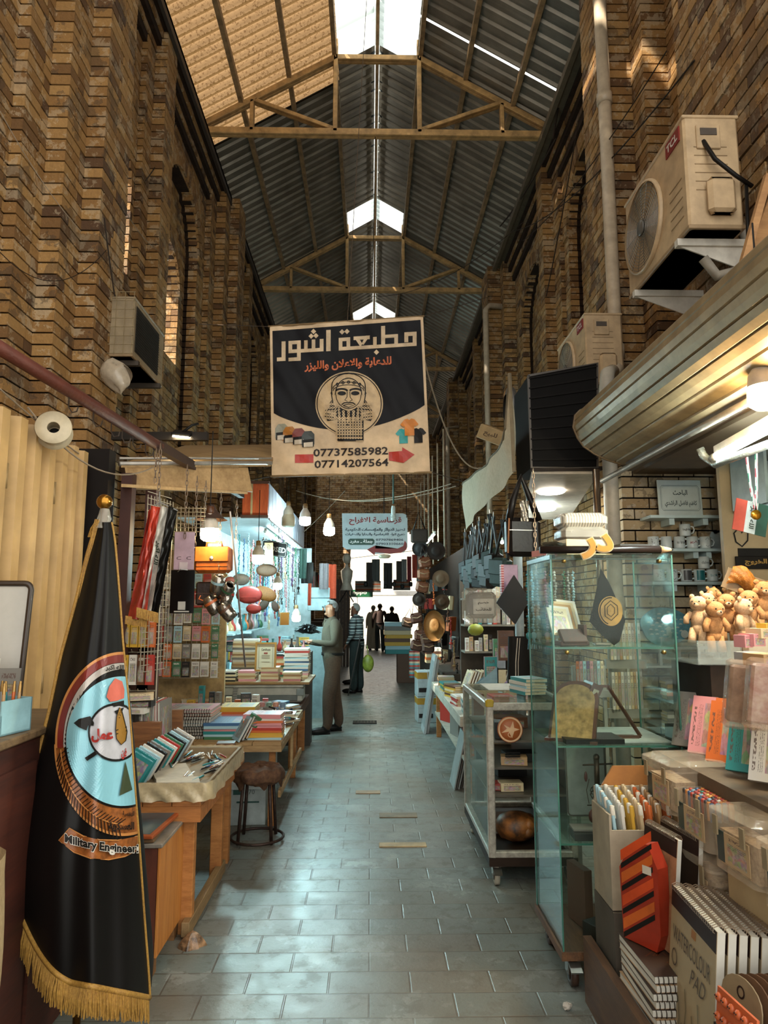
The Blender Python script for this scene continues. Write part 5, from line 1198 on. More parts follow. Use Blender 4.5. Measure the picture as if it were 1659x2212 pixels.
# ---------------------------------------------------------------- wire rack of blister packs
def wire_grid(lab,o,x0,x1,z0,z1,st=.05,rz=0,hx='#b3aa98'):
    m = MB(); nx = int(round((x1 - x0) / st)); nz = int(round((z1 - z0) / st))
    for i in range(nx + 1): m.tube([(x0 + i * st,0,z0),(x0 + i * st,0,z1)],.003,4)
    for i in range(nz + 1): m.tube([(x0,.003,z0 + i * st),(x1,.003,z0 + i * st)],.003,4)
    return m.ob('wire_grid_rack',C(hx,.4,.4),None,o,(0,0,rz),label=lab,cat='rack')
wire_grid('pale wire grid rack full of stationery packs behind the silk flag',(0,6.75,0),-2.05,-1.43,.98,2.0)
wire_grid('narrow wire side rack between the red-brown posts and the silk flag',(-1.36,4.55,0),-.2,.1,1.25,2.35,.04,1.35)
mb = MB(); mb.bx(-2.2,-1.42,6.95,7.0,.0,2.2); mb.ob('back_panel',C('#a68a5c',.8,var=.3),None,label='pale boarded panel behind the wire grid rack',cat='panel')
kinds = [('white','brush set pack'),('pale blue','stencil pack'),('orange','coloured clay pack'),('white','small ruler pack'),('red','sticker sheet pack'),('cream','pencil lead pack'),('green','eraser pack'),('white','gel pen pack'),('grey','sharpener pack'),('pink','sticker pack'),('black','card wallet pack')]
k = 0
for r_ in range(6):
    n = 7; z = 1.96 - r_ * .165
    for i in range(n):
        c,kd = kinds[k % 11]; k += 3 + r_ % 2
        w_ = R.uniform(.065,.085)
        put('hanging_pack',CARD[k % 3],None,(-2.0 + i * .088,6.72 - .012 * (i % 2),z),(-.04,0,R.uniform(-.05,.05)),(w_,.25,R.uniform(.13,.155)),f'{c} {kd}, {ORD[i]} along row {ORD[r_]} of the wire grid rack','packet','packs on the wire grid rack',None,c)
# near side rack: pencils, yellow tape packs, bookmarks (in front, closer)
def side_rack():
    t = thing('peg_rack','low wire peg rack with pencil packs beside the flag edge','rack',(-1.38,4.55,0)); m = MB()
    for z in (1.60,1.36,1.12): m.tube([(-.28,0,z),(.02,0,z)],.005,5); [m.tube([(-.26 + i * .05,0,z),(-.26 + i * .05,-.10,z + .01),(-.26 + i * .05,-.11,z + .025)],.003,4) for i in range(6)]
    m.tube([(-.28,0,0),(-.28,0,1.66)],.006,5); m.tube([(.02,0,0),(.02,0,1.66)],.006,5); m.ob('wire_frame',C('#a49a86',.4,.5),t)
side_rack()
rows = [(1.59,[('pale blue','ruler pack'),('cream','ruler pack'),('yellow','pencil pack'),('yellow','pencil pack'),('yellow','pencil pack'),('orange','toy pack')],.21),
        (1.35,[('yellow','tape pack'),('yellow','tape pack'),('yellow','tape pack'),('white','compass pack'),('brown','bookmark pack'),('red','sticker pack')],.20),
        (1.11,[('white','craft pack'),('green','header bag of straws'),('pink','header bag of brushes'),('yellow','gummed pad pack'),('white','clip pack'),('grey','clip pack')],.20)]
for r_,(z,its,h_) in enumerate(rows):
    for i,(c,kd) in enumerate(its):
        for q in range(2): put('hanging_pack',CARD[(i + r_) % 3],None,(-1.64 + i * .052,4.46 + .03 * q,z - .004 * q),(0,0,R.uniform(-.08,.08)),(.047,.3,h_ * .92),f'{c} {kd}, {("front", "rear")[q]} on the {ORD[i]} peg, {("top", "middle", "bottom")[r_]} rail of low rack','packet','packs on the low peg rack',None,c)
mb = MB(); mb.bx(-1.74,-1.37,4.60,4.63,.7,1.7); mb.ob('rack_board',C('#4a2a1c',.7),None,label='dark brown board standing behind the low peg rack',cat='board')
# boxes of ink below
for i,(c,w_,h_) in enumerate((('black',.2,.05),('white',.2,.035),('black',.15,.045),('white',.12,.05),('pale blue',.1,.06),('cream',.16,.04))):
    put('ink_box',BOXP,None,(-1.52 + .05 * (i % 3),4.46 - .03 * (i % 2),.95 + [0,.05,.085,.0,.05,.13][i]),(0,0,.1 * (i - 2)),(w_,.09,h_),f'{c} flat ink box, {ORD[i]} of the small pile on the wooden bin','box','ink boxes on the bin',None,c)

# ---------------------------------------------------------------- hung goods: silk flag, card sheets, briefcase, cups
t = thing('silk_flag','red, white and black striped silk table flag with green-black lettering and gold fringe','flag',tuple(pY(345,1095,3.9)))
oo = Vector(t.location)
def ribbon(xs0,xs1,y0,y1,dy,k=0):
    def f(u,v):
        x = (xs0[0] + (xs0[1] - xs0[0]) * u) * (1 - v) + (xs1[0] + (xs1[1] - xs1[0]) * u) * v; y = y0 + (y1 - y0) * v + dy * u
        return tuple(pY(x,y,3.9 - .02 * math.sin(u * 5 + v * 3 + k) - .006 * math.sin(v * 40 + u * 9)) - oo)
    return f
for nm,a_,b2,dy,hx in (('red_stripe',(326,347),(300,317),4,'#b63a26'),('white_stripe',(347,364),(306,326),6,'#b7b0a4'),('black_stripe',(364,384),(325,342),8,'#15120f')):
    m = MB(); m.grid(ribbon(a_,b2,1092,1318,dy),8,40); m.ob(nm,C(hx,.3,var=.25,sc=14),t)
m = MB(); m.grid(ribbon((322,334),(276,304),1100,1335,4,2),8,30); m.ob('rear_red_fold',C('#8e2a1c',.4,var=.3),t)
m = MB(); f = ribbon((347,364),(312,326),1092,1318,6)
letter(m,'الله اكبر',lambda x,y: tuple(Vector(f(y,x)) + Vector((0,-.004,0))),.33,.15,.55,.85,0,.03); m.ob('lettering',C('#1f2a1c',.5),t)
m = MB()
for i in range(70):
    u = i / 70; p = pY(296 + 46 * u,1312 + 12 * u,3.88) - oo; m.tube([p,p + Vector((R.uniform(-.004,.004),R.uniform(-.006,.006),-.055))],.0025,4)
for i in range(60):
    u = i / 60; p = pY(272 + 46 * u,1330 + 8 * u,3.9) - oo; m.tube([p,p + Vector((R.uniform(-.004,.004),R.uniform(-.006,.006),-.045))],.0025,4)
m.ob('gold_fringe',GOLD,t)
m = MB(); m.tube([pY(345,1062,3.9) - oo,pY(345,1085,3.9) - oo,pY(325,1098,3.9) - oo],.004,5); m.tube([pY(345,1085,3.9) - oo,pY(384,1103,3.9) - oo],.004,5); m.ob('hanger',STEEL,t)
t = thing('card_sheet','lilac hanging card sheet with a small tag under the thin chain','card',tuple(pY(398,1190,4.32))); m = MB(); m.box((0,0,0),(.125,.006,.235),None,0,.002); m.ob('sheet',C('#a58a94',.6),t)
m = MB(); letter(m,'C  C',lambda x,y: (x,-.004,y),-.045,-.055,.045,-.035,0,.0); m.ob('lettering',C('#3c2c30',.5),t); m = MB(); m.box((0,-.005,-.095),(.05,.004,.05)); m.ob('tag',C('#b9a8a8',.5),t)
t = thing('wall_calendar','glossy black hanging card with a white label patch below the lilac sheet','card',tuple(pY(394,1278,4.28))); m = MB(); m.box((0,0,0),(.145,.008,.262),None,0,.002); m.ob('board',C('#0d0b0a',.25),t)
m = MB(); m.box((0,-.0055,-.085),(.045,.002,.05)); m.box((0,-.0055,-.12),(.09,.002,.008)); m.ob('pale_patch',C('#a7a39a',.5),t); m = MB(); m.tube([(-.03,-.01,.12),(-.01,-.02,.135),(.03,-.01,.13)],.003,5); m.ob('hook',STEEL,t)
t = thing('briefcase','tan orange leather briefcase hanging above the dark document bag','briefcase',tuple(pY(462,1207,5.05)),(0,0,-.12)); LE_ = C('#9c5220',.35,var=.2,sc=20,bump=.15)
MB().box((0,0,-.01),(.27,.09,.19),None,0,.022).ob('body',LE_,t); MB().box((0,-.048,.03),(.25,.012,.11),None,0,.006).ob('flap',C('#a65a26',.35,var=.2,bump=.1),t)
m = MB(); m.tube([(-.06,-.0,.085),(-.055,0,.12),(.055,0,.12),(.06,0,.085)],.008,6); m.ob('handle',LE_,t); m = MB(); m.lathe([(.001,0),(.016,0),(.014,.004),(.001,.005)],(0,-.055,.0),12,0,Euler((PI / 2,0,0)).to_matrix()); m.ob('clasp',C('#b5aea2',.3,.8),t); m = MB(); m.bx(-.12,.12,-.047,-.044,-.06,-.057); m.ob('zipper',BLK,t)
t = thing('document_bag','dark brown document bag hanging beneath the tan briefcase','bag',tuple(pY(450,1282,5.15))); MB().box((0,0,0),(.175,.05,.17),None,0,.012).ob('body',C('#33211a',.45,bump=.2),t); MB().box((0,-.026,.0),(.16,.006,.006)).ob('seam_strip',C('#55372a',.5),t)
CUP = MB().lathe([(.001,0),(.035,0),(.038,.03),(.036,.085),(.030,.09),(.028,.105),(.024,.105),(.022,.09)],n=18,m=0).lathe([(.0385,.06),(.0385,.075)],n=18,m=1).tube([(.034,0,.10),(.05,0,.12),(.03,0,.13)],.003,5,1).mesh('cup',[C('#9b958c',.18,.9),dyed(.4)])
for i,(x,y,rx,ry,c,s) in enumerate(((466,1262,.4,.3,'pale blue',1.3),(482,1268,.9,-.4,'green',1.25),(462,1286,.5,.8,'teal',1.35),(485,1288,.3,-.2,'red',1.2),(470,1306,.3,.5,'orange',1.3),(490,1310,.2,-.1,'black',1.3),(503,1318,.4,-.6,'brown',1.3))):
    put('steel_cup',CUP,None,pY(x,y,5.0 + .03 * (i % 3)) - Vector((0,0,.06)),(rx,ry,i),(s,s,s),f'shiny steel travel cup with a {c} band in the hanging cluster','cup','steel cups hanging in a cluster',None,c)
mb = MB(); mb.tube([pY(497,1105,4.7),pY(530,1440,5.6)],.007,7); mb.ob('thin_pole',C('#b3a89e',.4,.5),None,label='thin pale pole slanting down in front of the steel cups',cat='pole')
t = thing('lamp_shade_hood','dark crumpled hood above the yellowish lamp','hood',tuple(pY(455,1120,4.95))); m = MB(); m.lathe([(.02,.10),(.05,.05),(.10,.0),(.12,-.01)],n=16); m.ob('hood',C('#3a241a',.6),t)
wire_grid('small rusty wire basket grid behind the silk flag top',(0,4.4,0),-1.33,-1.05,2.12,2.28,.025,0,'#8a7a5c')
# ================================================================ PEOPLE
SKIN = C('#8a5a40',.5,var=.1); SKIND = C('#7a4c36',.5,var=.1)
def seg_d(p,a,b):
    ab = b - a; t = max(0,min(1,(p - a).dot(ab) / max(1e-9,ab.length_squared))); return (p - a - ab * t).length
def figure(name,label,loc,rz,J,bones,mats,bone_mat,cat='person',group=None,sub=2,body='body'):
    """J: name -> (x, y, z, rx, ry); bones: pairs; one continuous skinned body coloured by its nearest bone"""
    t = thing(name,label,cat,loc,(0,0,rz),group)
    ks = list(J); me = bpy.data.meshes.new('sk'); me.from_pydata([J[k][:3] for k in ks],[(ks.index(a),ks.index(b)) for a,b in bones],[])
    o = bpy.data.objects.new('sk',me); COL.objects.link(o)
    m = o.modifiers.new('skin','SKIN'); m.use_smooth_shade = True; m.branch_smoothing = .4
    sv = me.skin_vertices[0].data
    for i,k in enumerate(ks):
        r = J[k][3:]; sv[i].radius = (r[0],r[1] if len(r) > 1 else r[0]); sv[i].use_root = (k == 'pelvis')
    s = o.modifiers.new('sub','SUBSURF'); s.levels = sub
    bpy.context.view_layer.update(); dg = bpy.context.evaluated_depsgraph_get()
    out = bpy.data.meshes.new_from_object(o.evaluated_get(dg)); bpy.data.objects.remove(o)
    out.materials.clear()
    for x in mats: out.materials.append(x)
    BV = [(Vector(J[a][:3]),Vector(J[b][:3]),bone_mat(a,b),(J[a][3] + J[b][3]) / 2) for a,b in bones]
    for p in out.polygons:
        p.use_smooth = True; best = min(BV,key=lambda q: seg_d(p.center,q[0],q[1]) / q[3]); p.material_index = best[2]
    b = put(body,out,t); return t
def hand(J,bones,w,pre,d,side=1,curl=.5):
    """palm, four unequal bent fingers and a thumb from wrist joint w towards d"""
    W = Vector(J[w][:3]); d = Vector(d).normalized(); up = Vector((0,0,1)); s = d.cross(up).normalized() * side; dn = -up if abs(d.z) < .8 else Vector((-1,0,0))
    P = W + d * .075; J[pre + 'palm'] = (*P,.026,.018); bones.append((w,pre + 'palm'))
    for i,L in enumerate((.066,.075,.070,.054)):
        a = P + d * .02 + s * (.027 - .018 * i); k1 = a + d * L * .55 + dn * L * .25 * curl; k2 = k1 + d * L * .3 + dn * L * .55 * curl
        J[f'{pre}f{i}a'] = (*a,.009); J[f'{pre}f{i}b'] = (*k1,.008); J[f'{pre}f{i}c'] = (*k2,.0065)
        bones += [(pre + 'palm',f'{pre}f{i}a'),(f'{pre}f{i}a',f'{pre}f{i}b'),(f'{pre}f{i}b',f'{pre}f{i}c')]
    a = W + d * .03 + s * .03; b = a + d * .035 + s * .018 + dn * .01
    J[pre + 'ta'] = (*a,.010); J[pre + 'tb'] = (*b,.008); bones += [(w,pre + 'ta'),(pre + 'ta',pre + 'tb')]
def man(name,label,loc,rz,H=1.72,lean=0.0,stride=.05,armL=None,armR=None,mats=None,hair='#4a4440',headturn=(0,0),belly=.0,hands=True,robe=False,shoes='#14100e',group=None,nod=0):
    s = H / 1.74; lx = lambda z: lean * max(0,z - .9)
    J = {'pelvis': (0,0,.96,.165,.19),'waist': (lx(1.10) + belly * .5,0,1.10,.155 + belly,.175),'chest': (lx(1.32),0,1.32,.155,.20),'collar': (lx(1.45) - .01,0,1.455,.08,.12),
         'neck': (lx(1.52),0,1.515,.052,.055),'jaw': (lx(1.57) + .025,0,1.575 - nod * .5,.070,.064),'skull': (lx(1.64) + .01 + nod * .3,0,1.655 - nod * .3,.100,.082),'crown': (lx(1.7) + .0 + nod * .6,0,1.705 - nod * .4,.070,.062)}
    B = [('pelvis','waist'),('waist','chest'),('chest','collar'),('collar','neck'),('neck','jaw'),('jaw','skull'),('skull','crown')]
    for q,sy,st in (('l',1,stride),('r',-1,-stride)):
        J[q + 'hip'] = (0,sy * .095,.88,.125,.115); J[q + 'knee'] = (st * .6 + .015,sy * .10,.50,.092,.088); J[q + 'ank'] = (st - .02,sy * .10,.10,.072,.07); J[q + 'foot'] = (st + .04,sy * .105,.045,.045,.036); J[q + 'toe'] = (st + .14,sy * .115,.035,.038,.028)
        B += [('pelvis',q + 'hip'),(q + 'hip',q + 'knee'),(q + 'knee',q + 'ank'),(q + 'ank',q + 'foot'),(q + 'foot',q + 'toe')]
        arm = (armL if sy > 0 else armR) or ((.0,.26,1.16),(.05,.27,.93))
        J[q + 'sho'] = (lx(1.42) - .01,sy * .175,1.42,.078,.078); e,w = arm
        J[q + 'elb'] = (e[0] + lx(e[2]),sy * e[1],e[2],.058,.058); J[q + 'wri'] = (w[0] + lx(w[2]),sy * w[1],w[2],.030,.030)
        B += [('collar',q + 'sho'),(q + 'sho',q + 'elb'),(q + 'elb',q + 'wri')]
        d = Vector(J[q + 'wri'][:3]) - Vector(J[q + 'elb'][:3])
        if hands: hand(J,B,q + 'wri',q,d,sy)
        else:
            J[q + 'palm'] = (*(Vector(J[q + 'wri'][:3]) + d.normalized() * .09),.03); B.append((q + 'wri',q + 'palm'))
    for k in J: v = J[k]; J[k] = tuple(x * s for x in v)
    def bm_(a,b):
        if b in ('neck',): return 1
        if a in ('neck','jaw','skull'): return 0
        if 'toe' in b or 'foot' in b: return 3
        if 'hip' in a or 'knee' in a or 'hip' in b: return 2
        if len(a) > 1 and (a[1:] in ('wri','palm') or (a[1:2] in 'ft' and a[2:3].isalnum() and a[1:] not in ('foot',))): return 0
        return 1
    t = figure(name,label,loc,rz,J,B,mats,bm_,group=group)
    hx,hy,hz = J['skull'][:3]
    f = MB(); f.sph((hx + .098 * s,0,hz - .022 * s),(.016 * s,.010 * s,.022 * s),10); f.sph((hx + .052 * s,0,hz - .088 * s),(.032 * s,.03 * s,.020 * s),10)
    for y in (-1,1): f.sph((hx - .005,y * .084 * s,hz - .012 * s),(.020 * s,.011 * s,.034 * s),8)
    f.ob('nose_and_ears',mats[0],t)
    e = MB()
    for y in (-1,1): e.sph((hx + .080 * s,y * .030 * s,hz + .006),(.008,.012,.006),8); e.tube([(hx + .082 * s,y * .018 * s,hz + .026),(hx + .074 * s,y * .050 * s,hz + .024)],.004,5)
    e.tube([(hx + .078 * s,-.022 * s,hz - .055 * s),(hx + .082 * s,0,hz - .054 * s),(hx + .078 * s,.022 * s,hz - .055 * s)],.004,5)
    e.ob('eyes_and_mouth',C('#2a1812',.5),t)
    if hair:
        h = MB(); Mx = Euler((0,-.95,0)).to_matrix()
        h.grid(lambda u,v: tuple(Mx @ Vector(((.098 * math.sin(PI * (.01 + .47 * v)) * math.cos(2 * PI * u)) * s,(.086 * math.sin(PI * (.01 + .47 * v)) * math.sin(2 * PI * u)) * s,(.090 * math.cos(PI * (.01 + .47 * v)) - .012 * math.sin(2 * PI * u * 9) * v ** 4) * s)) + Vector((hx - .016,0,hz + .008))),48,12)
        h.ob('hair',fabric(hair,'#8f8b86' if hair != '#15110f' else '#1f1b18',160,.9),t)
    if not robe:
        b = MB(); b.lathe([(.001,-.02),(1,-.02),(1,.018),(.001,.018)],(J['pelvis'][0],0,1.03 * s),24,0,Matrix.Diagonal((.145 * s + belly * .5,.168 * s,1)).to_3x3()); b.ob('belt',BLK,t)
    for q in 'lr':
        x,y,z = J[q + 'foot'][:3]; sh = MB(); sh.sph((x + .05,y,.038),(.15 * s,.052 * s,.052),14); sh.box((x - .04,y,.012),(.09,.07,.024)); sh.ob('shoe',C(shoes,.35),t)
    return t,J
def robe_mesh(lv,mat,t,H=1.5,top=.17,bot=.30):
    m = MB(); m.grid(lambda u,v: ((top * .75 + (bot * .8 - top * .75) * (1 - v) ** .8) * math.cos(2 * PI * u) * (1 + .06 * math.sin(11 * 2 * PI * u) * (1 - v)),(top + (bot - top) * (1 - v) ** .8) * math.sin(2 * PI * u) * (1 + .06 * math.sin(11 * 2 * PI * u) * (1 - v)),.06 + (H - .06) * v),66,20); return m.ob('robe',mat,t)
OLV = fabric('#332a1e','#463b2a',90,.9,5); TRS = fabric('#3d2c20','#54402f',60,.9,4); BRN = fabric('#2c1d18','#41302a',60,.9,4); GRT = fabric('#2f3536','#454b4a',60,.9,4)
t,J = man('person','person in olive zip-neck sweater and brown trousers looking at something in both hands',(-.50,9.5,0),PI + .25,1.73,.03,.10,((.02,.25,1.16),(.27,.12,1.20)),((.04,.27,1.15),(.29,.13,1.17)),[SKIN,OLV,TRS,BLK],'#2f2b28',belly=.02,nod=.03)
hx,hy,hz = J['skull'][:3]
g = MB()
for y in (-.032,.032): g.tube([(hx + .104,y + .022 * math.cos(a),hz + .002 + .016 * math.sin(a)) for a in [2 * PI * k / 12 for k in range(12)]],.0025,4,0,True); g.tube([(hx + .102,y * 1.7,hz + .004),(hx + .03,y * 2.7,hz + .008)],.002,4)
g.ob('glasses',BLK,t)
g = MB(); g.tube([(.115,0,1.50),(.135,0,1.32)],.003,4); g.ob('zip',C('#8c8470',.4,.5),t)
c = Vector((J['rwri'][0] + .10,0,J['rwri'][2] + .01)); c.rotate(Euler((0,0,PI + .25))); p = Vector((-.50,9.5,0)) + c
mb = MB(); mb.box((0,0,0),(.10,.07,.02),(.2,.3,.4),0,.004); mb.ob('small_booklet',C('#2b3438',.5),None,p,label='small dark booklet held by the person in the olive sweater',cat='booklet')
STRP = striped(['#2a3236','#9aa6a6','#2f3a40','#b4bcb8','#3a4448'],'z',9,.85,'striped_knit')
t,J = man('person','grey-haired person in striped shirt leaning on a walking cane with yellow-green bag',(-.26,13.75,0),PI - .35,1.70,.05,.03,((-.02,.27,1.16),(.10,.26,.98)),((.05,.27,1.18),(.22,.22,1.06)),[SKIND,STRP,fabric('#161c1b','#25302d',60,.9),BLK],'#8d8a86')
hx,hy,hz = J['skull'][:3]
w_ = pY(752,1490,13.3); q = pY(778,1372,13.5)
mb = MB(); mb.tube([(w_.x,w_.y,0.0),(q.x,q.y,q.z - .04),(q.x,q.y,q.z),(q.x - .05,q.y,q.z + .02),(q.x - .10,q.y,q.z - .0)],.012,7); mb.ob('walking_cane',C('#4c4440',.4),None,label='dark walking cane held by the person in the striped shirt',cat='cane')
mb = MB(); p = pY(795,1433,13.8); mb.sph((p.x,p.y,p.z),(.115,.06,.17),14); mb.tube([(p.x,p.y - .03,p.z + .18),(p.x - .02,p.y,p.z + .34),(p.x,p.y + .03,p.z + .18)],.008,5); mb.ob('shopping_bag',C('#8f9a3a',.4,var=.3),None,label='yellow-green shopping bag hanging behind the person with the cane',cat='bag')
man('person','person in dark brown jacket and grey trousers walking away towards the arch',(.36,26.3,0),PI / 2,1.74,.06,.16,None,None,[SKIND,BRN,GRT,BLK],'#15110f',hands=False)
t,J = man('person','person in a long black robe and black cap walking away',(.80,26.0,0),PI / 2,1.64,.03,.06,None,None,[SKIND,fabric('#14110f','#1f1b18',60,.9),fabric('#14110f','#1f1b18',60,.9),BLK],'#15110f',hands=False,robe=True); robe_mesh(0,fabric('#14110f','#1f1b18',60,.9),t,1.38,.20,.29)
t,J = man('person','person in pale beige robe half hidden behind the walker in the brown jacket',(.12,27.0,0),PI / 2 + .2,1.68,.03,.05,None,None,[SKIND,fabric('#a39a86','#b8b09c',60,.9),fabric('#a39a86','#b8b09c',60,.9),BLK],'#3a332e',hands=False,robe=True); robe_mesh(0,fabric('#a39a86','#b8b09c',60,.9),t,1.38,.20,.27)
man('person','dark-haired person almost hidden behind the one in the striped shirt',(-.33,15.4,0),PI,1.62,.03,.05,None,None,[SKIND,BRN,GRT,BLK],'#171210',hands=False)

# ================================================================ THE BOOK TABLE, PLOTTER AND TRINKET STALL
t = trestle('dark wooden stand carrying the white plotter and the book piles',-1.62,-.72,7.35,8.45,.62,.08,False,.10,wood('#3a2417','#5d3c26',(2,16,16)))
t = thing('plotter','wide white plotter printer under the book piles and framed certificate','printer',(-1.17,7.75,.62))
MB().box((0,0,.10),(.90,.34,.16),None,0,.02).ob('body',C('#a7a79e',.4,var=.12),t); MB().box((0,-.172,.07),(.80,.012,.06),None,0,.004).ob('paper_slot',C('#5d625f',.5),t); MB().box((0,0,.19),(.92,.36,.025),None,0,.008).ob('lid',C('#b5b4aa',.4),t)
MB().box((.43,-.18,.13),(.08,.02,.07),None,0,.004).ob('control_panel',C('#6f7673',.4),t); MB().box((-.26,-.185,.08),(.045,.008,.20),(0,.05,0)).ob('patterned_strip',striped(['#2a2624','#a39e96'],'z',60,.5),t)
zt = .83
mb = MB(); mb.box((-1.17,7.98,zt + .012),(1.05,.85,.024)); mb.ob('plank',wood('#6b4c2e','#94703f',(2,16,16)),None,label='plank laid over the plotter to carry the book piles',cat='plank')
zt += .025
stack(-1.42,8.15,zt,19,.21,.28,.0225,['cream','tan','cream','white','grey'],'paperback','tallest pile by the slanted pole','books in the tallest pile',PI / 2,me=BK)
stack(-1.08,8.25,zt,10,.20,.26,.024,['green','red','cream','tan','green','orange','cream','tan','red','black'],'hardback','pile just behind the framed certificate','books behind the certificate',PI / 2,me=BK)
stack(-.84,8.2,zt,14,.26,.28,.023,['cream','pink','white','blue','white','pale blue','white','blue','white','pale blue','white','white','red','white'],'book','white-and-blue pile by the standing person','books in the white-and-blue pile',PI / 2,me=BK)
for j in range(3): stack(-1.32 + j * .24,7.74,zt,5 + (j == 1) * 2 - (j == 2),.21,.19,.022,['pink','cream','tan','cream','pink','cream','tan'],'paperback',('low pile under the certificate frame','middle low pile on the plotter plank','low pile at the plank end')[j],'books in the low front piles',PI / 2,me=BK)
stack(-1.56,7.72,zt,6,.22,.24,.018,['black','cream','black','cream','black','white'],'notebook','untidy pile beside the dark post','notebooks by the dark post',PI / 2,cat='notebook',nm='notebook')
t = thing('framed_certificate','gold-framed printed certificate standing on the low book piles','certificate',(-1.13,7.66,.955),(-.08,0,-.05))
m = MB(); m.bx(-.115,-.095,-.012,.012,0,.31).bx(.095,.115,-.012,.012,0,.31).bx(-.095,.095,-.012,.012,0,.02).bx(-.095,.095,-.012,.012,.29,.31); m.ob('frame',C('#a87a3c',.4,.2),t)
MB().bx(-.096,.096,.0,.006,.019,.291).ob('sheet',C('#c2b79c',.6,var=.05),t); m = MB()
m.tube([(-.075,-.001,.04),(.075,-.001,.04),(.075,-.001,.27),(-.075,-.001,.27)],.0022,4,0,True); letter(m,'Certificate',lambda x,y: (x,-.002,y),-.05,.22,.05,.245,0,.02)
for z in (.17,.155,.14,.10): m.bx(-.045,.045,-.002,0,z,z + .003)
m.ob('lettering',C('#4a4034',.6),t); MB().box((0,-.002,.195),(.04,.003,.014)).ob('red_mark',C('#8a2e2a',.5),t)
mb = MB(); mb.bx(-1.80,-1.68,7.1,7.2,0,2.55); mb.ob('dark_post',C('#17100c',.7),None,label='dark timber post between the wire rack and the book piles',cat='post')
mb = MB(); mb.tube([(-1.62,7.25,.86),(-1.66,7.28,1.62)],.017,5); mb.ob('orange_batten',C('#b3702c',.5),None,label='orange-yellow wooden batten leaning beside the dark post',cat='batten')
for i in range(7): put('wooden_picture',BK,None,(-1.62 + .035 * i,8.5 + .05 * i,.86),(0,-1.48,0),(.34 + .03 * (i % 3),.25,.022),f'dark brown frame, {ORD[i]} of those standing behind the orange-yellow batten','frame','frames behind the batten',None,['brown','black','brown','tan','brown','black','brown'][i])
# canopy box: orange boarded end and white slatted side
t = thing('stall_fascia','box canopy with orange wood-grain end and white slatted side over the trinket stall','fascia',(-1.34,8.0,2.88))
m = MB(); m.box((0,.02,0),(.30,.04,.38),None,0,.004); m.ob('orange_end_panel',wood('#8f2f16','#c2562a',(14,8,2),.4),t); m = MB(); m.box((-.04,-.004,0),(.022,.012,.38)); m.ob('centre_strip',C('#a98c62',.5),t); m = MB(); m.box((0,.0,-.2),(.32,.06,.03)).box((0,0,.2),(.32,.06,.03)); m.ob('edge_trim',C('#4a2818',.5),t)
m = MB()
for i in range(15): m.bx(.135,.155,.05 + i * .29,.32 + i * .29,-.2,.2)
m.ob('slatted_side',C('#9a9aa6',.5,var=.15),t); MB().bx(-.9,.15,.05,4.4,-.22,-.2).ob('under_panel',C('#a9adb0',.5),t)
m = MB(); m.tube([(.16,.05,-.22),(.16,4.4,-.22)],.012,5); m.ob('rail',C('#6a4a44',.5),t)
for i in range(18): m = MB(); shook(m,Vector((.16,.2 + i * .23,-.22)),.9); m.ob('hook',STEEL,t)
mb = MB(); mb.bx(-2.04,-1.05,12.4,12.44,.0,2.68); mb.ob('white_back_panel',C('#b8c4c6',.5),None,label='white panel closing the far side of the trinket stall',cat='panel')
mb = MB(); mb.bx(-2.06,-2.03,8.7,12.4,.0,2.68); mb.ob('white_side_panel',C('#aebcbe',.5),None,label='white panelled wall behind the hanging trinkets',cat='panel')
t = trestle('covered counter table inside the trinket stall',-2.0,-1.0,9.0,12.0,.80,.06,False,.10,C('#5a5148',.7))
for i,(x,y) in enumerate(((-1.45,9.4),(-1.8,9.3),(-1.6,10.3),(-1.35,11.0),(-1.7,11.3),(-1.2,10.0),(-1.1,9.3),(-1.2,11.6),(-1.88,10.1),(-1.88,11.0),(-1.86,9.7),(-1.05,10.7))):
    for q in range(3):
        c = ['red','white','teal','grey','pink','pale blue','orange','black','brown','yellow','green','silver'][(i * 5 + q * 7) % 12]
        put('gift_box',BOXP,None,(x + R.uniform(-.05,.05),y + .02 * q,.80 + .13 * q),(0,0,R.uniform(-.5,.5)),(R.uniform(.12,.2),.12,.128),f'{c} gift box, {("bottom", "middle", "top")[q]} of the {ORD[i]} pile on the trinket counter','box','gift boxes on the trinket counter',None,c)
# shelves with jars and vases
mb = MB(); mb.bx(-2.03,-1.55,9.2,9.24,1.3,1.33).bx(-2.03,-1.55,10.2,10.24,1.6,1.63); mb.bx(-2.03,-1.75,9.0,12.2,1.28,1.30); mb.ob('wall_shelf',C('#9fb0b2',.4),None,label='thin white wall shelf crossing the trinket stall',cat='shelf')
VASE = MB().lathe([(.001,0),(.045,0),(.06,.05),(.05,.1),(.02,.15),(.018,.2),(.03,.24)],n=16).mesh('vase',[dyed(.3)])
for i in range(12):
    c = ['cream','tan','red','white','black','teal','orange','brown','pink','silver','blue','green'][i]
    put('vase',VASE,None,(-1.88 + .02 * (i % 2),9.1 + i * .25,1.30),None,(1,1,R.uniform(.8,1.1)),f'{c} slim-necked vase on the thin white shelf of the trinket stall','vase',None,None,c)
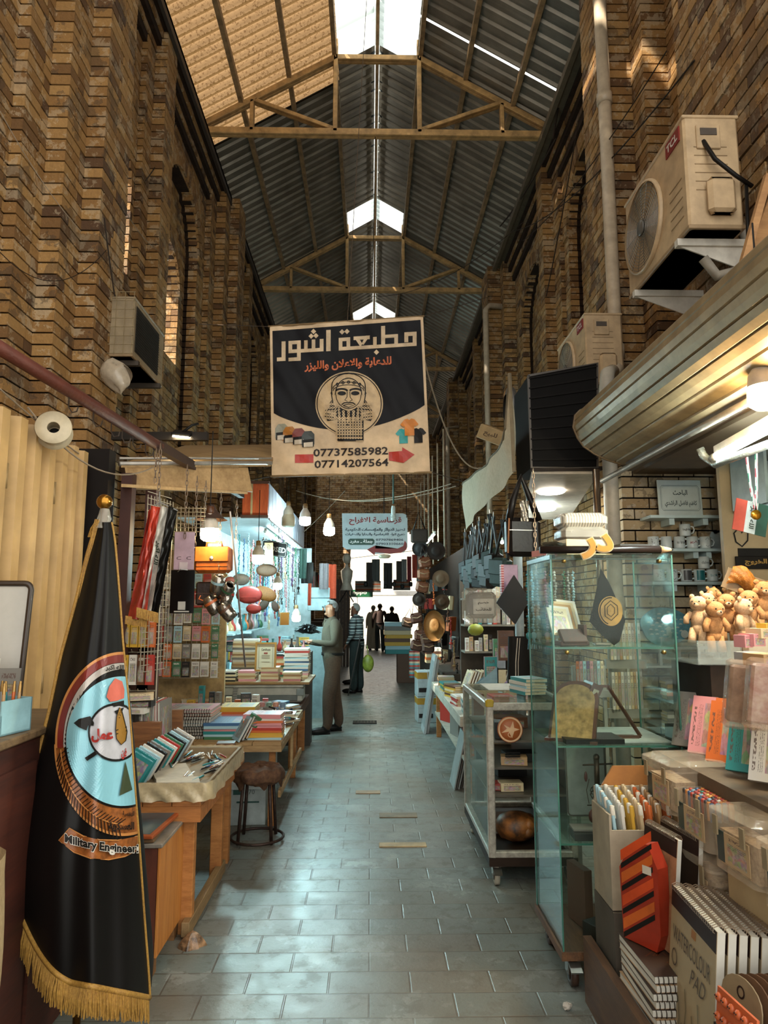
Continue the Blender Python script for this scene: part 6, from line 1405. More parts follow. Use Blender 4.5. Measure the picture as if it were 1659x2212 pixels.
# trinkets: strands, pads, plaques, bags
def strand_mesh(seed):
    r = random.Random(seed); m = MB(); n = 22
    for i in range(n): m.sph((r.uniform(-.006,.006),r.uniform(-.006,.006),-.02 - i * .021),r.uniform(.008,.013),6)
    m.tube([(0,0,0),(0,0,-.46)],.002,4); m.sph((0,0,-.50),(.022,.012,.03),8)
    for k in range(5): m.tube([(0,0,-.5),(r.uniform(-.02,.02),r.uniform(-.02,.02),-.6)],.003,4)
    return m.mesh('strand',[dyed(.25,.1)])
STR = [strand_mesh(i) for i in range(4)]
sc_ = ['teal','white','pale blue','purple','silver','red','black','blue','green','pink','cream','brown']
k = 0
for r_,(x0,x1,Y,z) in enumerate(((-1.75,-1.15,9.3,2.60),(-1.72,-1.12,9.9,2.52),(-1.85,-1.15,10.6,2.62),(-1.75,-1.12,11.3,2.5),(-1.5,-1.12,8.9,2.2),(-1.6,-1.12,10.2,2.05))):
    for i in range(11):
        c = sc_[(k * 7) % 12]; k += 1
        put('bead_strand',STR[k % 4],None,(x0 + (x1 - x0) * i / 10 + R.uniform(-.02,.02),Y + R.uniform(-.1,.1),z + R.uniform(-.08,.05)),(0,0,R.uniform(0,3)),(1.1,1.1,R.uniform(.7,1.15)),f'{c} bead strand, {ORD[i]} along the {ORD[r_]} hanging line of the trinket stall','bead strand','bead strands in the trinket stall',None,c)
PADM = MB().sph((0,0,0),(.5,.16,.32),18).mesh('pad',[C('#7a4a20',.5,var=.35,sc=20)])
for i,(x,y,s,r_,c,l) in enumerate(((576,1232,.24,0,'tan','embossed brown leather pad, upper of the hanging pads'),(573,1283,.27,.35,'orange','embossed orange-tan leather pad, lower of the hanging pads'),(570,1306,.16,-.9,'brown','small dark leather pad below the orange-tan one'),(594,1310,.13,1.2,'brown','small upright brown leather pouch under the hanging pads'))):
    m = MB(); m.sph((0,0,0),(.5,.14,.30),20); m.ob('leather_pad',C(('#4a2f18','#70430f','#32200f','#3a2416')[i],.5,var=.3,sc=24,bump=.4),None,pY(x,y,7.9),(0,r_,0),label=l,cat='leather pad').scale = (s,s,s)
t = thing('plaque','narrow tan plaque with script lettering beside the cold white bulb','plaque',tuple(pY(581,1195,7.7)),(0,-.03,0)); MB().box((0,0,0),(.095,.012,.235),None,0,.003).ob('board',C('#94774c',.5),t); m = MB(); letter(m,'ما شاء الله',lambda x,y: (y,-.008,-x),-.10,-.025,.10,.025,0,.02); m.ob('lettering',C('#33241a',.5),t)
t = thing('closed_sign','black CLOSED sign with white border hanging askew behind the tan plaque','sign',tuple(pY(592,1185,7.85)),(0,.15,0)); MB().box((0,0,0),(.30,.012,.17),None,0,.01).ob('board',C('#141312',.4),t); m = MB(); letter(m,'CLOSED',lambda x,y: (x,-.008,y),-.125,-.035,.135,.025,0,.03); m.ob('lettering',C('#a9a9a4',.5),t); m = MB(); m.tube([(x,-.007,z) for x,z in rr(-.14,.14,-.075,.075,.015,3)],.003,4,0,True); m.ob('border',C('#a9a9a4',.5),t)
red = [('red fan-shaped ornament on the trinket stall wall',538,1285,.12),('red round ornament low on the trinket stall wall',548,1315,.07),('small pink purse shape hanging by the slanting pole',498,1255,.045),('white padded ornament between the steel cups and red fan',520,1252,.06)]
for i,(l,x,y,s) in enumerate(red): m = MB(); m.sph((0,0,0),(s * 1.2,.02,s * .8),16); m.box((0,-.01,-s * .2),(s * 1.4,.02,s * .1)); m.ob('ornament',C(('#6f1c18','#7a201a','#9a5a52','#7f8886')[i],.4,var=.3),None,pY(x,y,7.6 if i < 2 else 5.6),label=l,cat='ornament')
def cloth_strip(lab,x,y,Y,w_,h_,mat,cat='cloth',nm='hanging_cloth',fold=.02,rz=0):
    m = MB(); m.grid(lambda u,v: ((u - .5) * w_,fold * math.sin(u * 14) + fold * .5 * math.sin(v * 6),-h_ * v),16,10); m.grid(lambda u,v: ((u - .5) * w_,fold * math.sin(u * 14) + fold * .5 * math.sin(v * 6) + .004,-h_ * v),16,10)
    return m.ob(nm,mat,None,pY(x,y,Y),(0,0,rz),label=lab,cat=cat)
cloth_strip('plain orange-red cloth hanging beside a grey one over the aisle edge',716,1219,11.5,.16,.56,fabric('#a83c22','#c25030',40))
cloth_strip('grey-mauve cloth hanging against the orange-red one',700,1217,11.3,.15,.42,fabric('#6a6265','#84797a',40))
cloth_strip('thin orange-red ribbon cloth among the bead strands',669,1250,10.5,.05,.40,fabric('#a83c22','#c25030',40))
cloth_strip('dark green folded bag cloth hanging above the bead strands',655,1185,9.8,.10,.42,fabric('#1f3630','#2d4a40',40))
cloth_strip('black cloth bag drooping beside the green one',664,1215,10.0,.17,.30,fabric('#181614','#24211e',40),fold=.03)
t = thing('cooler_box','white drawer box stacked behind the person in the olive sweater','box',tuple(pY(690,1290,11.6) - Vector((0,0,.22)))); MB().box((0,0,.1),(.36,.28,.2),None,0,.01).ob('lower_drawer',C('#9fb3b8',.4),t); MB().box((0,0,.29),(.36,.28,.17),None,0,.01).ob('upper_drawer',C('#a7bbbf',.4),t)
mb = MB(); p = pY(688,1375,10.9); mb.bx(p.x - .35,p.x + .12,p.y - .2,p.y + .3,0,p.z + .14); mb.ob('drawer_unit',C('#7f9294',.5),None,label='grey-blue unit under the white drawer box',cat='unit')
mb = MB()
for i in range(60): a_ = R.uniform(0,2 * PI); b_ = R.uniform(.2,1.3); p = Vector((.17 * math.cos(a_) * math.cos(b_),.1 * math.sin(a_) * math.cos(b_),.15 * math.sin(b_))); mb.tube([p * .3,p * .8,p * 1.1 + Vector((0,0,-.03))],[.02,.016,.002],4)
mb.ob('black_feather_bunch',C('#0d0c0b',.8),None,pY(664,1362,9.0) - Vector((0,0,.04)),label='black feathery duster bunch on the counter beside the standing person',cat='duster')
OBX = put('amber_box',BOXM,None,pY(614,1350,8.6),(0,0,.3),(.10,.08,.15),'upright amber-orange box above the white-and-blue book pile','box',None,None,'#b0711c')
for i in range(10):
    c = ['brown','white','orange','black','teal','red','cream','black','grey','pink'][i]
    put('small_bottle',VASE,None,(-1.5 + .075 * i,8.72 + .05 * (i % 2),1.10),None,(.55,.55,.55 + .1 * (i % 3)),f'small {c} bottle, {ORD[i]} along the ledge behind the book piles','bottle','bottles behind the book piles',None,c)
mb = MB(); mb.bx(-1.62,-.72,8.62,8.9,.0,1.10); mb.ob('ledge_cabinet',C('#3f3a35',.6),None,label='dark ledge cabinet behind the book piles',cat='cabinet')
# hangings beyond: framed pictures and racks beside the standing person, towards the arch
for i in range(9):
    Y = 10.4 + i * .62; mb = MB(); mb.bx(-.02,.02,-.22,.22,0,1.0 + .08 * (i % 3)); mb.ob('wrapped_board',C(('#7d817d','#4d4a45','#9aa09d','#5f4a38','#8c8f8c','#38332f','#90887a','#6b6f6d','#4a3a2f')[i],.25,.3),None,(-.95 - .02 * (i % 2),Y,0.01),(0,-.12,.1 * (i % 3 - 1)),label=f'{("silvery", "dark", "pale silver", "brown", "silver grey", "near-black", "sand", "slate", "umber")[i]} wrapped panel leaning along the aisle behind the standing person',cat='panel',group='panels leaning along the aisle')
stack(-.90,16.4,0,8,.45,.5,.12,['brown','tan','grey','brown','cream','black','tan','grey'],'flat crate','stack beyond the person with the cane','crates beyond the cane',0,me=BOXM,cat='crate',nm='crate')
for i in range(6):
    mb = MB(); mb.bx(-2.04,-1.15,0,1.5,0,1.0 + .2 * (i % 2)); y0 = 13.2 + 2.4 * i; mb.ob('stall_counter',C(('#4c4238','#5d5548','#3d342c','#564a3d','#453c33','#5a5046')[i],.7),None,(0,y0,0),label=f'{("dark", "grey-brown", "umber", "dun", "smoky", "taupe")[i]} stall counter along the far aisle edge',cat='counter',group='far stall counters')
    for q in range(7):
        c = sc_[(i * 5 + q * 7) % 12]; put('hanging_garment',STR[0] if 0 else CARD[1],None,(-1.22 + .01 * q,y0 + .2 * q,2.35 - .1 * (q % 2)),(0,0,.9),(.20,2,.62),f'{c} garment, {ORD[q]} hanging over the {("dark", "grey-brown", "umber", "dun", "smoky", "taupe")[i]} far counter','garment','garments over the far counters',None,c)
# shutter door and dress form near the arch, hangings across the far aisle
mb = MB()
for i in range(8): mb.bx(-1.55 + i * .09,-1.47 + i * .09,0,.03 + .02 * (i % 2),0,2.4)
mb.ob('brown_shutter',C('#4a372b',.6),None,(.25,19.6,0),label='brown ribbed shutter standing by the far end of the stalls',cat='shutter')
t = thing('dress_form','pale dress form head and shoulders hung near the arch','mannequin',tuple(pY(749,1245,15))); MB().sph((0,0,.38),(.09,.09,.12),14).lathe([(.03,.26),(.04,.2),(.13,.12),(.12,0),(.09,-.15),(.14,-.3)],n=16).ob('torso',C('#a39a8d',.5),t); MB().tube([(0,0,-.3),(-.15,0,-.55)],.012,5).tube([(0,0,-.3),(.15,0,-.55)],.012,5).ob('stand',BLK,t)
hang = [(798,1215,.16,.60,'#4a4845','dark grey garment'),(812,1208,.20,.55,'#5a6260','slate trousers'),(838,1216,.22,.65,'#3b3a3a','charcoal skirt'),(862,1212,.14,.52,'#55504b','taupe scarf'),(873,1208,.12,.50,'#6b6a68','grey scarf'),(884,1202,.10,.55,'#6d1f22','dark red scarf'),(896,1198,.12,.52,'#9a3a2a','brick red scarf'),(904,1196,.10,.62,'#8a8580','pale grey scarf'),(912,1193,.10,.55,'#7d1f24','crimson scarf'),(920,1190,.09,.48,'#b0a9a0','cream scarf')]
for x,y,w_,h_,hx,l in hang: cloth_strip(f'{l} hanging on the line across the far aisle',x,y,17.5 if x < 870 else 15.5,w_,h_,fabric(hx,hx,40),'garment','hanging_garment')
cloth_strip('striped orange-edged blanket hung low across the far aisle',795,1255,19,.70,.30,striped(['#77736a','#9a4a26','#8f8a80','#5c5850'],'z',7),'blanket','striped_blanket')
cloth_strip('second striped blanket hung beneath the dark scarves',868,1252,18.5,.45,.28,striped(['#8b8579','#a3512c','#5c5850'],'z',8),'blanket','striped_blanket')
for i in range(5):
    m = MB(); m.box((0,0,0),(.09,.05,.11),None,0,.02); m.tube([(-.03,0,.055),(0,0,.25),(.03,0,.055)],.005,4); m.ob('small_bag',C(('#141311','#1f1d1b','#2a2725','#191716','#23201e')[i],.5),None,pY(790 + i * 18 + (25 if i else 0),1262 + 5 * (i % 2),16.5),label=f'small {("black", "sooty", "charcoal", "inky", "dusky")[i]} bag dangling from the far aisle line',cat='bag',group='bags dangling in the far aisle')
mb = MB(); mb.tube([pY(690,1214,17.6),pY(925,1186,15.4)],.006,5); mb.ob('clothes_line',CBL,None,label='dark line strung across the far aisle with garments on it',cat='line')
t = thing('handbag','dark woven handbag hanging by two straps beside the small hanging sign','bag',tuple(pY(906,1158,9.5))); m = MB(); m.box((0,0,0),(.235,.10,.19),None,0,.02); m.ob('body',fabric('#241d17','#3a3027',90),t); m = MB(); m.tube([(-.08,0,.09),(-.01,0,.33),(.08,0,.09)],.010,6); m.ob('strap',BLK,t)
# ================================================================ THE AISLE SIDE WITH THE GLASS CASES
GL = glass(); ALU = C('#aca497',.35,.2,var=.25,sc=30); GEDGE = C('#3d6b5d',.2,0,var=.1)
def caster(t,x,y,z,r,hexw='#b3aa98',hexc='#3a352f'):
    m = MB(); m.lathe([(.25 * r,-.014),(r * .72,-.016),(r,-.013),(r,.013),(r * .72,.016),(.25 * r,.014)],(x,y,r),22,0,Euler((0,PI / 2,0)).to_matrix()); m.lathe([(.001,-.018),(r * .55,-.017),(r * .55,.017),(.001,.018)],(x,y,r),16,1,Euler((0,PI / 2,0)).to_matrix()); w_ = m.ob('wheel',[C(hexw,.5),C(hexc,.4)],t)
    m = MB(); m.bx(x - .024,x - .019,y - .02,y + .03,r * .9,z); m.bx(x + .019,x + .024,y - .02,y + .03,r * .9,z); m.bx(x - .04,x + .04,y - .04,y + .05,z - .008,z); m.cyl((x - .026,y,r),(x + .026,y,r),.007,None,8); m.box((x,y - .055,z - .03),(.05,.05,.008),(.5,0,0)); m.ob('caster_fork',C('#7d786e',.35,.8),t)
# ---- wheeled counter
t = thing('display_trolley','wheeled glass counter with off-white metal frame and a yellow corner cap','display counter',(.98,4.90,0)); o_ = Vector((.98,4.90,0))
x0,x1,y0,y1,zb,zt_ = -.27,.27,-.55,.55,.16,1.06
m = MB(); m.bx(x0,x1,y0,y1,.12,.17); m.ob('base_board',C('#2b1e15',.6),t)
for x in (x0 + .022,x1 - .022):
    for y in (y0 + .022,y1 - .022): MB().box((x,y,(zb + zt_) / 2),(.044,.044,zt_ - zb),None,0,.006).ob('corner_post',ALU,t)
for z in (zb + .02,zt_ - .02):
    for y in (y0 + .022,y1 - .022): MB().box((0,y,z),(x1 - x0 - .06,.04,.045),None,0,.006).ob('frame_rail',ALU,t)
    for x in (x0 + .022,x1 - .022): MB().box((x,0,z),(.04,y1 - y0 - .06,.045),None,0,.006).ob('frame_rail',ALU,t)
MB().box((x0 + .022,y0 + .022,zt_),(.05,.05,.05),None,0,.008).ob('corner_cap',C('#a58a1c',.4),t)
MB().bx(x0 + .003,x0 + .009,y0 + .03,y1 - .03,zb + .03,zt_ - .03).ob('side_glass',GL,t); MB().bx(x0 + .02,x1 - .02,y0 + .02,y1 - .02,zt_ + .002,zt_ + .010).ob('top_glass',GL,t)
MB().bx(x1 - .012,x1 - .004,y0 + .03,y1 - .03,zb + .03,zt_ - .03).ob('rear_panel',C('#3a2d22',.6),t)
for z in (.82,.66,.50): MB().bx(x0 + .03,x1 - .02,y0 + .06,y1 - .05,z,z + .012).ob('shelf',C('#5b5348',.4),t)
for x,y in ((x0 + .05,y0 + .06),(x1 - .05,y0 + .06),(x0 + .05,y1 - .08),(x1 - .05,y1 - .08)): caster(t,x,y,.12,.058)
its = [('black',(.16,.12,.10),(.86,4.50,.835),'black boxed gift'),('tan',(.16,.10,.05),(.90,4.50,.675),'open tan cutlery box'),('red',(.06,.10,.04),(.80,4.55,.515),'small red box'),('black',(.20,.14,.05),(.96,4.62,.675),'low black case'),('cream',(.14,.1,.05),(.88,4.52,.515),'cream carton'),('brown',(.22,.16,.07),(.95,4.9,.835),'brown box'),('grey',(.2,.16,.09),(.95,5.15,.835),'grey box'),('cream',(.2,.16,.05),(.92,5.2,.675),'flat cream box'),('black',(.2,.2,.08),(.95,4.95,.515),'long black box'),('brown',(.3,.3,.06),(.95,4.9,.175),'wide brown tray')]
for c,s,p,l in its: put('boxed_gift',BOXP if c != 'black' else BOXM,None,p,(0,0,R.uniform(-.15,.15)),s,f'{l} on a shelf inside the wheeled glass counter','box','boxes inside the wheeled counter',None,c)
t2 = thing('medallion','round orange-brown emblem disc with star shape inside the wheeled counter','medallion',(.86,4.40,.90),(-.1,0,0)); m = MB(); m.lathe([(.001,0),(.078,0),(.078,.012),(.001,.012)],(0,0,0),30,0,Euler((PI / 2,0,0)).to_matrix()); m.ob('disc',C('#9c5226',.5),t2)
m = MB(); f = lambda x,y: (x,-.0135,y); ring(m,0,0,.064,.064,.074,.074,f,0,30,1); tess(m,[(-.04,.03),(0,.01),(.02,.05),(.025,.01),(.06,.0),(.025,-.01),(.01,-.05),(-.01,-.012),(-.055,-.02),(-.02,.005)],f,0,1); ring(m,0,-.03,.012,.012,.016,.016,f,0,12,1); m.ob('star_relief',C('#c49a74',.5),t2)
t2 = thing('knife_set','three dark-handled knives lying in a tan box in the wheeled counter','knives',(.90,4.43,.728)); m = MB(); [m.box((-.02,0,.004 + .012 * i),(.09,.02,.006)) for i in range(3)]; m.ob('handle',BLK,t2)
mb = MB(); mb.sph((0,0,0),(.14,.12,.09),14); [mb.sph((R.uniform(-.1,.1),R.uniform(-.09,.05),R.uniform(-.05,.07)),.04,8) for _ in range(14)]; mb.ob('patterned_bundle',fabric('#1c1512','#a5642a',9,.5,12),None,(.93,4.62,.27),label='dark bundle with orange pattern at the bottom of the wheeled counter',cat='bundle')
mb = MB(); mb.bx(.82,1.2,4.9,5.3,1.075,1.08); mb.ob('paper_sheet',C('#a8a394',.6),None,label='pale paper sheet lying on the glass top of the wheeled counter',cat='paper')
# ---- tall glass case
t = thing('glass_case','tall frameless glass display case on brown casters beside the art supplies','display case',(1.13,3.48,0)); x0,x1,y0,y1 = -.285,.285,-.24,.24
m = MB(); m.bx(x0 - .01,x1 + .01,y0 - .01,y1 + .01,.125,.16); m.ob('base_board',wood('#3a2416','#6d4a2c',(16,2,16)),t)
for nm,b_ in (('near_pane',(x0,x1,y0,y0 + .006)),('aisle_pane',(x0,x0 + .006,y0 + .006,y1 - .006)),('rear_pane',(x0,x1,y1 - .006,y1)),('inner_pane',(x1 - .006,x1,y0 + .006,y1 - .006))): MB().bx(*b_,.16,1.89).ob(nm,GL,t)
m = MB()
for x,y in ((x0,y0),(x1,y0),(x0,y1),(x1,y1)): m.bx(x - .003,x + .004,y - .003,y + .004,.16,1.89)
m.ob('pane_edge',GEDGE,t)
for z in (1.455,1.015,.595): MB().bx(x0 + .008,x1 - .008,y0 + .008,y1 - .008,z,z + .008).ob('glass_shelf',glass('shelf_glass','#eaf3ef',.08,.10),t); m = MB(); m.bx(x0 + .008,x1 - .008,y0 + .007,y0 + .010,z,z + .008); m.bx(x0 + .007,x0 + .010,y0 + .008,y1 - .008,z,z + .008); m.ob('shelf_edge',GEDGE,t)
MB().bx(x0 - .005,x1 + .005,y0 - .005,y1 + .005,1.89,1.898).ob('top_glass',GL,t); m = MB(); m.bx(x0 - .005,x0 + .02,y0,y1,1.87,1.89); m.bx(x0,x1,y0 - .006,y0 + .01,1.868,1.872); m.ob('top_channel',C('#2a4a40',.2),t)
for x in (x0 + .06,x1 - .06):
    for z in (1.86,1.44): m = MB(); m.cyl((x,y0 - .012,z),(x,y0 + .012,z),.009,None,10); m.ob('lock_bolt',C('#8a7440',.3,.8),t)
for x,y in ((x0 + .05,y0 + .05),(x1 - .05,y0 + .05),(x0 + .05,y1 - .05),(x1 - .05,y1 - .05)): caster(t,x,y,.125,.058,'#3a2418','#2a1c14')
t = thing('giant_pencil','giant dark pencil ornament with pale wooden tip on top of the glass case','pencil',(1.10,3.21,1.912),(0,0,-.03)); m = MB(); m.tube([(-.31,0,0),(.25,0,0)],.018,6); m.ob('barrel',C('#1d1411',.35),t); m = MB(); m.tube([(.25,0,0),(.30,0,0)],[.019,.007],6); m.ob('wooden_tip',C('#c09a70',.6),t); m = MB(); m.tube([(.30,0,0),(.312,0,0)],[.007,.001],6); m.ob('lead',BLK,t)
t = thing('gilt_letters','ochre Arabic letters with a pale outline in front of the glass case top','letters',(1.05,3.18,1.86)); m = MB(); letter(m,'در',lambda x,y: (x,-.0,y),-.085,0,.075,.13,0,.085); m.ob('outline',C('#b3a07c',.5),t); m = MB(); letter(m,'در',lambda x,y: (x,-.006,y),-.08,.006,.07,.124,0,.045); m.ob('lettering',C('#a8761c',.45,var=.25),t)
tops = [('cream',BOXM,(1.06,3.42,1.90),(.24,.12,.075),.15,'cream carton on top of the glass case'),('brown',BOXM,(1.22,3.55,1.90),(.34,.14,.03),-.1,'red-brown flat frame box on top of the glass case'),('black',BOXM,(1.28,3.38,1.90),(.16,.1,.05),.1,'small black box on top of the glass case'),('red',BOXP,(.90,3.5,1.90),(.12,.12,.03),.3,'red booklet at the corner of the glass case top')]
for c,me,p,s,r_,l in tops: put('top_box',me,None,p,(0,0,r_),s,l,'box',None,None,c)
for i in range(4): mb = MB(); mb.grid(lambda u,v: ((u - .5) * .17,(v - .5) * .14,.008 * math.sin(u * 9 + i) + .006 * v),10,6); mb.ob('newspaper',C('#a39a88',.8,var=.4,sc=30),None,(.93 + .01 * i,3.42,1.935 + .009 * i),(0,0,.1 * i),label=f'folded grey newspaper, {ORD[i]} from below at the case corner',cat='newspaper',group='newspapers on the glass case')
for i,c in enumerate(('white','black')):
    mb = MB(); mb.box((0,0,.035),(.235,.16,.07),None,0,.02); t = mb.ob('wrapped_cloth',striped(['#1d1b1a','#b3aa9c'],'x',70,.6,'checked') if c == 'white' else C('#191513',.5),None,(1.10,3.6,1.985 + .072 * (1 - i)),label=('black-and-white checked' if c == 'white' else 'plain black') + ' folded cloth in clear wrap above the glass case',cat='cloth')
    mb = MB(); mb.box((0,0,.035),(.245,.17,.076),None,0,.02); mb.ob('clear_wrap',film('clear_wrap','#cfc8b8',.35),t)
mb = MB(); mb.bx(.98,1.22,3.52,3.68,1.975,1.985).bx(.98,.99,3.52,3.68,1.898,1.975).bx(1.21,1.22,3.52,3.68,1.898,1.975); mb.ob('cloth_riser',C('#6a5640',.6),None,label='low riser under the folded cloths on the glass case',cat='riser')
# contents of the tall case
t = thing('pennant','black satin pennant with gold round emblem standing on the top shelf','pennant',(1.14,3.42,1.463)); m = MB(); pn = lambda u,v: None
def pen_(x,z,k=0): return (x,-.03 * math.cos((x + .02) * 9) - .002 * k,z)
m = MB(); tess(m,[(-.01,.37),(.03,.30),(.085,.17),(.105,.12),(.07,.02),(.04,.0),(-.02,.05),(-.075,.115),(-.04,.25)],lambda x,z: pen_(x,z),0,.03); tess(m,[(-.01,.37),(.03,.30),(.085,.17),(.105,.12),(.07,.02),(.04,.0),(-.02,.05),(-.075,.115),(-.04,.25)],lambda x,z: pen_(x,z,-2),0,.03); m.ob('cloth',C('#171210',.4),t)
m = MB(); ring(m,.03,.165,.001,.001,.062,.072,lambda x,z: pen_(x,z,1),0,30,5); m.ob('gold_disc',C('#a27636',.45,var=.3),t); m = MB(); g_ = lambda x,z: pen_(x,z,2); ring(m,.03,.165,.052,.062,.057,.067,g_,0,30,1,PI * .45,PI * 1.4); stroke(m,[(-.0,.19),(.03,.215),(.065,.19),(.065,.15),(.03,.12),(-.0,.14),(-.0,.19)],.004,g_); stroke(m,[(.012,.182),(.03,.198),(.05,.18),(.048,.155),(.03,.138),(.012,.15),(.012,.182)],.0035,g_); m.ob('emblem_lines',C('#1d1510',.5),t); MB().cyl((-.01,0,0),(-.01,0,.39),.003,None,6).box((-.01,0,.006),(.08,.05,.012),None,0,.004).ob('stand',C('#8d8578',.3,.5),t)
t = thing('desk_plaque','dark wooden desk plaque with writing slanting on the top glass shelf','plaque',(.97,3.36,1.463),(0,0,.2)); m = MB(); m.box((0,0,.045),(.13,.02,.08),(-.7,0,0),0,.004).box((.0,.02,.012),(.15,.09,.022),None,0,.004).bx(.055,.07,-.01,.05,.02,.10); m.ob('wood_block',wood('#2a160e','#4a2a1c',(8,8,3)),t)
for i in range(5): put('clear_card',CARD[1],None,(.92 + .02 * i,3.46 + .03 * i,1.64 + .01 * i),(-.5,.1,.3),(.11,.5,.15),f'{("cream", "white", "tan", "cream", "white")[i]} printed card, {ORD[i]} leaning behind the dark desk plaque','card',None,None,('cream','white','tan','cream','white')[i])
def easel(lab,loc,rz,s=1.0,arch=True):
    t = thing('award_plaque',lab,'plaque',loc,(0,0,rz)); WD = wood('#2e1a12','#54301e',(6,6,3),.35)
    if arch:
        P = [(-.07,0),(.07,0),(.07,.15)] + [(.07 * math.cos(a),.15 + .06 * math.sin(a)) for a in [PI * k / 10 for k in range(1,10)]] + [(-.07,.15)]
        m = MB(); m.prism([(x * s * 1.15,z * s * 1.1 - .008) for x,z in P],lambda x,z: (x,z * .55,z * .83),(0,.018,-.01)); m.ob('wood_back',WD,t); m = MB(); m.prism([(x * s,z * s) for x,z in P],lambda x,z: (x,z * .55 - .004,z * .83),(0,-.003,.002)); m.ob('metal_plate',C('#a08352',.35,.5,var=.3,sc=30),t)
    else:
        m = MB(); 
        for a_,b2 in (((-.1,0,0),(-.02,.1,.17)),((.1,0,0),(.02,.1,.17)),((-.1,0,0),(.1,0,0)),((-.02,.1,.17),(.02,.1,.17))): m.tube([Vector(a_) * s,Vector(b2) * s],.009,4)
        m.ob('frame',WD,t)
    m = MB(); m.bx(-.09 * s,.09 * s,-.02,.06,-.012,.0); m.ob('base',WD,t); return t
easel('arched brass-faced wooden plaque slanting on the middle glass shelf',(.94,3.34,1.035),-.5,1.35)
m = MB(); m.prism([(0,0),(.05,0),(.17,.24),(.12,.26)],lambda x,z: (x,0,z),(0,.14,0)); m.ob('slanted_box',wood('#2e1a12','#54301e',(6,6,3),.35),None,(.96,3.42,1.025),label='dark wooden slanted display box with pale inlay on the middle shelf',cat='box')
m = MB(); m.prism([(0.012,0.02),(.045,.02),(.14,.22),(.115,.23)],lambda x,z: (x,0,z),(0,-.003,0)); m.ob('pale_inlay',C('#8f8a74',.4),None,(.965,3.415,1.027),label='pale metal inlay plate on the slanted display box',cat='plate')
easel('open wooden easel frame beside the slanted display box',(1.16,3.40,1.035),.0,1.3,False)
mb = MB(); mb.bx(.90,1.17,3.28,3.46,1.023,1.045); mb.ob('dark_tray',C('#120f0d',.4),None,label='flat dark tray under the plaques on the middle shelf',cat='tray')
t = thing('mirror_panel','pale panel with dark rounded border leaning inside the lower case','mirror',(1.10,3.66,.605),(-.04,0,0)); MB().bx(-.10,.10,0,.01,0,.37).ob('panel',C('#a9b0a8',.2,.1),t); m = MB(); m.tube([(x,-.004,z) for x,z in rr(-.1,.1,.0,.37,.02,3)],.005,4,0,True); m.ob('border',C('#59544a',.4),t)
t = thing('iron_stand','rusty iron ornament stand with chains and a small leather pouch','ornament',(1.06,3.36,.605)); m = MB(); m.lathe([(.001,0),(.075,0),(.078,.012),(.001,.016)],n=26); m.ob('round_base',C('#8a6a48',.6),t)
m = MB(); m.tube([(0,0,.01),(0,0,.22)],.007,8); m.tube([(0,0,.2),(0,0,.34)],.013,10); m.sph((0,0,.345),.016,10); m.tube([(-.065,0,.31),(.075,0,.315)],.004,6); m.tube([(-.05,0,.13),(.0,0,.13)],.003,5); m.ob('iron_post',C('#4a3a2c',.45,.7),t)
m = MB()
for i in range(16): a_ = R.uniform(0,6.28); m.tube([(.018 * math.cos(a_) + .022 * math.cos(b_) ,-.012,.19 + .018 * math.sin(a_) + .02 * math.sin(b_)) for b_ in [2 * PI * k / 8 for k in range(8)]],.0025,4,0,True)
m.tube([(-.04,-.01,.25),(-.055,-.012,.2),(-.045,-.012,.14)],.002,4); m.ob('chain_knot',C('#5d5448',.35,.8),t)
m = MB(); m.sph((-.028,-.01,.085),(.022,.014,.032),12); m.sph((-.055,-.01,.26),(.008,.006,.024),8); m.ob('leather_pouch',C('#4a2018',.5),t)
put('jewellery_box',BOXM,None,(1.0,3.32,.605),(0,0,-.05),(.15,.1,.03),'flat black case with grey lid on the lowest glass shelf','box',None,None,'black'); put('flat_cover',BOXM,None,(1.0,3.35,.636),(0,0,-.05),(.14,.09,.008),'grey lid resting on the flat black case','lid',None,None,'grey')
for i,(p,s,r_,c,l) in enumerate((((1.0,3.5,.165),(.04,.16,.26),.25,'brown','upright dark brown plaque on the floor of the glass case'),((1.12,3.38,.165),(.28,.12,.07),.5,'black','long black box lying on the floor of the glass case'),((1.3,3.5,.165),(.12,.2,.10),.1,'grey','grey carton on the floor of the glass case'))): put('case_box',BOXM,None,p,(0,0,r_),s,l,'box',None,None,c)
mb = MB(); mb.bx(1.10,1.40,3.30,3.70,1.024,1.030); mb.ob('white_card_sheet',C('#a9adA6'.replace('A6','a6'),.6),None,label='white card sheet lying on the middle glass shelf',cat='card')
# hung and stacked goods seen through the case
for i in range(9):
    c = ['teal','pale blue','silver','pink','teal','white','green','silver','pale blue'][i]; put('bead_strand',STR[i % 4],None,(.90 + .035 * i,3.98 + .03 * (i % 3),1.86),None,(.8,.8,.75),f'{c} bead strand, {ORD[i]} of those seen through the tall case','bead strand','strands behind the tall case',None,c)
for j,(x,z,n,cs,l) in enumerate(((1.22,1.18,8,['orange','pink','pale blue','purple','pink','grey','pale blue','cream'],'bookmark'),(1.60,1.30,10,['cream','white','silver','tan','white'],'bookmark'),(1.60,.98,10,['white','cream','tan','white','silver'],'bookmark'))):
    for i in range(n): c = cs[i % len(cs)]; put('bookmark',BOXP,None,(x + i * .022,4.15 + .004 * i + (0 if j == 0 else .5),z),(0,0,.1),(.017,.004,.15 if j == 0 else .24),f'{c} bookmark, {ORD[i]} in the {("coloured", "upper pale", "lower pale")[j]} row behind the tall case','bookmark','bookmarks behind the tall case',None,c)
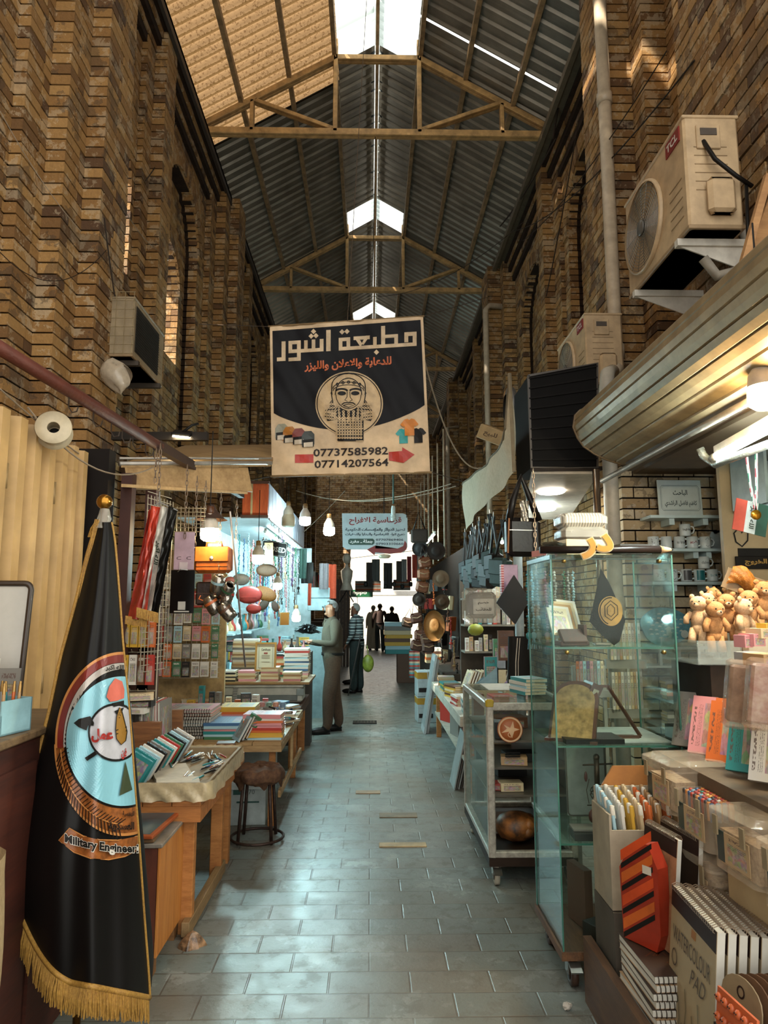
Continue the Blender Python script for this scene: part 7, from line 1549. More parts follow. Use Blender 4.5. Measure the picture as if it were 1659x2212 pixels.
mb = MB(); mb.bx(1.18,1.42,4.17,4.19,1.12,1.16).bx(1.57,1.84,4.68,4.72,1.24,1.3).bx(1.57,1.84,4.68,4.72,.92,.98); [mb.bx(x,x + .02,4.19,4.21,0,1.3) for x in (1.2,1.38)]; [mb.bx(x,x + .02,4.72,4.74,0,1.5) for x in (1.6,1.8)]; mb.ob('bookmark_stand',C('#8d8a80',.4),None,label='thin grey stand holding the bookmark rows behind the tall case',cat='stand')
mb = MB(); mb.tube([(1.51,4.55,1.5),(1.51,4.55,2.56)],.024,14); mb.ob('chrome_post',C('#a99a8c',.15,.9),None,label='shiny chrome post rising behind the top of the glass case',cat='post')
# ---- stall between trolley and the far aisle: goods table
t = trestle('white-topped goods table with a low shelf beside the aisle',.80,1.75,6.35,9.25,.68,.06,False,.09,C('#a8a294',.6)); m = MB(); m.box((0,0,.30),(.88,2.8,.025)); m.ob('low_shelf',C('#a39c8c',.6),t)
k = 0
for gx,gy in ((.95,6.6),(1.2,6.55),(1.5,6.7),(.93,7.1),(1.2,7.15),(1.5,7.3),(.95,7.7),(1.25,7.8),(.93,8.3),(1.25,8.5),(.95,8.9),(1.5,8.2)):
    cs = [['teal','white','teal','grey','white'],['pink','red','brown','pink','white','pink'],['orange','pink','pale blue','orange'],['red','white','red'],['white','pale blue','white','silver'],['cream','white','pink'],['yellow','brown','yellow','cream'],['tan','white','orange'],['yellow','teal','green'],['cream','brown','cream','white'],['tan','grey','brown'],['white','purple','white']][k]; w_ = ('teal','pink-and-red','orange','red','pale','cream','yellow','tan','yellow-green','brown-and-cream','dun','white-and-purple')[k]
    stack(gx,gy,.68,len(cs) + 2,.20,.26,.02,cs,'pack',f'{w_} pile on the white-topped table',f'packs in the {w_} pile',R.uniform(-.3,.3),cat='packet',nm='stationery_pack'); k += 1
for i in range(14): c = ['cream','tan','brown','cream','tan'][i % 5]; put('standing_booklet',BKS,None,(1.0 + i * .03,7.45,.80),(0,-1.2,.1),(.19,.24,.018),f'{c} slanting booklet, {ORD[i]} in the striped file on the white-topped table','booklet','booklets in the striped file',None,c)
for i,(x,y,z,c,l) in enumerate(((1.14,6.9,.86,'pale blue','pale blue'),(1.42,6.9,.86,'purple','mauve'),(1.28,7.2,1.02,'silver','silver'))):
    m = MB(); m.prism([(0,0),(.22,0),(.22,.20),(.20,.20),(0,.03)],lambda u,v: (u - .11,0,v),(0,.005,0)); m.prism([(0,0),(.22,0),(.22,.20),(.20,.20),(0,.03)],lambda u,v: (u - .11,.09,v),(0,.005,0)); m.bx(.10,.11,.0,.09,0,.2).bx(-.11,.11,0,.09,0,.006)
    m.ob('magazine_file',C(('#7fa0aa','#8f7896','#8a8c90')[i],.5),None,(x,y,z),label=f'{l} magazine file with slanted top on the goods table',cat='magazine file',group='magazine files')
    for q in range(4): cc_ = sc_[(i * 4 + q * 5) % 12]; put('filed_booklet',BKS,None,(x - .02,y + .015 + .018 * q,z + .01),(PI / 2,0,0),(.12,.30,.014),f'{cc_} booklet, {ORD[q]} inside the {l} magazine file','booklet',None,None,cc_).location.z = z + .15
for i,(x,y,s) in enumerate(((1.14,6.95,.18),(1.42,6.95,.18),(1.28,7.25,.33))): put('riser_box',BOXM,None,(x,y,.68),None,(.2,.12,s),f'{("low", "plain", "tall")[i]} cream riser box under the {("pale blue", "mauve", "silver")[i]} magazine file','box',None,None,'cream')
for i in range(6): put('shelf_box',BOXP,None,(1.0 + .1 * (i % 2),6.6 + .45 * i,.315),(0,0,.1 * i),(.25,.28,.22),f'{["orange", "teal", "grey", "cream", "red", "white"][i]} box, {ORD[i]} along the low shelf of the white-topped table','box','boxes on the low shelf',None,['orange','teal','grey','cream','red','white'][i])
t = thing('hanging_carton','brown carton above a dark teal one at the end of the goods table','carton',(.93,6.15,.52)); MB().box((0,0,.28),(.09,.12,.21)).ob('brown_carton',C('#6b4430',.6),t); MB().box((0,0,.11),(.09,.12,.12)).ob('teal_carton',C('#1c3d3c',.6),t); MB().box((0,.0,-.26),(.06,.1,.52)).ob('stand',BLK,t)
for i in range(5): mb = MB(); mb.bx(0,.012,0,.35,0,.5 - .03 * i); mb.ob('flat_board',C(('#8d9492','#5f5a52','#9ba19d','#3d3a35','#84817a')[i],.4),None,(.76 + .022 * i,6.55 + .02 * i,0.003),(0,.22 + .01 * i,0),label=f'{("silver-grey", "umber", "pale", "near-black", "dun")[i]} flat board leaning on the aisle corner of the goods table',cat='board',group='flat boards by the goods table')
for i in range(2): t = thing('white_door_panel',f'{("tall white", "second narrower white")[i]} panel leaning on the far end of the goods table','panel',(.70 + .04 * i,9.35 + .05 * i,0),(0,.16,0),'white panels leaning at the table end'); MB().bx(0,.03,0,.5 - .1 * i,0,1.02 - .06 * i).ob('panel',C('#a6abab',.4,var=.1),t); MB().bx(-.004,0,.05,.45 - .1 * i,.08,.94 - .06 * i).ob('raised_edge',C('#8a908f',.4),t)
for i in range(2):
    t = thing('strapped_carton',f'{("lower", "upper")[i]} white carton with yellow bands and white strapping beside the aisle','carton',(.82,10.4,.36 * i),(0,0,.05)); MB().box((0,0,.18),(.30,.36,.355),None,0,.006).ob('carton',C('#a2abab',.6),t); MB().box((0,0,.30),(.304,.364,.09),None,0,.002).ob('yellow_band',C('#a87c22',.5),t); MB().box((0,0,.18),(.012,.37,.362)).ob('strap',C('#b9bcb8',.4),t)
    m = MB(); m.box((-.03,-.183,.10),(.2,.004,.06)); m.ob('black_print',C('#26211f',.5),t)
put('floor_carton',BOXM,None,(.90,15.7,0),None,(.62,.5,.62),'brown carton on the floor down the aisle carrying a pile of boxes','carton',None,None,'brown')
stack(.90,15.7,.62,8,.58,.46,.085,['teal','pale blue','yellow','brown','yellow','cream','grey','pale blue'],'flat box','pile on the brown floor carton','boxes on the floor carton',0,me=BOXM,cat='box',nm='flat_box',jr=.05,jit=.02)
cloth_strip('small woven rug in red and teal stripes hanging beside the aisle',895,1402,11.5,.17,.46,striped(['#9a3a2e','#4f8a88','#b09a80','#7a2a28','#3f6a70'],'z',7),'rug','woven_rug',.006)
# hats, leather bags and trinkets over the far right stall
t = thing('straw_hat','tan cowboy hat hanging brim out among the leather bags','hat',tuple(pY(937,1352,9.0)),(PI / 2 - .1,0,.1)); m = MB(); m.lathe([(.17,.025),(.15,.0),(.08,.0),(.075,.07),(.05,.085),(.001,.075)],n=28,M=Matrix.Diagonal((.82,1.15,1)).to_3x3()); m.ob('crown_and_brim',fabric('#6d4a22','#9c7238',90,.7),t)
for i,(x,y,s,Y) in enumerate(((907,1185,.10,10.5),(942,1190,.10,9.0),(952,1250,.09,8.8),(905,1295,.08,10),(955,1300,.08,8.8))): m = MB(); m.lathe([(1.5,.1),(1.4,0),(.8,.0),(.72,.6),(.4,.75),(.001,.7)],n=22); m.ob('round_hat',fabric(('#141110','#1c1613','#5a4a3a','#2b2018','#3a2a1c')[i],('#1f1a18','#2a211c','#6f5d48','#3d2e22','#54402c')[i],80),None,pY(x,y,Y),(PI / 2,.2 * i,0),label=f'{("black", "sooty black", "taupe", "dark brown", "chestnut")[i]} round hat pinned among the bags of the far stall',cat='hat',group='round hats in the bag stall').scale = (s * .8,s * .8,s * .8)
for i,(x,y,Y,c) in enumerate(((918,1215,9.6,'#7a4a30'),(915,1240,9.6,'#8a5636'),(912,1268,9.6,'#7d4c32'),(900,1335,10.2,'#5b3424'),(908,1372,10.2,'#6b4030'),(900,1395,10.2,'#54301f'),(922,1380,9.8,'#5a3a2a'),(925,1398,9.8,'#4a2c20'),(880,1345,11,'#4f3626'))):
    t = thing('leather_pouch',f'{("tan", "ginger", "sienna", "umber", "walnut", "dark umber", "cocoa", "coffee", "mocha")[i]} tooled leather pouch in the hanging strings of the bag stall','pouch',tuple(pY(x,y,Y)),(0,.2 * (i % 3 - 1),.2),'leather pouches in the bag stall'); MB().box((0,0,0),(.18,.06,.15),None,0,.028).ob('pouch',C(c,.5,var=.3,sc=30,bump=.4),t); MB().tube([(-.07,-.03,.02),(0,-.045,.0),(.07,-.03,.02)],.008,5).ob('flap_seam',C('#a38466',.5),t); MB().tube([(-.06,0,.06),(0,0,.22),(.06,0,.06)],.005,4).ob('strap',C('#3a241a',.5),t)
dk = ['black','brown','red','tan','black','grey','brown','black','cream','orange','black','brown']
for i in range(60):
    Y = 9.6 + (i % 12) * .55; z = 2.1 - .30 * (i // 12); c = dk[(i * 7 + i // 12) % 12]
    if i % 3 == 0: put('dangling_strand',STR[i % 4],None,(1.02 + .06 * (i % 3) + .04 * (i // 12),Y,z),None,(1.3,1.3,.7),f'{c} beaded strand {ORD[i % 12]} along row {ORD[i // 12]} of the far bag stall','strand','goods hung in the far bag stall',None,c)
    else: put('small_purse',BOXM,None,(1.02 + .06 * (i % 3) + .04 * (i // 12),Y,z - .2),(0,.1,.3 * (i % 5 - 2)),(.05,.22,.20),f'{c} small purse {ORD[i % 12]} along row {ORD[i // 12]} of the far bag stall','purse','goods hung in the far bag stall',None,c)
mb = MB(); mb.bx(1.35,1.40,9.4,17,0,2.5); mb.ob('stall_back_board',C('#2c211a',.8),None,label='dark board backing the far bag stall along the aisle',cat='board')
mb = MB(); mb.bx(1.0,1.35,9.5,15.2,0,.75); mb.ob('low_stall_counter',C('#40352a',.7),None,label='low dark counter under the far bag stall',cat='counter')
stack(1.15,11.5,.75,5,.25,.3,.05,['cream','orange','cream','brown','white'],'carton','pile on the low dark counter','cartons on the low counter',0,me=BOXM,cat='carton',nm='carton')
for i in range(7): mb = MB(); mb.tube([(1.05,9.8 + i * .9,2.35),(1.05,9.8 + i * .9,4.2)],.012,6); mb.ob('twisted_rope',C('#a99c86',.7),None,label=f'pale twisted rope, {ORD[i]} from the near end above the far bag stall',cat='rope',group='ropes over the far bag stall')
# row of purses on crossed black straps under the tarpaulin
pc_ = ['black','teal','brown','teal','green','black','brown','teal','grey','green','black','teal']; phx = {'teal': '#183432','green': '#1d3028','brown': '#2a1a13','black': '#12100f','grey': '#2f2f2e'}
for i in range(12):
    Y = 7.35 - i * .165; t = thing('shoulder_bag',f'{pc_[i]} shoulder bag on crossed straps, {ORD[i]} from the far end under the tarpaulin','bag',(1.02 + .02 * (i % 2),Y,2.02 - .05 * (i % 3)),(.1 * (i % 3 - 1),0,.2 + .25 * (i % 2)),'shoulder bags under the tarpaulin')
    MB().box((0,0,0),(.10,.21,.23),None,0,.025).ob('body',C(phx[pc_[i]],.6,bump=.1),t); MB().box((-.052,0,.04),(.012,.19,.12),None,0,.005).ob('flap',C(phx[pc_[i]],.55,var=.3),t)
    m = MB(); m.tube([(0,-.09,.10),(0,.02,.42)],.012,4); m.tube([(0,.09,.10),(0,-.02,.42)],.012,4); m.ob('strap',BLK,t); m = MB(); m.tube([(0,0,.42),(0,0,.46)],.004,4); m.ob('hook',STEEL,t)
t = thing('tote_bag','big black leather tote hanging from the chain at the tarpaulin corner','bag',(1.02,4.62,2.05),(0,0,.15)); MB().box((0,0,.06),(.24,.10,.26),None,0,.03).ob('body',C('#15110f',.4,bump=.15),t)
m = MB(); m.tube([(-.10,-.02,.17),(-.07,-.02,.30),(0,0,.47),(.06,-.02,.30),(.11,-.02,.17)],.024,8); m.ob('handle',C('#15110f',.35),t); m = MB(); m.bx(-.11,.08,-.054,-.05,.10,.105); m.ob('zipper',C('#7a746c',.3,.7),t); m = MB(); m.tube([(-.12,-.04,-.05),(-.11,-.05,.18)],.006,5); m.ob('edge_piping',C('#8a5c3c',.5),t)
m = MB(); m.grid(lambda u,v: (-.03 + .06 * u,-.05 - .01 * math.sin(u * 9 + v * 5),.16 + .14 * v),6,8); m.ob('foil_tag',C('#7d776c',.2,.8,bump=.6),t)
chain(Vector((1.09,4.56,2.55)),.75,'chain hanging in front of the big black tote bag','chains hung from the rail')
t = thing('wrapped_case','dark laptop bag in clear wrap with a handwritten white sign','bag',(1.02,6.45,1.66),(0,0,-.08)); MB().box((0,0,0),(.28,.07,.24),None,0,.03).ob('laptop_bag',C('#201814',.4),t); MB().box((0,0,0),(.35,.10,.32),None,0,.04).ob('clear_wrap',film('clear_wrap','#cfc8b8',.35),t)
MB().box((.02,-.053,-.01),(.19,.004,.14)).ob('white_sign',C('#aaa79e',.6),t); m = MB(); letter(m,'خصم',lambda x,y: (x,-.057,y),-.03,.005,.07,.035,0,.01); letter(m,'للحقائب',lambda x,y: (x,-.057,y),-.05,-.055,.09,-.02,0,.01); m.ob('handwriting',C('#2b2622',.6),t)
mb = MB(); mb.tube([(1.32,6.2,.4),(1.32,6.2,2.1)],.04,12); mb.ob('grey_blue_pipe',C('#7d8c92',.4),None,label='grey-blue upright pipe beside the wrapped laptop bag',cat='pipe')
put('brown_binder',BKP,None,(1.22,6.75,1.15),(PI / 2,0,0),(.15,.28,.05),'tall brown binder standing beside the grey-blue pipe','binder',None,None,'brown').location.z = 1.28
mb = MB(); mb.sph((1.05,7.0,1.42),(.08,.06,.06),12); mb.ob('green_pouch',C('#8c8f2e',.5),None,label='bright yellow-green pouch under the wrapped laptop bag',cat='pouch')
for r_ in range(3):
    mb = MB(); mb.bx(1.05,1.62,7.58,7.60,0,.02); mb.bx(1.0,1.65,7.45,7.75,-.02,0); mb.ob('display_shelf',C('#6d665a',.5),None,(0,0,1.18 + .28 * r_),label=f'{("lowest", "middle", "highest")[r_]} narrow shelf behind the magazine files',cat='shelf',group='shelves behind the magazine files')
    for i in range(12): c = ['white','black','brown','silver','pale blue','tan','teal','grey','cream','red','white','black'][(i * 5 + r_ * 3) % 12]; put('boxed_trinket',BOXP,None,(1.03 + .05 * i,7.5 + .03 * (i % 2),1.18 + .28 * r_),(0,0,R.uniform(-.2,.2)),(.04,.04,R.uniform(.10,.2)),f'{c} boxed trinket, {ORD[i]} along the {("lowest", "middle", "highest")[r_]} narrow shelf','box','boxed trinkets on narrow shelves',None,c)
mb = MB(); mb.bx(1.0,1.66,7.78,7.82,0,2.1); mb.ob('trinket_backboard',C('#4a4036',.8),None,label='dark board behind the narrow trinket shelves',cat='board')
t = thing('lavender_bag','pink and lavender gift bag with beaded edge hanging beside the glass case','bag',tuple(pY(1102,1268,4.7))); MB().box((0,0,0),(.10,.05,.30),None,0,.004).ob('body',C('#8f6f86',.4,var=.2),t); MB().box((-.055,-.0,0),(.018,.055,.30)).ob('beaded_edge',striped(['#8f2e38','#b58a8a'],'z',60,.5),t)
m = MB(); m.prism([(0,.16),(.10,.0),(.0,-.16),(-.12,-.02)],lambda x,z: (x,0,z),(0,.02,0)); m.ob('black_diamond_banner',C('#120f0e',.5),None,pY(1112,1295,4.55),label='black diamond-shaped banner hanging against the tall glass case',cat='banner')
stack(1.06,4.75,1.075,5,.16,.22,.02,['teal','white','pale blue','white','teal'],'pad','pile on the wheeled counter','pads on the wheeled counter',.3,cat='pad',nm='pad')
t = thing('hanging_trousers','black tracksuit trousers with white side stripe hanging behind the wheeled counter','trousers',tuple(pY(1120,1375,5.7))); m = MB(); m.grid(lambda u,v: (.085 * math.cos(2 * PI * u) * (1 + .2 * v),.05 * math.sin(2 * PI * u),-.42 * v),20,8); m.ob('leg',C('#141110',.7),t); m = MB(); m.tube([(-.02,-.055,-.01),(-.04,-.058,-.2),(-.045,-.06,-.4)],.005,4); m.tube([(-.0,-.055,-.01),(-.02,-.058,-.2),(-.025,-.06,-.4)],.004,4); m.ob('side_stripe',C('#a89c90',.6),t)

# ================================================================ GIFT STALL
WSH = C('#bccdce',.4,var=.06)
for i,(x0,x1,z,l) in enumerate(((2.13,2.71,2.34,'highest'),(2.30,2.72,2.085,'middle'),(2.12,2.71,1.835,'lowest'))):
    t = thing('mug_shelf',f'{l} pale floating shelf on the brick pier','shelf',(0,5.30,z),None,'mug shelves on the brick pier'); MB().bx(x0,x1,-.10,.11,-.022,0).ob('board',WSH,t)
    for x in (x0 + .18,x1 - .14): MB().bx(x - .02,x + .02,-.06,.10,-.07,-.022).ob('bracket',WSH,t)
t = thing('framed_sign','pale sign with two lines of Arabic in a scalloped border on the top shelf','sign',(2.42,5.32,2.34),(-.05,0,.03)); MB().box((0,0,.15),(.35,.012,.29),None,0,.003).ob('board',C('#c9d4d2',.4,var=.05),t); m = MB(); f = lambda x,y: (x,-.009,y); m_ = [(-.14,.05),(.14,.05),(.155,.07),(.155,.23),(.14,.25),(-.14,.25),(-.155,.23),(-.155,.07)]; stroke(m,m_,.003,f,0,True); stroke(m,[(x * .95,.15 + (y - .15) * .92) for x,y in m_],.0015,f,0,True); m.ob('border',C('#5d7478',.5),t)
m = MB(); letter(m,'الباحث',f,-.055,.165,.06,.215,0,.02); letter(m,'كاظم فاضل الراشدي',f,-.125,.075,.13,.13,0,.02); m.ob('lettering',C('#33474c',.5),t)
MUG = MB().lathe([(.001,.004),(.038,.004),(.041,.01),(.041,.095),(.038,.095),(.037,.012),(.001,.01)],n=22).tube([(.04,0,.08),(.062,0,.078),(.072,0,.055),(.062,0,.03),(.04,0,.022)],.006,6).mesh('mug',[C('#ccd3d2',.2,var=.05)])
def mug(lab,x,z,rz,mark,hexm='#1d1b1a',body=None):
    t = thing('mug',lab,'mug',(x,5.27,z),None,'printed mugs on the brick pier'); o = put('cup',MUG,t,None,(0,0,rz)); m = MB(); f = lambda a,b: (.0418 * math.sin(a / .041),-.0418 * math.cos(a / .041),b)
    if mark[0] == 't': letter(m,mark[1],f,-.032,.04,.032,.062,0,.01)
    elif mark[0] == 'p':
        for k in range(26): q = R.uniform(-.04,.04); w_ = R.uniform(.02,.085); tess(m,[(q,w_),(q + .006,w_ + .002),(q + .004,w_ + .007)],f,0,.05)
    elif mark[0] == 'd': stroke(m,[(-.015,.07),(0,.085),(.015,.07)],.004,f); stroke(m,[(-.015,.03),(0,.015),(.015,.03)],.004,f); [tess(m,ell(0,.04 + .012 * k,.002,.002,6),f,0,.1) for k in range(3)]
    elif mark[0] == 'b': m.grid(lambda u,v: f(-.035 + .07 * u,.012 + .075 * v),8,3)
    m.ob('print',C(hexm,.4),t)
mug('white mug with blurred lettering, alone above the upper mug row',2.42,2.085 + .096,0,('t','baghdad'))
for lab,x,mk,hx in (('white mug covered in small dark marks, first of the upper row',2.17,('p',),'#3a3430'),('white mug turned with its handle out beside the speckled mug',2.27,('x',''),'#333'),('white mug with lettering in the upper row',2.37,('t','no Israel'),'#1d2426'),('white mug with red and black letter design in the upper row',2.47,('t','gA'),'#8f2a3a'),('white mug with a faint grey drawing at the row end',2.57,('d',),'#8a9294')):
    if mk[0] == 'x': t = thing('mug',lab,'mug',(x,5.27,2.085),None,'printed mugs on the brick pier'); put('cup',MUG,t,None,(0,0,PI))
    else: mug(lab,x,2.085,0,mk,hx)
mb = MB(); mb.bx(2.12,2.3,5.2,5.41,2.063,2.085); mb.ob('shelf_extension',WSH,None,label='short board continuing the middle mug shelf towards the case',cat='shelf')
for lab,x,mk,hx in (('white mug with tiny picture, first of the lower row',2.20,('p',),'#5d3a34'),('white mug with black chevrons and dots',2.30,('d',),'#1d1b1a'),('white mug with a dark photo print',2.41,('b',),'#4a4a4c'),('white mug with a teal print',2.51,('b',),'#1f6e72'),('plain white mug at the end of the lower row',2.61,('t','a'),'#5f8a90')): mug(lab,x,1.835,0,mk,hx)
mug('white mug with faint script standing above the lower row',2.55,1.835 + .096,0,('t','daleel'),'#6a7072')
for x,l in ((2.66,'larger'),(2.55,'smaller')): t = thing('crown_ornament',f'{l} white cut-out crown ornament behind the mugs','ornament',(x,5.33,2.085)); m = MB(); s = 1.2 if l == 'larger' else .8; tess(m,[(-.05 * s,0),(.06 * s,-.02 * s),(.09 * s,.05 * s),(.05 * s,.06 * s),(.07 * s,.13 * s),(.02 * s,.10 * s),(-.0 * s,.12 * s),(-.03 * s,.06 * s)],lambda a,b: (a,0,b),0,1); tess(m,[(-.05 * s,0),(.06 * s,-.02 * s),(.09 * s,.05 * s),(.05 * s,.06 * s),(.07 * s,.13 * s),(.02 * s,.10 * s),(-.0 * s,.12 * s),(-.03 * s,.06 * s)],lambda a,b: (a,.01,b),0,1); m.ob('cut_out',C('#aab6b6',.4),t)
t = thing('map_plaque','large round blue plaque covered in white landmark cut-outs','plaque',(2.27,5.36,1.50)); m = MB(); m.prism([( .19 * math.cos(a) * (1 + .04 * math.sin(5 * a)),.145 * math.sin(a) * (1 + .05 * math.sin(3 * a + 1))) for a in [2 * PI * k / 40 for k in range(40)]],lambda x,z: (x,0,z),(0,.02,0)); m.ob('board',C('#5f97a5',.4,var=.3,sc=18),t)
m = MB(); f = lambda x,y: (x,-.004,y)
for k in range(34): a_ = k * 2.4; r_ = .025 * math.sqrt(k); tess(m,[(r_ * math.cos(a_) + u,r_ * .74 * math.sin(a_) + v) for u,v in ((-.014,0),(.014,0),(.014,.006),(.0,.013),(-.014,.006))],f,0,1)
tess(m,[(.0,-.07),(.04,-.075),(.035,-.01),(.02,.0),(.0,-.01)],lambda x,y: (x,-.006,y),0,1); ring(m,.14,-.06,.001,.001,.03,.03,lambda x,y: (x,-.006,y),0,16,2); m.ob('cut_outs',C('#b3c3bf',.4),t)
mb = MB(); mb.bx(2.1,2.55,5.25,5.42,1.33,1.35).bx(2.05,2.6,5.2,5.42,1.20,1.215); [mb.bx(x,x + .02,5.24,5.26,1.215,1.33) for x in (2.16,2.3,2.45)]; mb.ob('white_rack',C('#a9aeaa',.4),None,label='white slatted rack shelf under the round blue plaque',cat='shelf')
for r_,z in enumerate((1.00,.80,.62)):
    mb = MB(); mb.bx(2.1,2.62,4.9,5.4,z - .02,z); mb.ob('white_shelf',C('#a3b0b2',.4),None,label=f'{("upper", "middle", "lower")[r_]} white shelf of flat goods under the white rack',cat='shelf',group='white shelves of flat goods')
    for i in range(4): stack(2.18 + .125 * i,5.02,z,5 - (i % 2),.11,.2,.024,[['brown','orange','grey','tan'],['white','silver','grey','white'],['white','cream','silver','grey']][r_][i:] + ['grey'],'case',f'{ORD[i]} pile on the {("upper", "middle", "lower")[r_]} white shelf',f'cases on the {("upper", "middle", "lower")[r_]} white shelf',PI / 2,cat='case',nm='flat_case',me=BK)
t = thing('exit_sign','black sign with gold Arabic lettering on the beige panel of the gift stall','sign',(2.58,4.6,1.94)); MB().box((.04,0,0),(.36,.012,.085),None,0,.003).ob('board',C('#15110e',.4),t); m = MB(); letter(m,'الخروج',lambda x,y: (x,-.008,y),-.08,-.022,.07,.026,0,.04); m.ob('lettering',C('#a5803e',.4,.3),t)
mb = MB(); mb.bx(2.38,3.3,4.62,4.66,0,2.66); mb.ob('beige_partition',C('#a58f6c',.5,var=.12,sc=3),None,label='beige partition panel carrying the black sign in the gift stall',cat='partition')
t = thing('wall_cabinet','grey open wall cabinet with steel items below the long tube lamp','cabinet',(2.62,4.35,2.28)); m = MB(); m.bx(-.20,-.18,-.2,.2,0,.36).bx(-.18,.5,.18,.2,0,.36).bx(-.18,.5,-.2,.2,-.02,0).bx(-.18,.5,-.2,.2,.34,.36); m.ob('cabinet_body',C('#7d8a88',.4),t); m = MB(); [m.lathe([(.001,0),(.05 + .01 * i,0),(.05 + .01 * i,.02),(.03,.03)],(.05,0,.03 + .08 * i),16) for i in range(3)]; m.ob('steel_dishes',C('#8f9a9c',.2,.8),t)
t = thing('wall_decal','dark heart-shaped script decal on the beige partition','decal',(2.50,4.612,2.10)); m = MB(); stroke(m,[(-.03,.06),(-.05,.04),(-.04,-.02),(-.0,-.05),(.04,-.01),(.045,.04),(.02,.06),(0,.04)],.010,lambda x,y: (x,0,y)); m.box((.12,.0,-.10),(.30,.008,.075)); m.ob('script',BLK,t)
t = thing('hand_flag','small Iraqi-style red, white and green-edged pennant card with a medal hanging under the tube lamp','flag',tuple(pY(1622,1118,3.6)),(0,.22,.1))
t['label'] = 'small red, white and dark green card flag hanging under the tube lamp'
for i,hx in enumerate(('#b14a3a','#b4bab6','#23483c')): MB().bx(-.095 + i * .063,-.032 + i * .063,-.003,.003,-.085,.085).ob(('red_stripe','white_stripe','green_stripe')[i],C(hx,.4),t)
m = MB(); letter(m,'الله اكبر',lambda x,y: (y,-.005,-x),-.06,-.015,.06,.02,0,.02); m.ob('lettering',C('#1f2a1c',.5),t)
t = thing('medal','gold medal on a striped ribbon hanging over the small card flag','medal',tuple(pY(1632,1108,3.5))); MB().lathe([(.001,0),(.026,0),(.026,.006),(.001,.008)],(0,0,-.01),18,0,Euler((PI / 2,0,0)).to_matrix()).ob('disc',C('#a8741c',.25,.8),t); m = MB(); m.tube([(-.028,0,.34),(-.016,0,.14),(0,0,.015)],.007,4); m.tube([(.028,0,.34),(.016,0,.14),(0,0,.015)],.007,4); m.ob('ribbon',striped(['#b9bcb8','#a33c46','#b9bcb8','#2f6a50'],'x',90,.6),t)
# teddy bears in the clear box
FUR = fabric('#8f5f34','#bd8a58',130,.95); FURL = fabric('#a9805a','#cfae88',130,.95)
def bear(lab,p,rz,rx=0,s=1.0,mat=FUR):
    t = thing('teddy_bear',lab,'teddy bear',tuple(p),(rx,0,rz),'plush bears in the clear box'); t.scale = (s,s,s)
    m = MB(); m.sph((0,0,.055),(.032,.027,.045),14); m.sph((0,0,.012),(.030,.027,.025),12); m.ob('body',mat,t)
    m = MB(); m.sph((0,-.002,.118),(.037,.033,.033),16); h = m.ob('head',mat,t)
    for x in (-1,1): MB().sph((x * .027,0,.148),(.012,.007,.012),10).ob('ear',mat,h)
    MB().sph((0,-.030,.110),(.014,.012,.011),10).ob('muzzle',FURL,h); m = MB(); m.sph((0,-.042,.115),(.004,.003,.003),8); m.sph((-.014,-.030,.125),.0035,8); m.sph((.014,-.030,.125),.0035,8); m.ob('nose_and_eyes',BLK,h)
    for x in (-1,1): MB().tube([(x * .028,-.004,.08),(x * .046,-.014,.055),(x * .044,-.020,.035)],[.013,.013,.012],9).ob('arm',mat,t); MB().tube([(x * .018,-.006,.012),(x * .021,-.018,-.02),(x * .021,-.024,-.045)],[.017,.016,.017],9).ob('leg',mat,t)
bz = [(1540,1345,3.15,.1,.15,1.15,'honey-brown plush bear in front with its legs dangling over the box edge',FUR),(1568,1325,3.2,-.2,.1,1.1,'honey-brown plush bear second along the box front',FUR),(1600,1340,3.12,.6,.1,1.15,'pale plush bear lying sideways third along the box front',FURL),(1508,1330,3.2,-.8,-.1,1.1,'pale plush bear turned to the side at the aisle end of the box',FURL),(1528,1318,3.35,.3,0,1.05,'plush bear with a pinkish head behind the first ones',FURL),(1585,1305,3.4,.0,-.2,1.0,'honey-brown plush bear lying on top in the second row',FUR),(1555,1300,3.42,.5,-.3,1.0,'honey-brown plush bear peeping from the back row',FUR),(1618,1318,3.15,-.4,.1,1.1,'honey-brown plush bear looking out beside the cream card side',FUR),(1650,1298,3.2,-.3,.1,1.1,'honey-brown plush bear at the frame edge of the box',FUR),(1605,1290,3.45,.2,-.2,1.0,'honey-brown plush bear at the very back under the hanging packet',FUR)]
for x,y,Y,rz,rx,s,l,mt in bz: bear(l,pY(x,y,Y) - Vector((0,0,.075)),rz,rx,s,mt)
t = thing('clear_toy_box','clear acrylic box with a cream card side holding the plush bears','box',(1.66,3.25,1.40)); m = MB(); m.bx(-.22,.25,-.17,-.165,0,.10).bx(-.22,-.215,-.165,.22,0,.10).bx(-.22,.25,-.165,.22,-.005,0); m.ob('acrylic',film('acrylic','#a9b0a6',.3),t); m = MB(); m.prism([(-.02,0),(.27,0),(.27,.20),(.22,.18),(.05,.09),(-.02,.07)],lambda x,z: (x,-.175,z),(0,.006,0)); m.ob('card_side',C('#b3a48c',.5),t)
t = thing('candy_packet','amber cellophane packet of nuts on a tan card above the bears','packet',tuple(pY(1610,1262,3.35)),(.2,.35,0)); MB().box((0,.01,0),(.20,.006,.10)).ob('card',C('#94795a',.5),t); m = MB(); m.grid(lambda u,v: (-.09 + .18 * u,-.01 - .03 * math.sin(PI * u) * math.sin(PI * v) + .004 * math.sin(30 * u + 20 * v),-.03 + .09 * v + .02 * math.sin(6 * u)),24,14); m.ob('cellophane',C('#a9661f',.25,var=.3,sc=40,bump=.5),t)
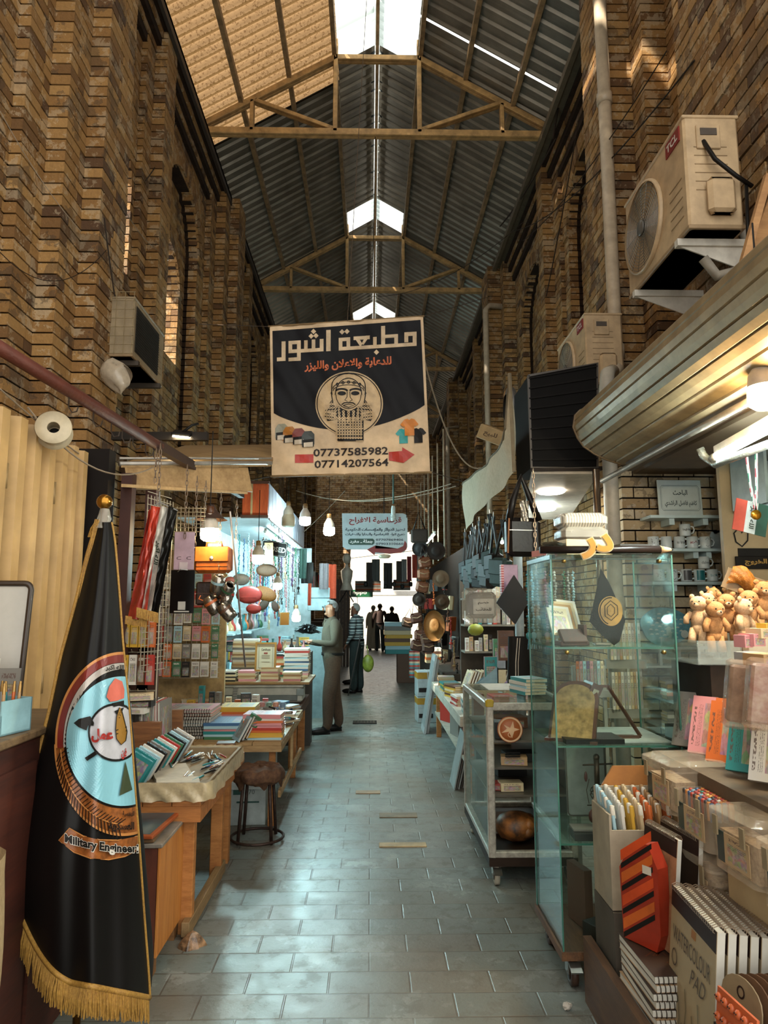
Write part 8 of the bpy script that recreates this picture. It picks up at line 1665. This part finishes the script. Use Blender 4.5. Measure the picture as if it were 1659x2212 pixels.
# goods below the bears
t = thing('framed_batik','tilted tray with marbled brown picture under the bears','tray',(1.62,3.28,1.20),(.25,.1,-.2)); MB().box((0,0,0),(.24,.02,.22),None,0,.006).ob('tray',C('#4a3426',.5),t); MB().box((0,-.011,0),(.21,.003,.19)).ob('marbled_print',fabric('#3a1e16','#a07a5c',9,.4,14),t)
t = thing('framed_batik','second lower tray with pale marbled picture','tray',(1.70,3.15,1.02),(.3,.1,-.2)); MB().box((0,0,0),(.22,.02,.16),None,0,.006).ob('tray',C('#3c2a20',.5),t); MB().box((0,-.011,0),(.19,.003,.13)).ob('marbled_print',fabric('#4a4238','#b0a48e',9,.4,14),t)
mb = MB(); mb.bx(1.45,2.3,3.0,3.5,.0,1.08).bx(1.50,2.2,3.1,3.5,1.08,1.39); mb.ob('goods_rack',C('#2b211a',.8),None,label='dark rack body behind the marbled trays and clear bags',cat='rack')
for i,(c,x,y,Y,s) in enumerate((('pink',1625,1395,2.9,(.06,.08,.05)),('cream',1648,1378,2.9,(.10,.08,.04)),('silver',1622,1425,2.8,(.09,.08,.03)),('tan',1650,1440,2.7,(.10,.10,.05)),('yellow',1655,1362,2.9,(.05,.05,.03)),('pink',1606,1398,2.9,(.04,.06,.05)))): p = pY(x,y,Y); put('soap_tub',BOXP,None,p,(0,0,.3),s,f'{("rosy", "cream", "silver", "tan", "yellow", "small pink")[i]} tub or carton below the cream card side','tub',None,None,c)
for i,(x,Y,c) in enumerate(((1605,2.62,'tan'),(1652,2.5,'pink'))):
    p = pY(x,1500,Y); t = thing('clear_gift_bag',f'{("glossy clear bag with red-brown filling", "glossy clear bag with red and white print")[i]} hanging over the packs','bag',tuple(p),(.05,.12,-.1),'clear gift bags'); MB().box((0,.01,0),(.10,.03,.21),None,0,.008).ob('filling',fabric(('#4f3226','#7a2e2a')[i],('#8d6f58','#a9907e')[i],20,.5,16),t); MB().box((0,0,0),(.125,.06,.25),None,0,.01).ob('cellophane',film('amber_film','#a98c74',.35,.1),t)
# leaning colour packs: upright fan along the back
fan = [('grey','glitter strip pack'),('grey','glitter strip pack'),('pink','pencil pack'),('orange','marker pack'),('orange','marker pack'),('teal','crayon pack'),('teal','crayon pack'),('cream','pencil case pack'),('white','pencil case pack'),('silver','pen set'),('teal','angel crayon pack'),('teal','angel crayon pack'),('cream','sketch set'),('green','chalk pack')]
for i,(c,l) in enumerate(fan):
    u = i / 13; p = Vector((1.40 + .06 * (i % 2) ,3.22 - 1.05 * u,1.02)); put('leaning_pack',BKP,None,p + Vector((.02,0,.0)),(0,-1.15,.75),(.25,.105,.022),f'{c} {l}, {ORD[i]} of the fan leaning behind the clear cases','packet','packs fanned behind the clear cases',None,c)
mb = MB(); mb.bx(1.30,1.9,1.9,3.3,.55,1.0); mb.ob('inner_step',C('#5d4c38',.8),None,label='inner step of the stall carrying the fanned packs',cat='step')
# clear organiser cases
def organiser(lab,y,z,full=False,grp='clear organiser cases'):
    t = thing('organiser_case',lab,'case',(1.19,y,z),(0,0,.06),grp); L,W,H = .44,.255,.205; CP = film('organiser_plastic','#c9b79e',.30,.12)
    m = MB(); m.grid(lambda u,v: (L * v,0,0),1,1) if 0 else None
    P = rr(0,L,-W / 2,W / 2,.03,3)
    for a_,z0,z1,k_ in ((P,0,H * .82,1.0),): n = len(P); m.add([(x,y_,z_) for z_ in (z0,z1) for x,y_ in P],[(i,(i + 1) % n,n + (i + 1) % n,n + i) for i in range(n)] + [tuple(range(n))])
    m.ob('tub',CP,t)
    P2 = rr(-.012,L + .012,-W / 2 - .012,W / 2 + .012,.03,3)
    m = MB(); n = len(P2); m.add([(x,y_,z_) for z_ in (H * .80,H * .92) for x,y_ in P2],[(i,(i + 1) % n,n + (i + 1) % n,n + i) for i in range(n)])
    P3 = rr(.02,L - .02,-W / 2 + .02,W / 2 - .02,.03,3); m.add([(x,y_,H * .92) for x,y_ in P2] + [(x,y_,H) for x,y_ in P3],[(i,(i + 1) % n,n + (i + 1) % n,n + i) for i in range(n)] + [tuple(range(n,2 * n))])
    if not full: m.ob('lid',CP,t)
    m = MB(); m.bx(-.016,-.010,-.09,-.065,H * .55,H * .85).bx(-.016,-.010,.065,.09,H * .55,H * .85); m.ob('latch',C('#8a7a5e',.3),t)
    m = MB(); m.bx(-.004,-.001,-.095,.045,.03,H * .62); m.ob('label_card',printed('yz',1),t).color = lin('#a98f6c'); m = MB(); m.bx(-.005,-.001,.045,.085,.03,H * .62); m.ob('side_label',C('#2c3c38',.4),t)
    if full:
        for i in range(11):
            for j in range(17):
                c = ['#2f4a6d','#8f3a3a','#2f6a55','#b5733a','#c79a5a','#7a9cab','#3c3430','#b04f38','#d0bfa6','#a33a2a','#4a6a80','#c9873a'][(i * 3 + j * 5 + i * j) % 12]
                put('marker_cap',MCAP,None,(1.19 + .03 + j * .0235 + .0,y - .108 + i * .0215,z + H * .80),(0,0,.2 * i),(1,1,1),None,None,None,None,c)
    else:
        m = MB(); m.bx(.02,L - .02,-W / 2 + .02,W / 2 - .02,.01,H * .6); m.ob('packed_contents',fabric('#7d5f45','#c7ab84',60,.7,18),t)
    return t
MCAP = MB().lathe([(.009,-.06),(.009,0),(.007,.004),(.001,.004)],n=7).mesh('marker_cap',[dyed(.35)])
def full_case():
    t = organiser('open clear case packed with rows of coloured marker ends',2.68,.785,True)
    mk = [o for o in COL.objects if o.name.startswith('marker_cap') and o.parent is None and 'label' not in o]
    names = {'#2f4a6d': 'navy','#8f3a3a': 'dull red','#2f6a55': 'green','#b5733a': 'ochre','#c79a5a': 'sand','#7a9cab': 'sky blue','#3c3430': 'black','#b04f38': 'coral','#d0bfa6': 'ivory','#a33a2a': 'red','#4a6a80': 'steel blue','#c9873a': 'amber'}
    for n_,o in enumerate(mk):
        i,j = divmod(n_,17); c = ['#2f4a6d','#8f3a3a','#2f6a55','#b5733a','#c79a5a','#7a9cab','#3c3430','#b04f38','#d0bfa6','#a33a2a','#4a6a80','#c9873a'][(i * 3 + j * 5 + i * j) % 12]
        o['label'] = f'{names[c]} marker, {ORD[j]} in line {ORD[i]} of the open clear case'; o['category'] = 'marker'; o['group'] = 'markers in the open clear case'; o.name = 'marker_pen'
organiser('clear organiser case at the far end of the row, beside the open card bin',2.97,.83); full_case()
organiser('clear organiser case between the open marker case and the end one',2.38,.775); organiser('clear organiser case at the frame edge',2.08,.765)
organiser('lower clear organiser case with brush pictures, under the open marker case',2.68,.56)
def carton_b(lab,y,z,h=.26):
    t = thing('marker_carton',lab,'carton',(1.23,y,z),(0,0,.06),'cream marker cartons'); MB().box((.2,0,h / 2),(.40,.235,h),None,0,.004).ob('carton',C('#a8936f',.5,var=.08),t); m = MB(); letter(m,'BAMONOR',lambda x,y_: (-.0015,-x,y_),-.06,h * .52,.06,h * .60,0,.02); m.bx(-.002,.001,-.02,.02,h * .16,h * .36); m.ob('lettering',C('#4a3626',.5),t)
carton_b('cream carton with dark lettering under the far organiser case',2.97,.50,.33); carton_b('cream carton with small red mark under the third organiser case',2.38,.46,.31); carton_b('cream carton with dark print at the frame edge',2.08,.44,.32); carton_b('cream carton hidden low under the lower organiser case',2.68,.30,.255)
mb = MB(); mb.bx(1.26,2.3,1.5,3.12,0,.28).bx(1.27,1.9,1.5,3.12,.28,.42); mb.ob('stall_step',C('#2a1d15',.8),None,label='dark stepped stall base under the cartons',cat='step')
mb = MB(); mb.bx(.93,1.26,1.5,3.14,.0,.13); mb.ob('low_pallet',wood('#2a1a10','#4d3420',(16,2,16)),None,label='low dark wooden pallet under the sketch pads',cat='pallet'); mb = MB(); mb.bx(.91,.945,1.5,3.16,0,.26); mb.ob('pallet_edge_board',wood('#3a2416','#5f4228',(16,2,16)),None,label='dark edge board along the front of the pallet',cat='board')
# pencil box with packs and the striped box
t = thing('marker_bin','open card bin full of pale capped pens beside the tall glass case','bin',(1.12,3.02,.46)); MB().bx(-.16,-.15,-.11,.11,0,.36).bx(-.15,.14,-.11,-.10,0,.30).bx(.14,.15,-.11,.11,0,.42).bx(-.15,.14,.10,.11,0,.42).bx(-.15,.14,-.1,.1,0,.26).ob('card_bin',C('#9a8d78',.5),t)
MB().prism([(-.15,.36),(.15,.30),(.15,.47),(.10,.50),(-.06,.50)],lambda x,z: (x,.112,z),(0,.01,0)).ob('orange_back_flap',C('#94602c',.6),t)
for i in range(7):
    for j in range(9): c = ['pale blue','white','yellow','cream','orange','tan','orange'][i]; put('capped_pen',PENF if (i + j) % 3 else PENM,None,(1.12 - .125 + i * .038,3.02 - .085 + j * .021,.715),(R.uniform(-.06,.06),-.1,0),(.016,.016,.135 + .005 * j),f'{c} capped pen, {ORD[j]} in row {ORD[i]} of the open card bin','pen','capped pens in the open card bin',None,c)
mb = MB(); mb.bx(.96,1.26,2.9,3.14,.13,.455); mb.ob('bin_stand',C('#4a4238',.7),None,label='dark box standing under the open card bin',cat='box')
t = thing('striped_box','red and orange display box with diagonal black bars and a price tag','box',(1.0,2.70,.424),(0,0,.55)); t.scale = (.6,1.25,.95); P = [(-.07,0),(.045,0),(.06,.06),(.06,.30),(.03,.38),(-.03,.36),(-.075,.26)]
m = MB(); m.prism(P,lambda x,z: (-.004,-x,z),(.10,0,0)); m.ob('box_body',C('#8f2a16',.4),t); m = MB(); 
for i in range(4): z0 = .03 + i * .085; tess(m,[(-.068,z0),(.045,z0 + .115),(.045,z0 + .15),(-.068,z0 + .04)],lambda x,z: (-.0065,-x,z),i % 2,1)
m.ob('orange_stripe',[C('#b5561f',.4),C('#b8431c',.4)],t); m = MB(); m.bx(-.010,-.008,-.04,-.01,.27,.30); m.ob('price_tag',C('#b9b0a0',.5),t)
m = MB(); [tess(m,[(-.068,.0 + i * .085),(.045,.115 + i * .085),(.045,.135 + i * .085),(-.068,.02 + i * .085)],lambda x,z: (-.0075,-x,z),0,1) for i in range(4)]; m.ob('black_bar',BLK,t)
def pad_up(lab,x,y,z,w_,h_,t_,rot,c,cov=None,nm='sketch_pad',grp=None):
    """spiral pad standing upright, cover to the aisle (-x), wire along the top"""
    t = thing(nm,lab,'sketch pad',(x,y,z),rot,grp); MB().bx(0,.002,-w_ / 2,w_ / 2,0,h_ - .012).ob('cover',cov or C(PAL.get(c,c),.5),t); MB().bx(.002,t_,-w_ / 2 + .002,w_ / 2 - .002,.002,h_ - .014).ob('paper_block',PGW,t); m = MB(); n = 26
    for i in range(n): y_ = -w_ / 2 + .012 + (w_ - .024) * i / (n - 1); m.tube([(t_ / 2 + t_ * .85 * math.cos(a),y_,h_ - .012 + .014 * math.sin(a)) for a in [2 * PI * k / 7 for k in range(7)]],.0016,4,0,True)
    m.ob('spiral_wire',C('#a89684',.3,.8),t); MB().bx(-.001,.0,-w_ / 2,w_ / 2,h_ - .075,h_ - .012).ob('dark_band',C('#2a1a15',.5),t); return t
cream = C('#9c8a6a',.5,var=.06)
for i in range(8):
    t = pad_up(f'watercolour pad standing {"in front with its flower cover showing" if i == 0 else ORD[i] + " in the row, its spiral top and edge showing"}',1.00 + i * .034,2.40 - .0 * i,.135,.36,.56 - .004 * i,.026,(0,.10,-.06),'tan',cream,grp='watercolour pads in the row')
    if i == 0:
        F_ = lambda x,z: (-.003,-x,z)
        m = MB(); letter(m,'WATERCOLOUR',F_,-.15,.385,.15,.435,0,.0); letter(m,'PAD',F_,.0,.315,.12,.365,0,-.005,shear=.4); letter(m,'A3',F_,-.155,.25,-.11,.29,0,.02); ring(m,-.13,.335,.018,.022,.023,.027,F_,0,18,1); m.ob('lettering',C('#4a3a2c',.5),t)
        m = MB(); m.bx(-.0025,-.001,-.03,.0,.455,.48); m.ob('small_badge',C('#94602c',.5),t); fm = MB()
        for x,z,s in ((-.08,.05,.055),(.03,.04,.06),(.11,.06,.045),(-.03,.11,.04),(.07,.12,.035)):
            for k in range(6): a_ = k * PI / 3 + .3; tess(fm,ell(x + s * .5 * math.cos(a_),z + s * .5 * math.sin(a_),s * .42,s * .34,12),F_,k % 2,1)
            stroke(fm,[(x,z + s),(x + .01,z + s + .07),(x - .005,z + s + .13)],.005,F_,2)
        for k in range(14): tess(fm,ell(R.uniform(-.16,.16),R.uniform(.1,.24),.012,.028,8),F_,2 + k % 2,1)
        fm.ob('flower_painting',[C('#a07a5e',.6,var=.3,sc=40),C('#8c6048',.6,var=.3,sc=40),C('#6d6448',.6),C('#867a5c',.6)],t)
t = pad_up('sketch pad with orange tree-bark picture leaning behind the spiral pad stack',1.055,2.74,.424,.22,.40,.02,(0,.12,.15),'tan',fabric('#7a4626','#b38a66',14,.5,10)); pad_up('dark-edged spiral pad leaning behind the bark-picture pad',1.14,2.76,.424,.26,.40,.02,(0,.10,.12),'brown',C('#2b1d15',.5))
z_ = .135
for i in range(11):
    t_ = .026; l = 'on top, with brown tree picture' if i == 10 else 'at the bottom' if i == 0 else ORD[i] + ' from the bottom'
    t = thing('sketch_pad',f'spiral sketch pad lying {l} of the pallet stack','sketch pad',(1.065 + R.uniform(-.006,.006),2.655 + R.uniform(-.008,.008),z_),(0,0,R.uniform(-.04,.04)),'sketch pads in the lying stack')
    MB().bx(-.11,.11,-.155,.16,.002,.022).ob('paper_block',PGW,t); m = MB(); m.bx(-.112,.112,-.155,.162,0,.002).bx(-.112,.112,-.155,.162,.022,.024); m.ob('cover',C('#a98a68' if i % 2 else '#3a2a20',.5),t)
    m = MB()
    for k in range(13): x = -.10 + .2 * k / 12; m.tube([(x,-.155 + .008 * math.cos(a),.012 + .013 * math.sin(a)) for a in [2 * PI * q / 7 for q in range(7)]],.0017,4,0,True)
    m.ob('spiral_wire',C('#3a322c',.35,.7),t)
    if i == 10:
        m = MB(); [stroke(m,[(R.uniform(-.09,.09),.14),(R.uniform(-.05,.05),.06),(R.uniform(-.09,.09),-.02)],.006,lambda x,y_: (x,y_,.0245)) for _ in range(8)]; letter(m,'SKETCH',lambda x,y_: (x,y_,.0246),-.03,-.09,.08,-.06,0,.01); m.ob('tree_picture',C('#5d3520',.5),t)
    z_ += t_
# palettes and popper toy at the frame corner
PLT = C('#6d4c32',.6,var=.2); 
for r_,(x,y0,z,n) in enumerate(((1.03,2.09,.457,9),(1.01,1.90,.397,9))):
    for i in range(n):
        m = MB(); P = [(-.075,0),(.075,0),(.075,.10)] + [(.075 * math.cos(a) ,.10 + .06 * math.sin(a)) for a in [PI * k / 9 for k in range(1,9)]] + [(-.075,.10)]
        m.prism(P,lambda u,v: (0,-u,v),(.004,0,0)); o = m.ob('art_palette',PLT if i else C('#8d7a5c',.5),None,(x + .026 * i,y0,z),(0,.12,.25),label=f'round-topped {"printed tan" if i == 0 else "brown"} craft board {"in front" if i == 0 else ORD[i] + " deep"} in the {("farther", "nearer")[r_]} row by the frame corner',cat='craft board',group='craft boards by the frame corner')
        if i == 0: m = MB(); letter(m,'APPLE' if r_ == 0 else 'A',lambda u,v: (-.002,-u,v),-.05 if r_ == 0 else -.02,.05,.05 if r_ == 0 else .02,.085,0,.02); ring(m,0,.12,.010,.012,.015,.017,lambda u,v: (-.002,-u,v),0,14,1); m.ob('lettering',C('#2b1a14',.5),o)
mb = MB(); mb.bx(.98,1.25,1.6,2.19,.13,.395).bx(1.0,1.25,2.0,2.18,.395,.455); mb.ob('board_plinth',C('#2f241b',.7),None,label='dark plinth under the rows of craft boards',cat='plinth')
MB().bx(.945,.978,1.7,2.12,.13,.358).ob('toy_block',C('#3a2f26',.7),None,label='thin dark block under the rubber popper toy',cat='block')
t = thing('popper_toy','rubber bubble popper toy in orange, teal and pink with tiny faces','toy',(.955,2.00,.36),(0,.12,.1)); 
for r_ in range(5):
    m = MB(); m.bx(0,.008,-.085,.085,.048 * (4 - r_),.048 * (5 - r_))
    for j in range(6): m.sph((-.002,-.072 + .029 * j,.024 + .048 * (4 - r_)),(.010,.0125,.0125),10)
    m.ob('bubble_row',C(('#b5552a','#b5552a','#2f6460','#8f4a50','#a5742a')[r_],.45),t); m = MB()
    for j in range(6): m.sph((-.012,-.076 + .029 * j,.027 + .048 * (4 - r_)),.002,5); m.sph((-.012,-.068 + .029 * j,.027 + .048 * (4 - r_)),.002,5)
    m.ob('tiny_face',BLK,t)
mb = MB(); mb.box((0,0,.05),(.10,.22,.10)); mb.ob('clear_packets',film('clear_wrap','#cfc8b8',.35),None,(.96,1.80,.36),(0,.2,.2),label='clear wrapped packets in the lowest frame corner',cat='packet')
# litter
mb = MB(); mb.sph((0,0,0),1,14); o = mb.ob('crumpled_paper',C('#b3aca0',.7),None,pZ(1225,2182) + Vector((0,0,.016)),label='crumpled white paper ball on the floor by the pallet',cat='paper'); o.scale = (.020,.016,.014)
me = o.data
for v in me.vertices: v.co *= 1 + R.uniform(-.22,.22)
for p in me.polygons: p.use_smooth = False
mb = MB(); mb.grid(lambda u,v: (.055 * math.cos(2 * PI * u) * (1 - v) ** .7 * (1 + .35 * math.sin(8 * PI * u)),.045 * math.sin(2 * PI * u) * (1 - v) ** .7 * (1 + .3 * math.cos(6 * PI * u)),.075 * v ** .8),22,7,0,False); mb.ob('crumpled_wrapper',fabric('#15110f','#a9825e',40,.3,30),None,pZ(415,2045),label='crumpled dark and pink foil wrapper on the floor by the table leg',cat='wrapper')
